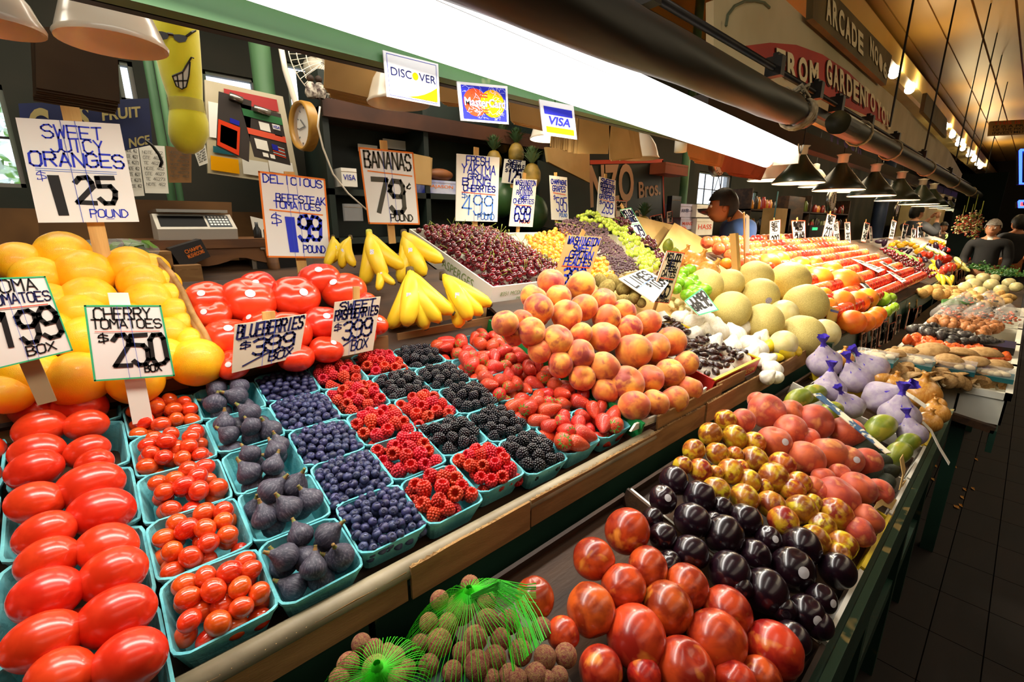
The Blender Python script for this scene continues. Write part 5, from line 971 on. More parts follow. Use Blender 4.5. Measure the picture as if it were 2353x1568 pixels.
hang = [[(1981,769),(1992,760),(1988,818),(1977,819)],[(2006,760),(2018,752),(2012,808),(2000,814)],[(2025,742),(2040,738),(2031,794),(2018,796)],[(2043,746),(2058,740),(2048,790),(2037,794)],[(2062,725),(2071,724),(2064,769),(2056,771)],[(2089,712),(2110,710),(2098,748),(2079,756)],[(2111,704),(2118,703),(2113,742),(2103,744)],[(2158,660),(2170,656),(2163,687),(2154,689)],[(2190,625),(2196,623),(2193,655),(2187,657)],[(2201,622),(2207,620),(2203,650),(2198,652)],[(2212,615),(2217,614),(2214,640),(2210,642)]]
for i, q in enumerate(hang):
    m = sum(a for a, b in q)/4; sign(q, .53-(.012 if i % 2 else 0), 'red edged price card hung on the bench front, %s from the melons' % nth(i+1), [('DRIED', .1, .9, .84, .95, .06, 'k'), ('FRUIT', .1, .9, .70, .81, .06, 'k'), ('MIX', .15, .85, .56, .67, .06, 'k'), ('395', .1, .9, .28, .52, .09, 'k'), ('LB', .3, .8, .08, .2, .06, 'k')], 'r', (m, q[0][1]-14, m-2, q[0][1]+12, 5), tanc, twine=False, grp='cards on the bench front')
sign([(1905,703),(1947,717),(1942,742),(1900,738)], .62, 'yellow card with a pale blue outline beside the tangelos', [('_', .1, .8, .75, .75, .03, 'c'), ('_', .8, .8, .75, .2, .03, 'c')], None, None, mat('yellow_card', 'e4d87c', 'd6c86a', .6, 3), twine=False)
for i, (q, y) in enumerate((([(1493,498),(1521,492),(1525,518),(1499,522)], 2.2), ([(1533,487),(1545,485),(1545,512),(1533,513)], 2.3), ([(1414,460),(1440,462),(1440,500),(1416,500)], 2.1))):
    sign(q, y, ('small red edged sign before the dark green board', 'narrow red edged sign beside the stacked cartons', 'small beige card behind the green grapes')[i], [('SWEET', .1, .9, .7, .9, .05, 'k'), ('MANGO', .1, .9, .4, .6, .05, 'k'), ('95', .4, .9, .08, .35, .07, 'k')], 'r', None, tanc, twine=False, grp='small signs in the stall')
# printed payment cards on the beam
def pcard(q, lab): 
    P = [hy(a, b, .888) for a, b in q]; c = sum(P, V())/4; P = [p-c for p in P]; r = root('payment_sign', c, lab, 'sign', 'printed payment signs on the beam'); k = Card([p+c for p in P]); nn = k.n; k = Card.__new__(Card); k.q = P; k.n = nn
    obj('card', MB().add([*P, *[p-nn*.003 for p in P]], [(0, 1, 2, 3), (7, 6, 5, 4), (0, 4, 5, 1), (1, 5, 6, 2), (2, 6, 7, 3), (3, 7, 4, 0)]).mesh(), r, mat('glossy_card', 'c8c8c8', rough=.85, spec=.05)); return r, k
def poly(k, pts, off, r, m, nm='print'): return obj(nm, MB().add([k(u, v, off) for u, v in pts], [tuple(range(len(pts)))]).mesh(), r, m)
def circ(k, cu, cv, ru, rv, off, r, m, a0=0, a1=2*PI, nm='disc'): return poly(k, [(cu+ru*math.cos(a0+(a1-a0)*i/32), cv+rv*math.sin(a0+(a1-a0)*i/32)) for i in range(32 if a1-a0 > 6 else 33)], off, r, m, nm)
pblue = mat('print_blue', '2a2ea0', rough=.85, spec=.05); pyel = mat('print_yellow', 'e09a08', rough=.85, spec=.05); pred = mat('print_red', 'd84020', rough=.85, spec=.05); pink_ = mat('print_navy', '14174a', rough=.85, spec=.05); pwhite = mat('print_white', 'd0d0d0', rough=.85, spec=.05)
r, k = pcard([(880,115),(1007,147),(1011,245),(890,222)], 'white printed sign with an orange dot and corner, nearest the dome lamp')
for t, a, b in (('DISC', .10, .47), ('VER', .61, .93)): vs, fs = fontmesh(t, k, a, b, .50, .68, .0, off=.001); obj('lettering', MB().add(vs, fs).mesh(), r, pink_)
circ(k, .54, .585, .055, .085, .001, r, pyel); poly(k, [(.30, .09), (.95, .09), (.95, .42)]+[(.95-.65*t, .42-.33*(1-(1-t)**2)) for t in (.2, .4, .6, .8)], .001, r, pyel, 'corner'); 
mb = MB(); [ribbon(mb, [a, b], .0008, k, off=.0008) for a, b in (((.05, .05), (.95, .05)), ((.95, .05), (.95, .95)), ((.95, .95), (.05, .95)), ((.05, .95), (.05, .05)))]; obj('outline', mb.mesh(), r, pblue)
r, k = pcard([(1050,187),(1166,198),(1169,286),(1060,277)], 'blue printed sign with overlapping red and yellow discs')
poly(k, [(.05, .06), (.96, .06), (.95, .93), (.06, .93)], .0006, r, pblue, 'ground'); circ(k, .31, .5, .23, .36, .0010, r, pred); circ(k, .66, .5, .25, .36, .0014, r, pyel)
mb = MB(); rq = random.Random(3)
for _ in range(60):
    u, v = rq.uniform(.07, .94), rq.uniform(.08, .92); P_ = [(u, v)]
    for s in range(3): P_.append((min(.94, max(.07, P_[-1][0]+rq.uniform(-.09, .09))), min(.92, max(.08, P_[-1][1]+rq.uniform(-.12, .12)))))
    ribbon(mb, P_, .00035, k, off=.0018)
obj('crackle', mb.mesh(), r, mat('crackle_line', 'c8cdf4', rough=.4)); mb = MB(); [ribbon(mb, [(.44, v), (.55, v)], .003, k, off=.0020) for v in (.26, .33, .66, .73)]; obj('bars', mb.mesh(), r, pred)
for bo, m_, o_ in ((.045, pink_, .0022), (.02, pwhite, .0026)): vs, fs = fontmesh('MasterCard', k, .09, .92, .40, .62, bo, off=o_); obj('lettering', MB().add(vs, fs).mesh(), r, m_)
r, k = pcard([(1239,228),(1318,243),(1326,321),(1250,310)], 'printed sign with blue and gold bars, farthest along the beam')
poly(k, [(.09, .62), (.92, .62), (.92, .84), (.09, .84)], .0008, r, pblue, 'bar'); poly(k, [(.09, .10), (.92, .10), (.92, .27), (.09, .27)], .0008, r, pyel, 'bar'); vs, fs = fontmesh('VISA', k, .2, .82, .33, .58, .03, .25, off=.0012); obj('lettering', MB().add(vs, fs).mesh(), r, pblue)
# ------------------------------------------------------------------ overhead: green beam, fluorescent fixture, lamps
YBM = .9
bmr = root('overhead_beam', (2, YBM, 1.85), 'long green painted overhead beam with chipped paint', 'beam'); bb = lambda p: V(p)-bmr.location
zt, zb = hy(607, 0, YBM).z, hy(400, 40, YBM).z
for i in range(3): obj('face_board', MB().box(bb((-1.5+i*1.23, YBM, 1.853)), bb((-1.5+i*1.23+1.225, YBM+.03, 1.897))).mesh(), bmr, greenb)
obj('lower_lip', MB().box(bb((-1.5, YBM+.03, 1.870)), bb((2.2, YBM+.085, 1.880))).mesh(), bmr, greenb)
obj('back_board', MB().box(bb((-1.5, YBM+.09, 1.87)), bb((2.2, YBM+.11, 1.92))).mesh(), bmr, darkm)
fx = root('fluorescent_fixture', (1.2, .85, 1.95), 'bright double tube fluorescent fixture along the green beam', 'lamp'); fb = lambda p: V(p)-fx.location
LN = lambda x0, y0, x1, y1, y: (lambda a, b: (a+(a-b)*.55, b))(hy(x0, y0, y), hy(x1, y1, y))
A1, A2 = LN(700, 0, 1762, 371, .83)
Bq1, Bq2 = LN(1015, 0, 1825, 350, .755)
obj('tube', MB().tube([fb(A1), fb(A2)], .025, 12).mesh(smooth=True), fx, glow); obj('tube', MB().tube([fb(Bq1), fb(Bq2)], .025, 12).mesh(smooth=True), fx, glow); obj('tube', MB().tube([fb((A1+Bq1)/2), fb((A2+Bq2)/2)], .025, 12).mesh(smooth=True), fx, glow)  # middle tube is added to whiten the gap between the outer two
dv = (A2-A1).normalized(); refl = mat('reflector_white', 'f4f6ee', rough=.35)
h0 = MB(); prof = [(-.058, .006), (-.05, .028), (-.03, .036), (.03, .036), (.056, .024), (.064, -.012)]
c0, c1 = (A1+Bq1)/2, (A2+Bq2)/2+dv*.02; vs = []
for c in (c0, c1):
    for y, z in prof: vs.append(fb(c+V((0, y, z))))
    for y, z in prof[::-1]: vs.append(fb(c+V((0, y, z+.006))))
n = len(prof)*2; h0.add(vs, [(k, (k+1) % n, n+(k+1) % n, n+k) for k in range(n)]+[tuple(range(n)), tuple(range(2*n-1, n-1, -1))]); obj('reflector', h0.mesh(), fx, refl)
for c in (A2, Bq2): obj('end_cap', MB().tube([fb(c-dv*.02), fb(c+dv*.02)], .024, 10).mesh(), fx, cream)
obj('end_plate', MB().box(fb(c1+V((0, -.065, -.03))), fb(c1+V((.01, .068, .04)))).mesh(), fx, cream)
mid = (A1+A2)/2
la = area('fluorescent_light', (mid.x, .785, mid.z-.03), 2.3, .12, 17, (1, .955, .86), (0, 0, 0)); la.rotation_euler.y = math.asin(-dv.z)
# white enamel dome lamps
def dome(px, py, w, y, lab, lit=False, tip=0, ratio=.62):
    c = hy(px, py, y); r = w*depth(c)/FPX/2
    t = root('dome_lamp', c, lab, 'lamp', 'enamel dome lamps behind the beam', (tip, 0, 0))
    pr = [(r*1.0, 0), (r*1.02, .006), (r*.97, .012), (r*.90, r*.35), (r*.78, r*.7), (r*.6, r*.98), (r*.42, r*1.2), (r*.22, r*1.32)]
    inn = [(a-.004 if a > .01 else a, b-.004) for a, b in pr[2:]]
    mb = MB().lathe(pr+[(r*.2, r*1.30)]+inn[::-1]+[(r*1.0, 0)], 32); obj('shade', mb.mesh('s', True), t, cream)
    obj('socket', MB().lathe([(r*.24, r*1.3), (r*.24, r*1.62), (r*.10, r*1.7), (.004, r*1.7)], 14).mesh('s', True), t, cream)
    obj('bulb', MB().lathe([(.001, r*.35), (.02, r*.38), (.03, r*.55), (.02, r*.8), (.012, r*1.1)], 14).mesh('s', True), t, bulbm if lit else paper)
    obj('cord', MB().tube([(0, 0, r*1.68), (.01, 0, r*1.7+.5)], .004, 5).mesh(), t, black)
    if lit: 
        l = bpy.data.lights.new('bulb_light', 'POINT'); l.energy = lit; l.color = (1, .9, .72); l.shadow_soft_size = .03; o = bpy.data.objects.new('bulb_light', l); C.objects.link(o); o.parent = t; o.location = (0, 0, .02)
dome(262, 104, 205, 1.25, 'large cream enamel dome lamp above the orange sign')
dome(-5, 66, 165, 1.15, 'cream enamel lamp cut off at the picture edge, above the left window')
dome(917, 240, 140, 1.6, 'cream enamel dome lamp behind the blue and orange card sign')
dome(1270, 320, 104, 1.7, 'lit enamel dome lamp behind the blue and white card sign', 3)
dome(1472, 365, 82, 1.8, 'enamel dome lamp with a soot ring beside the paper bags')
dome(1768, 415, 92, 1.75, 'lit cream dome lamp beside the first green cone lamp', 5)
for i, (px, py, w) in enumerate(((1868, 430, 60), (1950, 442, 50), (2015, 452, 44), (2060, 462, 40))): dome(px, py, w, 2.2, 'small lit dome lamp in the rear row, %s from the fluorescent end' % nth(i+1), 3)
# green cone lamps in a row
cone = mat('cone_lamp_green', '2c3a2c', '222e24', .35, 3, coat=.3)
pxs = [(1833, 424, 108), (1927, 431, 104), (2003, 441, 93), (2062, 452, 84), (2113, 459, 74), (2138, 463, 66), (2162, 466, 58), (2180, 470, 52), (2196, 473, 46), (2210, 476, 41), (2222, 479, 36), (2232, 482, 32), (2241, 484, 29), (2249, 486, 26)]
for i, (px, py, w) in enumerate(pxs):
    yl = 1.08; zl = 1.812; c = hy(px, py, yl); c.z = zl+.0; r = .120
    t = root('cone_lamp', c, 'dark green cone lamp, %s in the row from the fluorescent light' % nth(i+1), 'lamp', 'green cone lamps over the bench')
    r = w*depth(c)/FPX/2
    if i > 5: r = .135
    pr = [(r, 0), (r*1.01, .004), (r*.6, r*.52), (r*.28, r*.92), (r*.16, r*1.12)]
    obj('shade', MB().lathe(pr, 32).mesh('s', True), t, cone)
    obj('inner_shade', MB().lathe([(a-.003, b-.004) for a, b in pr]+[(.001, r*1.1)], 32).mesh('s', True), t, lampin)
    obj('socket', MB().lathe([(r*.16, r*1.1), (r*.2, r*1.15), (r*.2, r*1.38), (r*.28, r*1.46), (.01, r*1.5)], 14).mesh('s', True), t, cream)
    obj('bulb', MB().lathe([(.001, .01), (r*.3, .02), (r*.34, r*.18), (r*.12, r*.6)], 14).mesh('s', True), t, bulbm)
    obj('cord', MB().tube([(0, 0, r*1.48), (0, 0, r*1.5+.22)], .004, 5).mesh(), t, black)
    if i in (0, 1, 2, 3, 5, 7, 9, 12):
        l = bpy.data.lights.new('lamp_light', 'SPOT'); l.energy = (90, 95, 95, 98, 130, 120, 120, 150, 60, 170, 60, 60, 180)[i]; l.color = (1, .86, .62); l.shadow_soft_size = .05; l.spot_size = math.radians(165); l.spot_blend = .6
        o = bpy.data.objects.new('lamp_light', l); C.objects.link(o); o.parent = t; o.location = (0, 0, .004)
for nm, (px, py, y, e) in dict(a=(1700, 400, 1.2, 55), b=(1350, 300, 1.25, 24)).items():
    c = hy(px, py, y); l = bpy.data.lights.new('stall_fill', 'SPOT'); l.energy = e; l.color = (1, .9, .68); l.shadow_soft_size = .07; l.spot_size = math.radians(150); l.spot_blend = .7
    o = bpy.data.objects.new('stall_fill', l); C.objects.link(o); o.location = (c.x, c.y, 1.98)  # added spots that brighten the middle of the bench, apart from any lamp
aabox('trim_20', (2.3, 1.16, 2.06), (16, 1.24, 2.16), mat('dark_beam_paint', '2a1a16', '1c1210', .6, 2), kind='structure')
# rolled canvas awnings
canv = mat('dark_canvas', '26281c', '191a13', .5, 1.5, bump=.6, bscale=5, spec=.35, stretch=(.5, 3, 3)); rope = mat('rope', 'a89a7c', '85775a', .9, 40, bump=1, bscale=80)
def roll(p0, p1, r0, r1, lab, seg=26):
    t = root('rolled_awning', p0, lab, 'awning'); mb = MB(); N = 20; vs = []
    for i in range(seg+1):
        f = i/seg; c = (p1-p0)*f; r = r0+(r1-r0)*f
        if f > .96: r *= .78
        for k in range(N):
            a = 2*PI*k/N; q = r*(1+.05*math.sin(2*a+f*9)+.035*math.sin(5*a-f*23)+.03*math.sin(f*40+a)*(1 if f > .8 else .3)); vs.append(c+V((0, q*math.cos(a), q*math.sin(a))))
    mb.add(vs, [(i*N+k, i*N+(k+1) % N, (i+1)*N+(k+1) % N, (i+1)*N+k) for i in range(seg) for k in range(N)]+[tuple(range(N)), tuple(seg*N+k for k in range(N))])
    obj('canvas', mb.mesh('c', True), t, canv); return t, p1-p0
p1 = hy(1852, 270, .62); p0 = V((-.3, .62, 1.921))
t, d = roll(p0, p1, .058, .047, 'dark canvas awning rolled up above the fluorescent light')
for f in (.955, .962, .97): obj('rope_loop', MB().tube([d*f+V((.02*math.sin(a*1.0), .05*math.cos(a), .05*math.sin(a))) for a in [2*PI*k/16 for k in range(17)]], .006, 5).mesh('r', True), t, rope)
obj('rope_knot', MB().tube([d*.95+V((.03*math.sin(k*2.1), .03*math.cos(k*1.3), .06+.02*math.sin(k*1.7))) for k in range(14)], .006, 5).mesh('r', True), t, rope)
obj('chain', MB().tube([d*.985+V((.0+.004*k, .0, -.09-.03*math.sin(PI*k/12))) for k in range(13)], .003, 5).mesh('r'), t, steel)
p2 = hy(1925, 282, .68); p3 = hy(2290, 480, .68); p3.z = p2.z-.02
t, d = roll(p2, p3, .050, .050, 'second rolled awning continuing above the cone lamps', 60)
for f in (.03, .09, .2, .34, .5, .7): obj('rope_loop', MB().tube([d*f+V((0, .056*math.cos(a), .056*math.sin(a))) for a in [2*PI*k/12 for k in range(13)]], .006, 5).mesh('r'), t, rope)
pipe = root('awning_pipe', (0, 0, 0), 'steel pipe with clamps above the rolled awnings', 'pipe')
ZP = hy(1650, 80, .80).z; q0 = V((-.3, .80, ZP)); q1 = V((12, .80, ZP)); obj('pipe', MB().tube([q0, q1], .012, 8).mesh('p', True), pipe, darkm); obj('rail', MB().box((-.3, .84, ZP-.06), (12, .86, ZP-.02)).mesh(), pipe, darkm)
for x in (1.2, 2.1, 2.6, 2.95, 3.6, 4.4, 5.6, 7.5): obj('clamp', MB().box((x-.02, .77, ZP-.03), (x+.02, .83, ZP+.04)).box((x-.008, .79, ZP+.03), (x+.04, .81, ZP+.055)).mesh(), pipe, darkm)
# painted facade board
fac = mat('painted_board', 'c9bd98', 'b3a67f', .6, 2, c3='8d8064', c3s=8, c3lo=.7, c3hi=.75)
YF = .95
fr = root('facade_board', (3, YF, 2.5), 'cream painted facade board with a red lettered banner', 'sign'); ff = lambda p: V(p)-fr.location
poly = [hy(x, y, YF) for x, y in ((1640, 160), (1640, 0), (1800, -5), (1980, 160), (2068, 235), (2180, 345), (2225, 425), (2140, 395), (2000, 345), (1880, 285))]
def prism(ps, th): N = len(ps); return MB().add([ff(p) for p in ps]+[ff(p+V((0, th, 0))) for p in ps], [tuple(range(N)), tuple(range(2*N-1, N-1, -1))]+[(i, (i+1) % N, N+(i+1) % N, N+i) for i in range(N)])
obj('board', prism(poly, .03).mesh(), fr, fac)
arc = [(1715, 105), (1770, 98), (1830, 103), (1890, 125), (1950, 165), (2000, 215), (2035, 260), (2046, 290), (2030, 282), (1960, 250), (1880, 215), (1800, 172)]
obj('banner', prism([hy(x, y, YF-.006) for x, y in arc], .006).mesh(), fr, mat('red_banner_paint', 'b8342c', 'a32a26', .6, 2))
def letters(text, pts, size, y, name, m, parent, conv, bold=.04, slant=0):   # letters laid along a curve given by pixel points
    mb = MB(); n = len(text)
    for i, ch in enumerate(text):
        if ch == ' ': continue
        f = i/(n-1)*(len(pts)-1); k = min(int(f), len(pts)-2); f -= k; x = pts[k][0]*(1-f)+pts[k+1][0]*f; yy = pts[k][1]*(1-f)+pts[k+1][1]*f; s = size[0]*(1-i/(n-1))+size[1]*i/(n-1)
        nx = pts[k+1][0]-pts[k][0]; ny = pts[k+1][1]-pts[k][1]; L = math.hypot(nx, ny); nx /= L; ny /= L
        w = min(s*.5, math.hypot(pts[-1][0]-pts[0][0], pts[-1][1]-pts[0][1])/max(n-1, 1)*.82)
        q = Card([hy(x-nx*w/2, yy-ny*w/2-s/2, y), hy(x+nx*w/2, yy+ny*w/2-s/2, y), hy(x+nx*w/2, yy+ny*w/2+s/2, y), hy(x-nx*w/2, yy-ny*w/2+s/2, y)])
        vs, fs = fontmesh(ch, q, 0, 1, 0, 1, bold=bold, off=.0); mb.add([conv(v) for v in vs], fs)
    return obj(name, mb.mesh(), parent, m)
ivory = mat('ivory_lettering', 'e8dcb4', rough=.7); ivsh = mat('dark_lettering_shadow', '4a2a20', rough=.8)
letters('FROM', [(1792, 145), (1868, 172)], (64, 62), YF-.010, 'lettering', ivsh, fr, ff, .05); letters('FROM', [(1795, 143), (1871, 170)], (60, 58), YF-.014, 'lettering', ivory, fr, ff)
letters('GARDEN', [(1903, 168), (1980, 222)], (62, 48), YF-.010, 'lettering', ivsh, fr, ff, .05); letters('GARDEN', [(1906, 166), (1983, 220)], (58, 45), YF-.014, 'lettering', ivory, fr, ff)
letters('TO', [(1993, 224), (2006, 236)], (44, 42), YF-.014, 'lettering', ivory, fr, ff); letters('YOU', [(2020, 252), (2042, 278)], (42, 38), YF-.014, 'lettering', ivory, fr, ff)
letters('freeh', [(1912, 315), (1975, 345)], (22, 18), YF-.006, 'lettering', mat('violet_lettering', '5a4f86', rough=.7), fr, ff)
obj('scroll_line', MB().tube([ff(hy(x, y, YF-.003)) for x, y in ((1668, 60), (1672, 35), (1688, 14), (1712, 3), (1735, 2), (1755, 6), (1768, 18))], .006, 5).mesh(), fr, mat('grey_green_line', '5a6248', rough=.7))
olive = mat('olive_sign_paint', '6e6038', '5a4e2e', .6, 3)
def sboard(q, y, lab, th=.03):
    r = root('arcade_sign', hy(*q[3], y), lab, 'sign'); obj('board', MB().slab([hy(a, b, y)-r.location for a, b in q], th).mesh(), r, olive); return r
r = sboard([(1872, -62), (2050, 128), (2036, 196), (1868, 42)], YF-.05, 'olive green hanging sign with ivory arcade number lettering'); cv = lambda p, r=r: V(p)-r.location
letters('ARCADE', [(1905, 20), (1978, 98)], (64, 50), YF-.056, 'lettering', ivory, r, cv); letters('NO.6', [(2004, 112), (2034, 160)], (46, 38), YF-.056, 'lettering', ivory, r, cv)
r = sboard([(2120, 215), (2168, 275), (2166, 318), (2112, 258)], YF-.05, 'smaller olive hanging sign farther along the arcade'); cv = lambda p, r=r: V(p)-r.location
letters('ARCADE 15', [(2124, 246), (2160, 290)], (26, 20), YF-.056, 'lettering', ivory, r, cv)
# notice board across the aisle
pc = dp(2320, 292, 6.4); r = root('notice_board', pc, 'small hanging notice board with red and black lettering high over the aisle', 'sign')
cdq = Card([dp(2276, 279, 6.4)-pc, dp(2400, 272, 6.4)-pc, dp(2400, 305, 6.4)-pc, dp(2272, 312, 6.4)-pc]); cdq.n = -FW; obj('board', MB().slab([q for q in cdq.q], .02).mesh(), r, mat('tan_board', 'a8824a', '94703c', .6, 3))
for tx, v0, v1, m in (('THIS IS NOT', .72, .95, inkr), ('IT IS A PRIVATE', .50, .68, inkk), ('OF THE PIKE PLACE', .28, .46, inkk), ('INVESTMENT CO', .06, .24, inkk)):
    vs, fs = fontmesh(tx, cdq, .06, .97, v0, v1, .01); obj('lettering', MB().add(vs, fs).mesh(), r, m)
# hanging rods
for i, (x0, y0, x1, y1) in enumerate(((2103, 0, 2044, 292), (2194, 0, 2125, 345), (2254, 0, 2196, 370), (2285, 50, 2222, 378), (2300, 120, 2240, 392), (2310, 175, 2262, 410))):
    a = hy(x1, y1, .72); tag(obj('hanging_rod', MB().tube([a, (a.x, a.y, 3.72)], .006, 6).mesh(), None, darkm), 'thin dark iron rod hanging from the ceiling, %s from the sign' % nth(i+1), 'rod', 'iron rods holding the awning pipe')
# ceiling bulbs
for i, (x, y, s) in enumerate(((2054, 170, 13), (2090, 206, 12), (2168, 297, 8), (2188, 312, 7), (2202, 330, 7), (2212, 342, 6), (2226, 356, 6), (2237, 367, 6), (2245, 377, 5), (2252, 384, 5))):
    c = hz(x, y, 3.1); r = s*depth(c)/FPX*.8
    t = root('ceiling_bulb', c, 'round lit bulb under the gold beam, %s from the arcade sign' % nth(i+1), 'bulb', 'bulbs under the gold beam')
    obj('globe', MB().ico((0, 0, 0), r, 2).mesh('g', True), t, bulbm); obj('socket', MB().lathe([(r*.4, r*.8), (r*.4, r*1.6), (.01, r*1.7)], 10).mesh(), t, cream)
    if i in (0, 1, 2, 4, 6, 9):
        l = bpy.data.lights.new('bulb_light', 'POINT'); l.energy = 8+6*i; l.color = (1, .74, .38); l.shadow_soft_size = .08; o = bpy.data.objects.new('bulb_light', l); C.objects.link(o); o.location = c+V((0, -.12, 0))
# neon signs at the far end
neon = mat('blue_neon', '2a4cff', emit=6); neonr = mat('red_neon', 'ff3a2a', emit=4)
def neonbox(x0, y0, x1, y1, d, lab, m, text=None):
    c = dp((x0+x1)/2, (y0+y1)/2, d); r = root('neon_sign', c, lab, 'sign'); P = [dp(x, y, d)-c for x, y in ((x0, y0), (x1, y0), (x1, y1), (x0, y1))]
    obj('panel', MB().slab([p+FW*.05 for p in P], .05).mesh(), r, black); obj('tube', MB().tube(P+[P[0]], .03, 6).mesh(), r, m)
    if text: k = Card(P); k.n = -FW; vs, fs = fontmesh(text, k, .05, .95, .15, .85, .03, off=-.02); obj('lettering', MB().add(vs, fs).mesh(), r, neonr)
neonbox(2345, 345, 2400, 422, 11, 'blue neon framed sign at the far end of the aisle', neon); neonbox(2342, 462, 2420, 476, 12, 'red and blue neon sign low at the aisle end', neon, 'LUB')
# ------------------------------------------------------------------ inside the stall
def bxp(name, x0, y0, x1, y1, Y, D, m, lab=None, cat=None, grp=None, parent=None):   # a box whose front face spans two picture corners on the plane y = Y
    a = hy(x0, y0, Y); b = hy(x1, y1, Y); o = obj(name, MB().box((min(a.x, b.x), Y, min(a.z, b.z)), (max(a.x, b.x), Y+D, max(a.z, b.z))).mesh(), parent, m)
    return tag(o, lab, cat, grp)
def qp(name, q, Y, th, m, lab=None, cat=None, grp=None): return tag(obj(name, MB().slab([hy(a, b, Y) for a, b in q], th).mesh(), None, m), lab, cat, grp)
# posts and pipes
for i, (x, w, y0, y1, Y, lab) in enumerate(((362, 9, 120, 420, 2.5, 'round green pipe left of the banana toy'), (384, 7, 120, 430, 2.45, 'second green pipe close to the banana toy'), (618, 22, 100, 480, 2.7, 'thick green post beside the fan'), (1570, 9, 330, 560, 2.4, 'slim green pipe right of the dark green board'), (2020, 14, 430, 560, 2.6, 'blue grey post behind the far signs'))):
    a = hy(x, (y0+y1)/2, Y); r_ = w*depth(a)/FPX; tag(obj('post', MB().tube([(a.x, a.y, .0), (a.x, a.y, 3.69)], r_, 12).mesh('p', True), None, greenlt if i < 4 else mat('blue_grey_paint', '33405a', '27324a', .5, 3)), lab, 'post')
tag(obj('white_cable', MB().tube([hy(x, y, 2.3) for x, y in ((645, 105), (655, 160), (680, 240), (700, 300))], .012, 6).mesh('c', True), None, cream), 'pale hanging conduit beside the green post', 'cable')
tag(obj('white_cable', MB().tube([hy(x, y, 2.0) for x, y in ((735, 245), (730, 290), (742, 340), (765, 400), (800, 445), (842, 482))], .004, 5).mesh('c', True), None, cream), 'thin white cord drooping past the clock', 'cable')
# counter and panels
ct = root('back_counter', (0, 2.45, 1.2), 'cluttered dark back counter behind the oranges', 'counter'); cc = lambda p: V(p)-ct.location
obj('worktop', MB().box(cc((-1.2, 2.3, 1.16)), cc((1.05, 3.0, 1.2))).mesh(), ct, brownb); obj('body', MB().box(cc((-1.2, 2.36, 0)), cc((1.05, 3.0, 1.16))).mesh(), ct, oldwood)
obj('splash_board', MB().box(cc((-1.2, 2.98, 1.2)), cc((1.05, 3.0, 1.62))).mesh(), ct, brownb)
qp('brown_panel', [(85,452),(532,465),(540,640),(95,640)], 2.28, .02, brownb, 'scuffed brown panel behind the oranges and the scale', 'panel')
qp('blue_board', [(42,238),(342,226),(350,332),(60,395)], 2.05, .012, mat('navy_board', '1b2a63', '16224f', .5, 3), 'navy fruit board with gold lettering behind the orange sign', 'sign')
bo = C.objects['blue_board']; gl_ = mat('old_gold_lettering', 'b3a468', rough=.6)
kk = Card([hy(a, b, 2.045) for a, b in [(42,238),(342,226),(350,332),(60,395)]])
for t, a, b, c_, d in (('FRUIT', .60, .92, .62, .84), ('S', .42, .50, .45, .95), ('C', .05, .2, .35, .92), ('NCE', .80, .98, .02, .22)): vs, fs = fontmesh(t, kk, a, b, c_, d, .03, off=.002); obj('lettering', MB().add(vs, fs).mesh(), bo, gl_)
# bundle of dark brown paper bags
def bags(q, Y, n, step, lab, m, nm='bag_bundle'):
    c = hy(*q[0], Y); r = root(nm, c, lab, 'paper bags', 'bundles of brown paper bags')
    for i in range(n):
        P = [hy(a+rnd.uniform(-3, 3)+i*step[0], b+rnd.uniform(-1, 3)+i*step[1], Y+i*.006)-c for a, b in q]; obj('bag', MB().slab(P, .004).mesh(), r, m)
dkbag = mat('dark_brown_bag', '4c3a24', '3c2c1a', .85, 3, bump=.2); tbag = mat('tan_paper_bag', 'b08e58', '9a7944', .8, 3, bump=.2, var=.1)
bags([(78,60),(268,60),(274,232),(82,200)], 1.75, 7, (-1, 5), 'dark bundle of brown paper bags above the navy board', dkbag)
bags([(745,120),(868,135),(862,225),(745,200)], 1.7, 9, (2, 3), 'flat stack of brown paper bags beside the fan', tbag)
bags([(1010,170),(1060,190),(1060,238),(1012,232)], 1.5, 6, (3, 2), 'small bundle of paper bags between two printed signs', tbag)
bags([(1170,220),(1240,235),(1238,290),(1172,276)], 1.5, 7, (3, 2), 'bundle of paper bags under the green beam by the lit lamp', tbag)
bags([(1330,268),(1405,285),(1398,352),(1325,352)], 1.45, 16, (-4, -1), 'large fanned bundle of tan paper bags', tbag)
bags([(1400,285),(1445,295),(1456,362),(1402,368)], 1.45, 8, (3, 0), 'second fanned bundle of tan paper bags beside the soot ringed lamp', tbag)
bags([(1575,325),(1650,335),(1640,372),(1580,360)], 1.6, 4, (6, 4), 'crumpled tan paper bags right of the paper roll', tbag); bags([(1640,350),(1740,372),(1725,400),(1660,392)], 1.7, 5, (6, 3), 'crumpled reddish paper bags beside the hanging scale', mat('red_brown_bag', '9a5836', '7e4228', .8, 3, bump=.4))
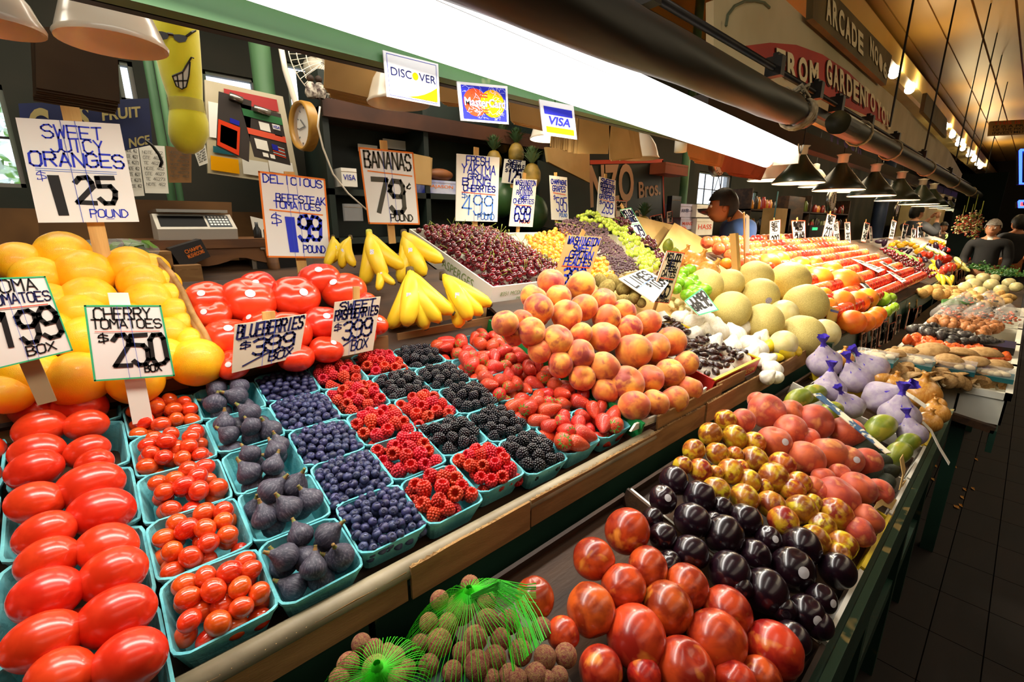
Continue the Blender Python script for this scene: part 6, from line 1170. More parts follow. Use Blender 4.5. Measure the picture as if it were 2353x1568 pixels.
# banana toy
ylw = mat('yellow_plush', 'f4ec30', 'e6dc22', .9, 5, bump=.4, bscale=60, sheen=.5)
path = [(398,-10,44),(400,30,46),(404,80,46),(410,130,44),(418,180,40),(426,225,34),(430,248,33),(434,275,38),(434,300,39),(427,325,34),(420,340,24),(416,349,8)]
YT = 1.75; tc_ = hy(430, 200, YT); ty = root('banana_toy', tc_, 'long yellow banana plush toy with sunglasses and a toothy grin', 'toy')
P = [hy(a, b, YT)-tc_ for a, b, w in path]; R_ = [w*depth(hy(a, b, YT))/FPX for a, b, w in path]; obj('body', MB().tube(P, R_, 18).mesh('b', True), ty, ylw)
def on(px, py, o=.0): return hy(px, py, YT)-tc_+(-ray(px, py)).normalized()*(R_[3]+o)
def blobq(name, pts, m, o=.0, parent=ty): return obj(name, MB().slab([p for p in [on(a, b, o) for a, b in pts]], .004).mesh(), parent, m) if len(pts) == 4 else obj(name, MB().add([on(a, b, o) for a, b in pts], [tuple(range(len(pts)))]).mesh(), parent, m)
gls = MB()
for L_ in ([(358,71),(372,72),(386,76),(389,82),(384,90),(372,92),(363,86)], [(396,79),(412,79),(427,82),(431,88),(426,96),(412,98),(401,91)]): gls.add([on(a, b, .006) for a, b in L_], [tuple(range(len(L_)))])
gls.tube([on(386, 78, .006), on(398, 80, .006)], .004, 5); gls.tube([on(428, 84, .006), on(440, 75, .002), on(449, 70, -.02)], .003, 5); obj('sunglasses', gls.mesh(), ty, black)
blobq('teeth', [(396,175),(420,165),(430,148),(437,140),(434,175),(428,200),(418,205),(405,198)], mat('cloth_white', 'd8d2c0', rough=.9), .0)
mb = MB(); mb.tube([on(a, b, .002) for a, b in ((396,175),(420,165),(430,148),(440,132),(446,134))], .0022, 5); mb.tube([on(a, b, .002) for a, b in ((396,175),(405,198),(418,205),(428,200),(434,175),(437,142))], .0018, 5)
for l in (((407,172),(411,200)), ((420,166),(421,204)), ((400,186),(432,185))): mb.tube([on(a, b, .002) for a, b in l], .0014, 4)
obj('smile_line', mb.mesh(), ty, black); obj('tape_band', MB().tube([P[5]+(P[6]-P[5])*.2, P[6]+(P[7]-P[6])*.4], [R_[5]*1.06, R_[6]*1.1], 18, cap=False).mesh('t', True), ty, mat('clear_tape', 'c9bd7a', rough=.15, alpha=.5))
# bulletin board with clipboards
qp('bulletin_board', [(470,183),(650,222),(690,428),(478,398)], 2.5, .02, mat('cream_board', 'c9bda0', 'b7a986', .7, 4), 'cream bulletin board with papers behind the clipboards', 'board')
bb2 = C.objects['bulletin_board']; kb = Card([hy(a, b, 2.495) for a, b in [(470,183),(650,222),(690,428),(478,398)]])
for u0, u1, v0, v1, m in ((.22, .9, .82, .95, mat('red_header', 'b02a28', rough=.6)), (.03, .32, .04, .20, pyel), (.06, .33, .24, .31, teal), (.36, .65, .05, .22, paper), (.66, .95, .12, .26, white), (.03, .2, .40, .78, white)): obj('poster', MB().add([kb(u0, v0, .002), kb(u1, v0, .002), kb(u1, v1, .002), kb(u0, v1, .002)], [(0, 1, 2, 3)]).mesh(), bb2, m)
def clip(q, lab, bits):
    P = [hy(a, b, 2.3) for a, b in q]; c = sum(P, V())/4; r = root('clipboard', c, lab, 'clipboard', 'clipboards'); k = Card(P); kq = Card.__new__(Card); kq.q = [p-c for p in P]; kq.n = k.n
    obj('board', MB().slab(kq.q, .006).mesh(), r, mat('dark_hardboard', '33271f', '2a2019', .6, 3)); obj('clip', MB().tube([kq(.3, .97, .01), kq(.7, .95, .01)], .014, 6).mesh('c', True), r, steel)
    for u0, u1, v0, v1, m in bits: obj('poster', MB().add([kq(u0, v0, .002), kq(u1, v0, .002), kq(u1, v1, .002), kq(u0, v1, .002)], [(0, 1, 2, 3)]).mesh(), r, m)
    return r, kq
clip([(503,210),(578,232),(572,372),(497,335)], 'dark clipboard with a red framed apple notice', [(.02, .68, .02, .5, pred), (.1, .6, .1, .42, cream), (.36, .65, .52, .60, pblue)])
r, kq = clip([(552,238),(645,262),(668,380),(585,360)], 'dark clipboard with payment stickers and a small flag', [(.0, 1, .78, .92, mat('green_strip', '1f6a34', rough=.5)), (.0, 1, .44, .56, inkr), (.35, .62, .58, .74, white), (.7, .9, .66, .76, white), (.72, .92, .54, .64, inkk), (.12, .45, .18, .38, white), (.25, .40, .05, .13, white), (.45, .58, .05, .13, white)])
for k_ in range(6): obj('flag_stripe', MB().add([kq(.56, .14+k_*.035, .003), kq(.9, .12+k_*.035, .003), kq(.9, .137+k_*.035, .003), kq(.56, .157+k_*.035, .003)], [(0, 1, 2, 3)]).mesh(), r, pred if k_ % 2 == 0 else pwhite)
obj('flag_field', MB().add([kq(.56, .24, .004), kq(.72, .23, .004), kq(.72, .34, .004), kq(.56, .35, .004)], [(0, 1, 2, 3)]).mesh(), r, pblue)
vs, fs = fontmesh('VISA', kq, .71, .89, .68, .74, .03, .2, off=.004); obj('lettering', MB().add(vs, fs).mesh(), r, pblue)
# wall clock seen obliquely
cpos = hy(709, 292, 2.2); t = root('wall_clock', cpos, 'round wall clock with a golden wooden rim seen at an angle', 'clock', None, (0, math.radians(-90), math.radians(6))); rc = 53*depth(cpos)/FPX
obj('rim', MB().lathe([(rc, 0), (rc*1.0, .03), (rc*.93, .045), (rc*.84, .03), (rc*.83, .01)], 36).mesh('r', True), t, mat('golden_wood', 'b98a3c', '9c6f28', .35, 6)); obj('face', MB().lathe([(.001, .012), (rc*.85, .012)], 36).mesh(), t, white)
mb = MB()
for k in range(12): a = k*PI/6; mb.tube([(rc*.7*math.cos(a), rc*.7*math.sin(a), .014), (rc*.78*math.cos(a), rc*.78*math.sin(a), .014)], .003, 4)
mb.tube([(0, 0, .016), (rc*.3, rc*.35, .016)], .004, 4); mb.tube([(0, 0, .016), (-rc*.05, rc*.62, .016)], .003, 4); obj('hands', mb.mesh(), t, inkk); obj('glass', MB().lathe([(.001, .028), (rc*.85, .026)], 24).mesh('g', True), t, plast)
# fan
fp = hy(735, 150, 2.5); fn_ = root('electric_fan', fp, 'wire cage fan mounted beside the paper bags', 'fan', None, (math.radians(80), 0, math.radians(20))); R = .17
mb = MB()
for k in range(40): a = 2*PI*k/40; mb.tube([(0.03*math.cos(a), .03*math.sin(a), .05), (R*.6*math.cos(a+.1), R*.6*math.sin(a+.1), .045), (R*math.cos(a+.15), R*math.sin(a+.15), 0)], .0015, 3)
for rr_ in (R, R*.8, R*.55): mb.tube([(rr_*math.cos(a*PI/16), rr_*math.sin(a*PI/16), .05*(1-rr_/R)) for a in range(33)], .003, 4)
obj('cage', mb.mesh(), fn_, cream)
for k in range(3): a = k*2*PI/3; obj('blade', MB().add([(0, 0, .01), (R*.8*math.cos(a-.4), R*.8*math.sin(a-.4), .0), (R*.85*math.cos(a), R*.85*math.sin(a), .01), (R*.7*math.cos(a+.4), R*.7*math.sin(a+.4), .025)], [(0, 1, 2, 3)]).mesh(), fn_, cream)
obj('motor', MB().lathe([(.03, -.08), (.05, -.06), (.05, .0), (.01, .02)], 14).mesh('m', True), fn_, cream)
# papers on the left
for q, lab in (([(283,325),(316,330),(332,450),(300,452)], 'white calendar sheet right of the orange sign'), ([(318,332),(378,336),(388,445),(334,444)], 'grey typed letter pinned beside the calendar'), ([(380,335),(440,345),(440,420),(388,420)], 'brown board with scribbled phone numbers below the banana toy'), ([(445,345),(470,320),(478,375),(458,382)], 'white folded paper beside the bulletin board')): 
    o = qp('pinned_sheet', q, 2.22, .003, paper if 'brown' not in lab else brownb, lab, 'paper'); k = Card([hy(a, b, 2.217) for a, b in q]); mb = MB()
    for j in range(7): scrawl(mb, 'NOTE 4627391'[j % 3:j % 3+8], .1, .9, .82-j*.11, .88-j*.11, .0012, k)
    obj('lettering', mb.mesh(), o, inkgy)
tag(obj('sunglasses', MB().tube([hy(a, b, 2.0) for a, b in ((335,322),(350,335),(365,355),(372,372),(368,385))], .005, 6).mesh('s', True), None, black), 'black eyeglass arm hanging beside the calendar', 'glasses')
# scale on a carved stool
sp = hy(455, 550, 1.95); s_ = root('digital_scale', sp, 'grey digital price scale with a dark keypad on the wooden stool', 'scale'); w = hy(545, 550, 1.95).x-hy(367, 550, 1.95).x
mb = MB(); w2 = w/2; prof = [(-.05, 0), (-.06, .035), (.03, .085), (.10, .085), (.12, 0)]; mb.add([(-w2, y, z) for y, z in prof]+[(w2, y, z) for y, z in prof], [(0, 1, 2, 3, 4), (9, 8, 7, 6, 5)]+[(i, 5+i, 5+(i+1) % 5, (i+1) % 5) for i in range(5)]); obj('body', mb.mesh(), s_, mat('warm_grey_plastic', 'c4beb0', rough=.4))
def face_q(u0, u1, v0, v1, o=.001): 
    f = lambda u, v: V((-w2+2*w2*u, -.06+.09*v, .035+.05*v))+V((0, -.486, .874))*o; return [f(u0, v0), f(u1, v0), f(u1, v1), f(u0, v1)]
obj('display', MB().add(face_q(.05, .62, .15, .85), [(0, 1, 2, 3)]).mesh(), s_, black); obj('keypad', MB().add(face_q(.65, .95, .12, .88), [(0, 1, 2, 3)]).mesh(), s_, mat('keypad_grey', '3a4248', rough=.5)); mb = MB()
for i in range(6):
    for j in range(4): mb.add(face_q(.67+i*.045, .70+i*.045, .2+j*.17, .30+j*.17, .003), [(0, 1, 2, 3)])
obj('key', mb.mesh(), s_, white, kind='stuff'); obj('pan', MB().box((-w2*.9, .0, .09), (w2*.9, .30, .10)).mesh(), s_, steel)
sto = root('carved_stool', sp, 'old wooden stool with a carved apron under the scale', 'stool'); ow = mat('orange_brown_wood', '7a4e24', '5c3818', .5, 4, stretch=(1, 6, 6))
obj('seat', MB().box((-.21, -.07, -.03), (.24, .30, 0)).mesh(), sto, ow)
mb = MB(); N = 14; top = [(-.2+.42*i/N, -.03) for i in range(N+1)]; bot = [(x, -.06-.03*abs(math.cos(x*14))) for x, z in top]; mb.add([(x, -.06, z) for x, z in top]+[(x, -.06, z) for x, z in bot]+[(x, -.045, z) for x, z in bot], [(i, i+1, N+2+i, N+1+i) for i in range(N)]+[(N+1+i, N+2+i, 2*N+3+i, 2*N+2+i) for i in range(N)]); obj('apron', mb.mesh(), sto, ow)
for sx in (-.19, .21):
    for sy in (-.05, .27): obj('leg', MB().tube([(sx, sy, -.03), (sx+.01, sy, -.12), (sx-.006, sy, -.25), (sx+.004, sy, -.9), (sx, sy, -sp.z)], [.028, .022, .016, .014, .02], 8).mesh('l', True), sto, ow)
# bag of salad, cartons, toaster
c = hy(258, 578, 1.75); r = root('salad_bag', c, 'clear bag of green lettuce behind the oranges', 'bag'); mb = MB()
for k in range(60): d = V((rnd.uniform(-.09, .09), rnd.uniform(-.04, .04), rnd.uniform(-.02, .02))); e = V((rnd.uniform(-1, 1), rnd.uniform(-1, 1), rnd.uniform(-1, 1)))*.018; mb.quad(d-e, d+e.orthogonal()*.6, d+e, d-e.orthogonal()*.6)
obj('leaves', mb.mesh(), r, g1, kind='stuff'); obj('bag', blob(lambda t, p: S(t, p, 1+.06*math.sin(5*p), .11, .05, .035), 20, 12).mesh('b', True), r, plast)
def cart(x0, y0, x1, y1, Y, D, m, lab, text=None, tm=None, grp=None):
    a = hy(x0, y0, Y); b = hy(x1, y1, Y); w = b.x-a.x; h = a.z-b.z; r = root('box', (a.x, Y, b.z), lab, 'box', grp); obj('body', MB().box((0, 0, 0), (w, D, h)).mesh(), r, m); obj('lid_seam', MB().box((0, -.001, h*.80), (w, .0, h*.815)).mesh(), r, carde)
    if text: word(text, [(w*.1, 0, h*.65), (w*.9, 0, h*.65), (w*.9, 0, h*.35), (w*.1, 0, h*.35)], r, tm or inkk, .01, .002, (0, -1, 0))
    return r
qp('dark_carton', [(388,572),(462,550),(484,590),(420,618)], 1.8, .1, mat('black_carton', '231f1c', rough=.6), 'tilted black mushroom carton leaning under the stool', 'box')
kk = Card([hy(a, b, 1.797) for a, b in [(388,572),(462,550),(484,590),(420,618)]]); 
for t, v0, v1 in (("CHAMP'S", .55, .75), ('MUSHROOMS', .3, .5)): vs, fs = fontmesh(t, kk, .35, .9, v0, v1, .02, off=.002); obj('lettering', MB().add(vs, fs).mesh(), C.objects['dark_carton'], inko)
cart(330, 580, 400, 615, 1.78, .2, cardb, 'open brown carton beside the black mushroom carton'); cart(400, 612, 470, 655, 1.74, .2, cardb, 'small battered brown carton below the black one')
tp_ = hy(585, 645, 1.9); tr_ = root('toaster_oven', tp_, 'steel toaster oven with a dark glass door behind the tomatoes', 'oven'); obj('body', MB().box((0, 0, 0), (.22, .2, .13)).mesh(), tr_, steel); obj('door', MB().box((.015, -.004, .02), (.17, 0, .11)).mesh(), tr_, black); obj('handle', MB().tube([(.03, -.015, .115), (.16, -.015, .115)], .005, 6).mesh(), tr_, steel)
for i in range(4): tag(obj('black_bottle', MB().lathe([(.012, 0), (.014, .002), (.014, .05), (.006, .065), (.006, .08), (.001, .08)], 10).mesh('b', True), None, black), 'small dark bottle standing on the toaster oven', 'bottle', 'bottles on the toaster oven').__setattr__('location', tp_+V((.05+.035*i, .08, .13)))
qp('white_page', [(575,497),(608,505),(620,585),(592,578)], 2.1, .003, paper, 'curled white page behind the tomato price sign', 'paper')
# dark open shelving with clutter
sh = root('dark_shelf', hy(800, 640, 2.35), 'dark green open shelving behind the banana sign', 'shelf'); o_ = sh.location
X0, X1 = hy(752, 400, 2.35).x, hy(1255, 400, 2.35).x
sz = lambda p: V(p)-o_
dg = mat('very_dark_green', '1c2a22', '131d18', .6, 3)
obj('back_panel', MB().box(sz((X0, 2.62, .9)), sz((X1, 2.64, 2.3))).mesh(), sh, dg)
for z, m in ((hy(900, 268, 2.35).z, oldwood), (hy(900, 440, 2.35).z, dg), (hy(900, 545, 2.35).z, dg)): obj('shelf_board', MB().box(sz((X0, 2.35, z-.03)), sz((X1, 2.62, z))).mesh(), sh, m)
obj('top_rail', MB().box(sz((X0, 2.33, hy(900, 268, 2.35).z-.05)), sz((X1, 2.35, hy(900, 268, 2.35).z+.03))).mesh(), sh, mat('reddish_brown_wood', '54301c', '3c2012', .6, 3))
for x in (X0, X0+.55, X1-.03): obj('upright', MB().box(sz((x, 2.35, .2)), sz((x+.03, 2.62, 2.25))).mesh(), sh, dg)
cart(975, 412, 1048, 447, 2.36, .2, mat('royal_blue_carton', '3a46a8', 'ccd0e4', .5, 6), 'blue and white flat box on the dark shelf', 'BAJASON', inko); cart(783, 385, 822, 430, 2.3, .1, white, 'small white box with a blue card print on the dark shelf', 'VISA', pblue)
cart(790, 468, 835, 508, 2.3, .02, plast, 'small framed card wrapped in film on the dark shelf'); bags([(950,352),(990,362),(992,425),(955,420)], 2.3, 3, (1, 1), 'crumpled brown paper sack on the dark shelf', tbag)
for i, (a, b, c_, d, lab) in enumerate(((822,330,868,352,'grey paper behind the banana sign top'), (880,318,985,352,'large pale sheet hanging at the back of the dark shelf'), (1008,418,1045,470,'plastic tray of dark goods on the lower dark shelf'))): bxp('pinned_sheet', a, b, c_, d, 2.55, .005, paper if i < 2 else black, lab, 'paper')
tag(obj('bread_loaf', blob(lambda t, p: S(t, p, 1, .09, .05, .035), 16, 10).mesh('b', True), None, mat('brown_crust', '8a5226', '6a3a18', .6, 4)), 'round brown wrapped loaf on the dark shelf', 'bread').__setattr__('location', hy(1010, 402, 2.4))
for i, (a, b) in enumerate(((1046, 388), (1052, 398))): pass
# small figures on the ledge, wooden block, paper roll
for i, (x, y) in enumerate(((716, 200), (735, 202))):
    c = hy(x, y+14, 2.3); r = root('figurine', c, 'small carved figurine %s on the ledge above the clock' % ('nearer the clock', 'nearer the dark shelf')[i], 'figurine'); obj('body', MB().lathe([(.02, -.02), (.03, 0), (.022, .03), (.012, .045)], 10).mesh('b', True), r, mat('striped_cloth', 'c8c0b0', '4a3a34', .8, 40)); obj('head', MB().ico((0, 0, .06), .016, 2).mesh('h', True), r, oldwood)
cart(1530, 372, 1580, 405, 2.2, .18, mat('orange_brown_block', 'a4532a', '8a4422', .6, 3), 'orange brown wooden box bolted to the post')
tag(obj('paper_roll', MB().lathe([(.001, 0), (.035, 0), (.035, .08), (.001, .08)], 18).mesh('r', True), None, white), 'white paper towel roll hung under the beam end', 'roll').__setattr__('location', hy(1563, 350, 1.5))
# pineapples
pinm = mat('pineapple_skin', 'a8842c', '6c5a1e', .6, 9, .4, .6, bump=1, bscale=12, var=.1); pcr = mat('pineapple_leaf', '6f8a5c', '43603c', .5, 4, var=.1)
def pine(px, py, s, Y, lab):
    c = hy(px, py, Y); R = s*depth(c)/FPX; r = root('pineapple', c, lab, 'pineapple', 'pineapples in the stall')
    obj('body', blob(lambda t, p: S(t, p, 1+.035*math.sin(9*p+5*t)*math.sin(9*p-5*t), R*.75, R*.75, R*1.05), 36, 24).mesh('b', True), r, pinm); mb = MB()
    for k in range(44):
        a = k*2.4; f = k/44; L = R*(1.7-.7*f); el = .35+1.1*(1-f) if False else .5+1.0*f; d = V((math.cos(a)*math.cos(el), math.sin(a)*math.cos(el), math.sin(el))); s_v = V((-math.sin(a), math.cos(a), 0))*R*.13; b0 = V((0, 0, R*(.95+.5*f)))
        m1 = b0+d*L*.55+V((0, 0, L*.12)); e = b0+d*L+V((0, 0, -L*.05*(1-f))); mb.add([b0-s_v, b0+s_v, m1+s_v*.8, e, m1-s_v*.8], [(0, 1, 2, 4), (4, 2, 3)])
    obj('crown', mb.mesh(), r, pcr)
pine(1186, 355, 24, 2.28, 'pineapple behind the pineapple price sign'); pine(1222, 405, 27, 2.1, 'pineapple right of the pineapple price sign'); pine(1135, 372, 24, 2.3, 'pineapple left of its price sign'); pine(1155, 330, 20, 2.5, 'shadowed pineapple at the back of the shelf'); pine(1478, 520, 22, 2.15, 'small pineapple before the dark green board')
for i, (x, y, s) in enumerate(((1225, 490, 26), (1150, 455, 20))): tag(obj('watermelon', blob(lambda t, p: S(t, p, .1, 1, 1, 1.2), 20, 14).mesh('w', True), None, mat('watermelon_rind', '1c3a1a', '2c5224', .4, 6)), ('dark green watermelon under the pineapples', 'second watermelon in the shadow')[i], 'watermelon').__setattr__('location', hy(x, y, 2.25))
# dark green signboard
fruitb = [(1357,373),(1522,370),(1526,500),(1362,545)]
qp('green_signboard', fruitb, 2.35, .02, mat('signboard_green', '10241c', '142a20', .5, 2), 'dark green signboard with tan lettering and a red edge', 'sign'); gb = C.objects['green_signboard']; kk = Card([hy(a, b, 2.345) for a, b in fruitb]); tanl = mat('tan_lettering', 'd9b083', rough=.6)
for t, a, b, c_, d, bo_ in (('NZO', -.02, .55, .40, .97, .03), ('Bros.', .62, .95, .42, .68, .02), ('T & PRODUCE', .0, .66, .04, .24, .02)): vs, fs = fontmesh(t, kk, a, b, c_, d, bo_, off=.002); obj('lettering', MB().add(vs, fs).mesh(), gb, tanl)
mb = MB(); ribbon(mb, [(0, 1), (1, 1)], .03, kk, .003); ribbon(mb, [(1, 1), (1, 0)], .02, kk, .003); obj('border', mb.mesh(), gb, inkr)
qp('green_board', [(1240,368),(1355,422),(1360,545),(1240,520)], 2.2, .02, dg, 'slanting dark green panel behind the champagne grape sign', 'panel'); qp('tan_board', [(1255,338),(1355,345),(1355,420),(1260,372)], 2.25, .02, cardl, 'tan board above the slanting green panel', 'panel')
# hanging scales, cartons, rear stall
def hscale(px, py, rp, Y, lab, pan=None):
    c = hy(px, py, Y); r = root('hanging_scale', c, lab, 'scale', 'hanging dial scales'); R = rp*depth(c)/FPX; rot_ = Matrix.Rotation(math.radians(90), 4, 'X')
    obj('housing', MB().lathe([(.001, -.05), (R, -.05), (R*1.03, 0), (R*.95, .01)], 28, rot_).mesh('h', True), r, steel); obj('dial', MB().lathe([(.001, .006), (R*.93, .006)], 28, rot_).mesh(), r, cream); mb = MB()
    for k in range(20): a = k*PI/10; mb.tube([(R*.75*math.cos(a), -.008, R*.75*math.sin(a)), (R*.86*math.cos(a), -.008, R*.86*math.sin(a))], R*.02, 4)
    mb.tube([(0, -.01, -R*.2), (0, -.01, R*.6)], R*.03, 4); obj('needle', mb.mesh(), r, inkk); obj('hanger', MB().tube([(0, 0, R), (0, 0, R+.3)], .006, 6).mesh(), r, darkm)
    if pan:
        pc = hy(*pan, Y)-c; obj('pan', MB().lathe([(.001, -.03), (.09, -.025), (.15, .0), (.16, .03), (.155, .03), (.1, -.015)], 24, Matrix.Translation(pc)).mesh('p', True), r, steel)
        for sx in (-1, 1): obj('chain', MB().tube([(0, 0, -R), (pc.x+sx*.15, pc.y, pc.z+.03)], .003, 4).mesh(), r, darkm)
hscale(1655, 372, 32, 1.95, 'hanging dial scale before the bright rear window', (1645, 488)); hscale(1914, 462, 24, 1.9, 'white dial scale hanging behind the cone lamps'); hscale(2062, 480, 17, 2.0, 'smaller dial scale farther along the rear')
lav = mat('lavender_print_carton', 'cfcbe0', 'b6b4d0', .6, 5)
cart(1562, 468, 1602, 500, 2.35, .3, lav, 'upper lavender banana carton in the stack', '#8-41', inkn, 'stacked cartons'); cart(1565, 500, 1600, 527, 2.35, .3, lav, 'lower lavender carton in the stack', 'MANGO', inkr, 'stacked cartons'); cart(1602, 470, 1638, 500, 2.3, .3, cartonw, 'upper white carton beside the lavender ones', '-11', inkn, 'stacked cartons'); cart(1602, 502, 1636, 540, 2.3, .3, cartonw, 'lower white carton with a red print', 'HASS', inkr, 'stacked cartons')
tb_ = root('rear_table', hy(1600, 545, 2.2), 'dark rear table carrying tomatoes and cartons', 'table'); obj('top', MB().box((-.5, 0, -.04), (.8, .7, 0)).mesh(), tb_, oldwood)
for sx in (-.45, .75): obj('leg', MB().box((sx-.03, .05, -tb_.location.z), (sx+.03, .11, -.04)).mesh(), tb_, oldwood)
for i, (x, y) in enumerate(((1543, 528), (1556, 532), (1566, 528), (1568, 540), (1580, 542), (1550, 540))): c = hy(x, y, 2.2); put('tomato', c, .045, rr(.3), 'red tomato on the rear table, %s of the group' % nth(i+1), 'tomato', 'tomatoes on the rear table')
cart(1545, 450, 1562, 500, 2.3, .05, black, 'slim dark scale display on a pole by the cartons'); 
def shelfrun(x0, x1, y, z0, n, lab):
    r = root('goods_shelf', ((x0+x1)/2, y, z0), lab, 'shelf'); w = (x1-x0)/2
    for k in range(n): obj('shelf_board', MB().box((-w, 0, k*.28), (w, .25, k*.28+.02)).mesh(), r, oldwood)
    for x in (-w, 0, w-.03): obj('upright', MB().box((x, 0, -.9), (x+.03, .25, n*.28)).mesh(), r, oldwood)
shelfrun(6.6, 11.5, 2.6, 1.18, 3, 'long rear shelf crowded with jars behind the far signs')
jm = [mat('jar_%s' % n_, c_, rough=.3, coat=.4, var=.2) for n_, c_ in (('amber', 'b8741c'), ('cream', 'd8cfa8'), ('red', '9c2a1c'), ('olive', '5c6a24'), ('dark', '2a2018'))]
jme = []
for m_ in jm: me = MB().lathe([(.001, 0), (.035, 0), (.037, .02), (.037, .10), (.022, .125), (.022, .14), (.001, .14)], 12).mesh('jar', True); me.materials.append(m_); jme.append(me)
for k in range(3):
    for i in range(40):
        o = bpy.data.objects.new('jar', rnd.choice(jme)); C.objects.link(o); o.location = (6.75+i*.118+rnd.uniform(-.02, .02), 2.68+rnd.uniform(-.03, .03), 1.20+k*.28); o.scale = (1, 1, rnd.uniform(.8, 1.3)); tag(o, 'small jar on the crowded rear shelf, %s tier up' % nth(k+1), 'jar', 'jars on the rear shelf')
bxp('white_cupboard', 2120, 462, 2160, 540, 2.0, .4, mat('cream_panel', 'd8c694', 'c4b07a', .6, 2), 'cream cupboard at the far rear of the stalls', 'cupboard'); bxp('blue_tarp', 1780, 470, 1830, 520, 2.7, .02, mat('light_blue_sheet', '7aa8c8', '5c8cb0', .6, 3), 'pale blue sheet hanging behind the man', 'sheet')  # cupboard is a plain mottled cream
for i, (a, b, c_, d) in enumerate(((1782,478,1808,545),(1815,450,1838,540))): bxp('paper_sack', a, b, c_, d, 2.3, .15, (tbag, oldwood)[i], ('tan paper sack hanging right of the man', 'dark wooden upright behind the second sign')[i], ('sack', 'post')[i])
tag(obj('teal_pole', MB().tube([hy(1788, 440, 2.2), hy(1768, 575, 2.2)], .008, 6).mesh('p', True), None, teal), 'slim teal pole leaning right of the man', 'pole')
bxp('cash_register', 1862, 518, 1898, 545, 2.0, .25, black, 'dark cash register with a green display behind the signs', 'register'); bxp('screen', 1868, 523, 1878, 529, 1.995, .005, mat('green_display', '2cc47a', emit=1.5), parent=None); 
so = C.objects['screen']; so.parent = C.objects['cash_register']
# dark green end wall of the neighbouring stall and dark far clutter
aabox('wall_stall_end', (10.1, .42, .0), (10.16, .92, 2.30), mat('stall_end_green', '060f0d', '050b0a', .95, 2, spec=.1), kind='structure')
aabox('wall_far', (24, -4, 0), (24.1, 3.1, 3.7), mat('far_dark', '1a130c', '120d08', .9, 1), kind='structure')
bxp('neon_counter', 2325, 480, 2352, 600, 2.9, .1, oldwood) if False else None
for i in range(22):
    x = 9.3+rnd.uniform(0, 4); c = V((x, rnd.uniform(1.2, 2.2), rnd.uniform(1.5, 2.0))); o = obj('flower_bunch', MB().mesh(), None, None) if False else None
for i, (x, y, s) in enumerate(((2215, 505, 16), (2235, 500, 15), (2225, 522, 14), (2248, 515, 14), (2205, 525, 12), (2240, 535, 14))):
    c = dp(x, y, 6.2); r = root('dried_flower_bunch', c, 'bunch of dried flowers hung at the far stall, %s one' % nth(i+1), 'flowers', 'dried flower bunches at the far stall'); mb = MB()
    for k in range(70): d = V((rnd.gauss(0, 1), rnd.gauss(0, 1), rnd.gauss(0, 1))).normalized()*rnd.uniform(.02, .1); mb.ico(d, .011, 1, rnd.randint(0, 2))
    me = mb.mesh('f'); [me.materials.append(m_) for m_ in (jm[2], jm[1], jm[3])]; obj('petals', me, r, None, kind='stuff'); obj('stem', MB().tube([(0, 0, .1), (0, 0, .3)], .004, 4).mesh(), r, m_stem)
for i in range(14):  # fallen scraps on the floor
    p = hz(2190+rnd.uniform(-60, 60), rnd.uniform(1050, 1180), .004); tag(obj('paper_scrap', MB().add([p+V((0, 0, 0)), p+V((.03, .006, .004)), p+V((.035, .02, 0)), p+V((.005, .015, .003))], [(0, 1, 2, 3)]).mesh(), None, m_onion), 'dry onion skin scrap on the dark tile floor', 'scrap', 'scraps on the floor')
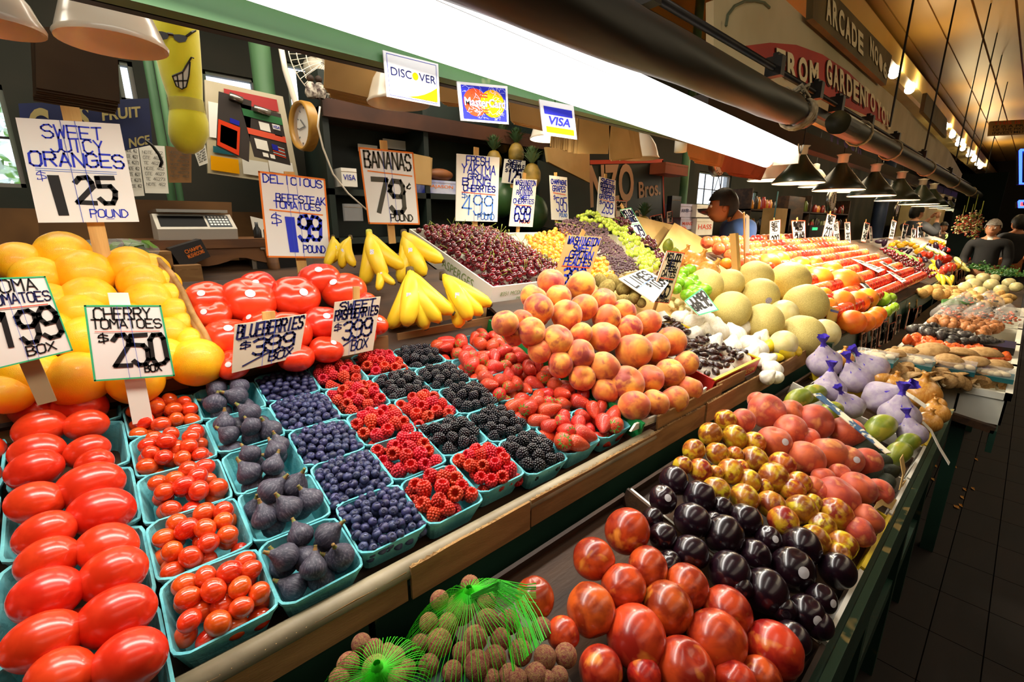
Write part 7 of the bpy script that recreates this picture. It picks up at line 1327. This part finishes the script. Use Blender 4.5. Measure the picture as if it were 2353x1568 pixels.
# ------------------------------------------------------------------ people
def skin(name, joints, edges, m, parent, sub=2):   # one smooth continuous surface grown along connected joints
    me = bpy.data.meshes.new(name); me.from_pydata([j[:3] for j in joints], edges, []); me.materials.append(m); o = bpy.data.objects.new(name, me); C.objects.link(o); o.parent = parent
    md = o.modifiers.new('skin', 'SKIN'); md.use_smooth_shade = True
    for i, j in enumerate(joints):
        r = j[3]; me.skin_vertices[0].data[i].radius = (r, r) if not hasattr(r, '__len__') else r
    me.skin_vertices[0].data[0].use_root = True
    s = o.modifiers.new('s', 'SUBSURF'); s.levels = s.render_levels = sub
    return o
def person(loc, rz, lab, shirt, trousers, hairm, skinm, sc_=1., arms='down', head=(0, 0), hairlen=1., old=False, hz_=1.60):   # faces local -y
    r = root('person', loc, lab, 'person', None, (0, 0, rz)); r.scale = (sc_,)*3
    hx, hy_ = head; hc = V((hx, hy_-.02, hz_))
    if arms == 'down': A = {s: [(s*.19, 0, 1.40, .055), (s*.24, .0, 1.14, .043), (s*.21, -.16, .95, .032), (s*.19, -.22, .90, .026)] for s in (-1, 1)}
    else: A = {s: [(s*.19, 0, 1.40, .055), (s*.26, -.16, 1.26, .043), (s*.10, -.30, 1.46, .032), (s*.07, -.33, 1.52, .026)] for s in (-1, 1)}
    J = [(0, 0, .95, (.15, .11)), (0, 0, 1.15, (.135, .10)), (0, 0, 1.34, (.15, .10)), (0, .0, 1.42, (.09, .06)), (0, hy_*.4, 1.49, .055), (hx*.6, hy_*.8, hz_-.06, .052)]; E_ = [(0, 1), (1, 2), (2, 3), (3, 4), (4, 5)]
    for s in (-1, 1):
        b = len(J); J += A[s]; E_ += [(3, b), (b, b+1), (b+1, b+2), (b+2, b+3)]
        b = len(J); J += [(s*.09, 0, .88, .085), (s*.10, -.01, .48, .058), (s*.10, .02, .10, .04), (s*.10, -.10, .04, .035)]; E_ += [(0, b), (b, b+1), (b+1, b+2), (b+2, b+3)]
    skin('body', J, E_, skinm, r)
    g = 1.14; Js = [(0, 0, .90, (.165, .125)), (0, 0, 1.15, (.152, .118)), (0, 0, 1.34, (.17, .125)), (0, .0, 1.42, (.14, .10)), (0, .0, 1.475, .082)]; Es = [(0, 1), (1, 2), (2, 3), (3, 4)]
    for s in (-1, 1):
        b = len(Js); a0, a1 = V(A[s][0][:3]), V(A[s][1][:3]); m_ = a0.lerp(a1, .75); Js += [(*a0, .078), (*m_, .066)]; Es += [(3, b), (b, b+1)]
    if old or arms == 'up':
        for s in (-1, 1): b = len(Js); a1, a2 = V(A[s][1][:3]), V(A[s][2][:3]); Js += [(*a1, .062), (*a1.lerp(a2, .9), .050)]; Es += [(7 if s < 0 and False else (6 if s < 0 else 8), b), (b, b+1)]
    skin('shirt', Js, Es, shirt, r)
    Jt = [(0, 0, .96, (.155, .12)), (0, 0, .90, (.16, .125))]; Et = [(0, 1)]
    for s in (-1, 1): b = len(Jt); Jt += [(s*.09, 0, .84, .098), (s*.10, -.01, .48, .072), (s*.10, .02, .09, .06)]; Et += [(1, b), (b, b+1), (b+1, b+2)]
    skin('trousers', Jt, Et, trousers, r)
    hd_ = blob(lambda t, p: (lambda x, y, z: (x*.078, (y*.095 if y > 0 else y*.088)+(-.012 if z < -.3 else 0), z*.118*(1 if z > 0 else 1.0)))(*S(t, p, 1-.10*max(0, -math.cos(t))**2)), 24, 18)
    for s in (-1, 1): hd_.ico((s*.078, .005, -.005), .022, 2, 0, (.4, .8, 1.2))
    hd_.add([(0, -.086, .02), (-.014, -.088, -.02), (0, -.112, -.022), (.014, -.088, -.02), (0, -.085, -.032)], [(0, 1, 2), (0, 2, 3), (1, 4, 2), (2, 4, 3)])
    me = hd_.mesh('h', True); ho = obj('head', me, r, skinm); ho.location = hc
    for s in (-1, 1): e = obj('eye', MB().ico((s*.03, -.08, .012), .011, 2).mesh('e', True), ho, mat('eye_white', 'e8e4dc', rough=.3)); obj('brow', MB().tube([(s*.018, -.090, .034), (s*.045, -.083, .036)], .004, 5).mesh(), ho, hairm)
    obj('mouth', MB().tube([(-.022, -.086, -.055), (0, -.091, -.053), (.022, -.086, -.055)], .004, 5).mesh(), ho, mat('lip', '9a5a4a', rough=.6))
    hr = blob(lambda t, p: (lambda x, y, z: (x*.094, y*.110+.010, z*.135+.012))(*S(t, p, 1+.03*math.sin(9*p)*math.sin(7*t))), 28, 20)
    keep = [i for i, v in enumerate(hr.v) if v[2] > (.04 if v[1] < -.05 else .0 if v[1] < .02 else -.085*hairlen)]; ks = set(keep); hr.f = [f for f in hr.f if all(i in ks for i in f)]; hr.m = [0]*len(hr.f); me = hr.mesh('hair', True); obj('hair', me, ho, hairm)
    for s in (-1, 1):   # hands with five fingers
        w = V(A[s][3][:3]); d = (w-V(A[s][2][:3])).normalized(); side = V((1, 0, 0)) if arms == 'down' else V((0, 1, 0)); J = [(*w, .026), (*(w+d*.05), .030)]; E_ = [(0, 1)]
        for k in range(4): b = len(J); o2 = side*(k-1.5)*.017; L = (.038, .046, .043, .034)[k]; J += [(*(w+d*.075+o2), .010), (*(w+d*(.085+L)+o2+V((0, 0, -.01))), .008), (*(w+d*(.085+L*1.5)+o2+V((0, 0, -.025))), .007)]; E_ += [(1, b), (b, b+1), (b+1, b+2)]
        b = len(J); J += [(*(w+d*.03-side*s*.03), .010), (*(w+d*.06-side*s*.045), .008)]; E_ += [(1, b), (b, b+1)]; skin('hand', J, E_, skinm, r, 1)
    if old: obj('collar', MB().lathe([(.075, 1.44), (.06, 1.49), (.065, 1.49)], 16).mesh('c', True), r, white)
    return r
navy = mat('navy_tshirt', '2c487c', '243e6c', .85, 6, bump=.4, bscale=8); jeans = mat('dark_jeans', '20242c', rough=.9); blk_ = mat('black_cloth', '141315', '0e0d0f', .85, 6, bump=.3)
sk1 = mat('warm_skin', 'a8653c', '98582f', .5, 6); sk2 = mat('pale_skin', 'c08a68', 'b07a58', .5, 6); hk = mat('black_hair', '0d0b0a', '171310', .6, 60, bump=.5); hg = mat('grey_hair', 'a8a098', '86807a', .7, 60, bump=.5)
d = 3.75; hp_ = dp(1700, 478, d); s_ = hp_.z/1.54
person((hp_.x, hp_.y, 0), math.radians(-142), 'dark haired man in a blue t-shirt bent over work behind the bench', navy, jeans, hk, sk1, s_, 'down', (-.0, -.11), hz_=1.54)
d = 8.5; q = dp(2105, 490, d); person((q.x, q.y, 0), math.radians(50), 'person in a black shirt raising both hands to take a picture', blk_, jeans, hk, sk2, q.z/1.60, 'up')
cam_ = q+V((0, 0, 0)); d = 6.4; q = dp(2282, 526, d); person((q.x, q.y, 0), math.radians(-92), 'grey haired man in a black coat standing at the bench end', blk_, jeans, hg, sk2, q.z/1.60, 'down', old=True)
q = dp(2166, 528, 10.8); person((q.x, q.y, 0), math.radians(-60), 'shopper with dark hair partly hidden behind the far signs', mat('grey_cloth', '5a5048', rough=.9), jeans, hk, sk2, .93)
q = dp(2335, 545, 7.2); person((q.x, q.y, 0), math.radians(120), 'dark figure at the right edge of the aisle', blk_, jeans, hk, sk1, .98)
flush()
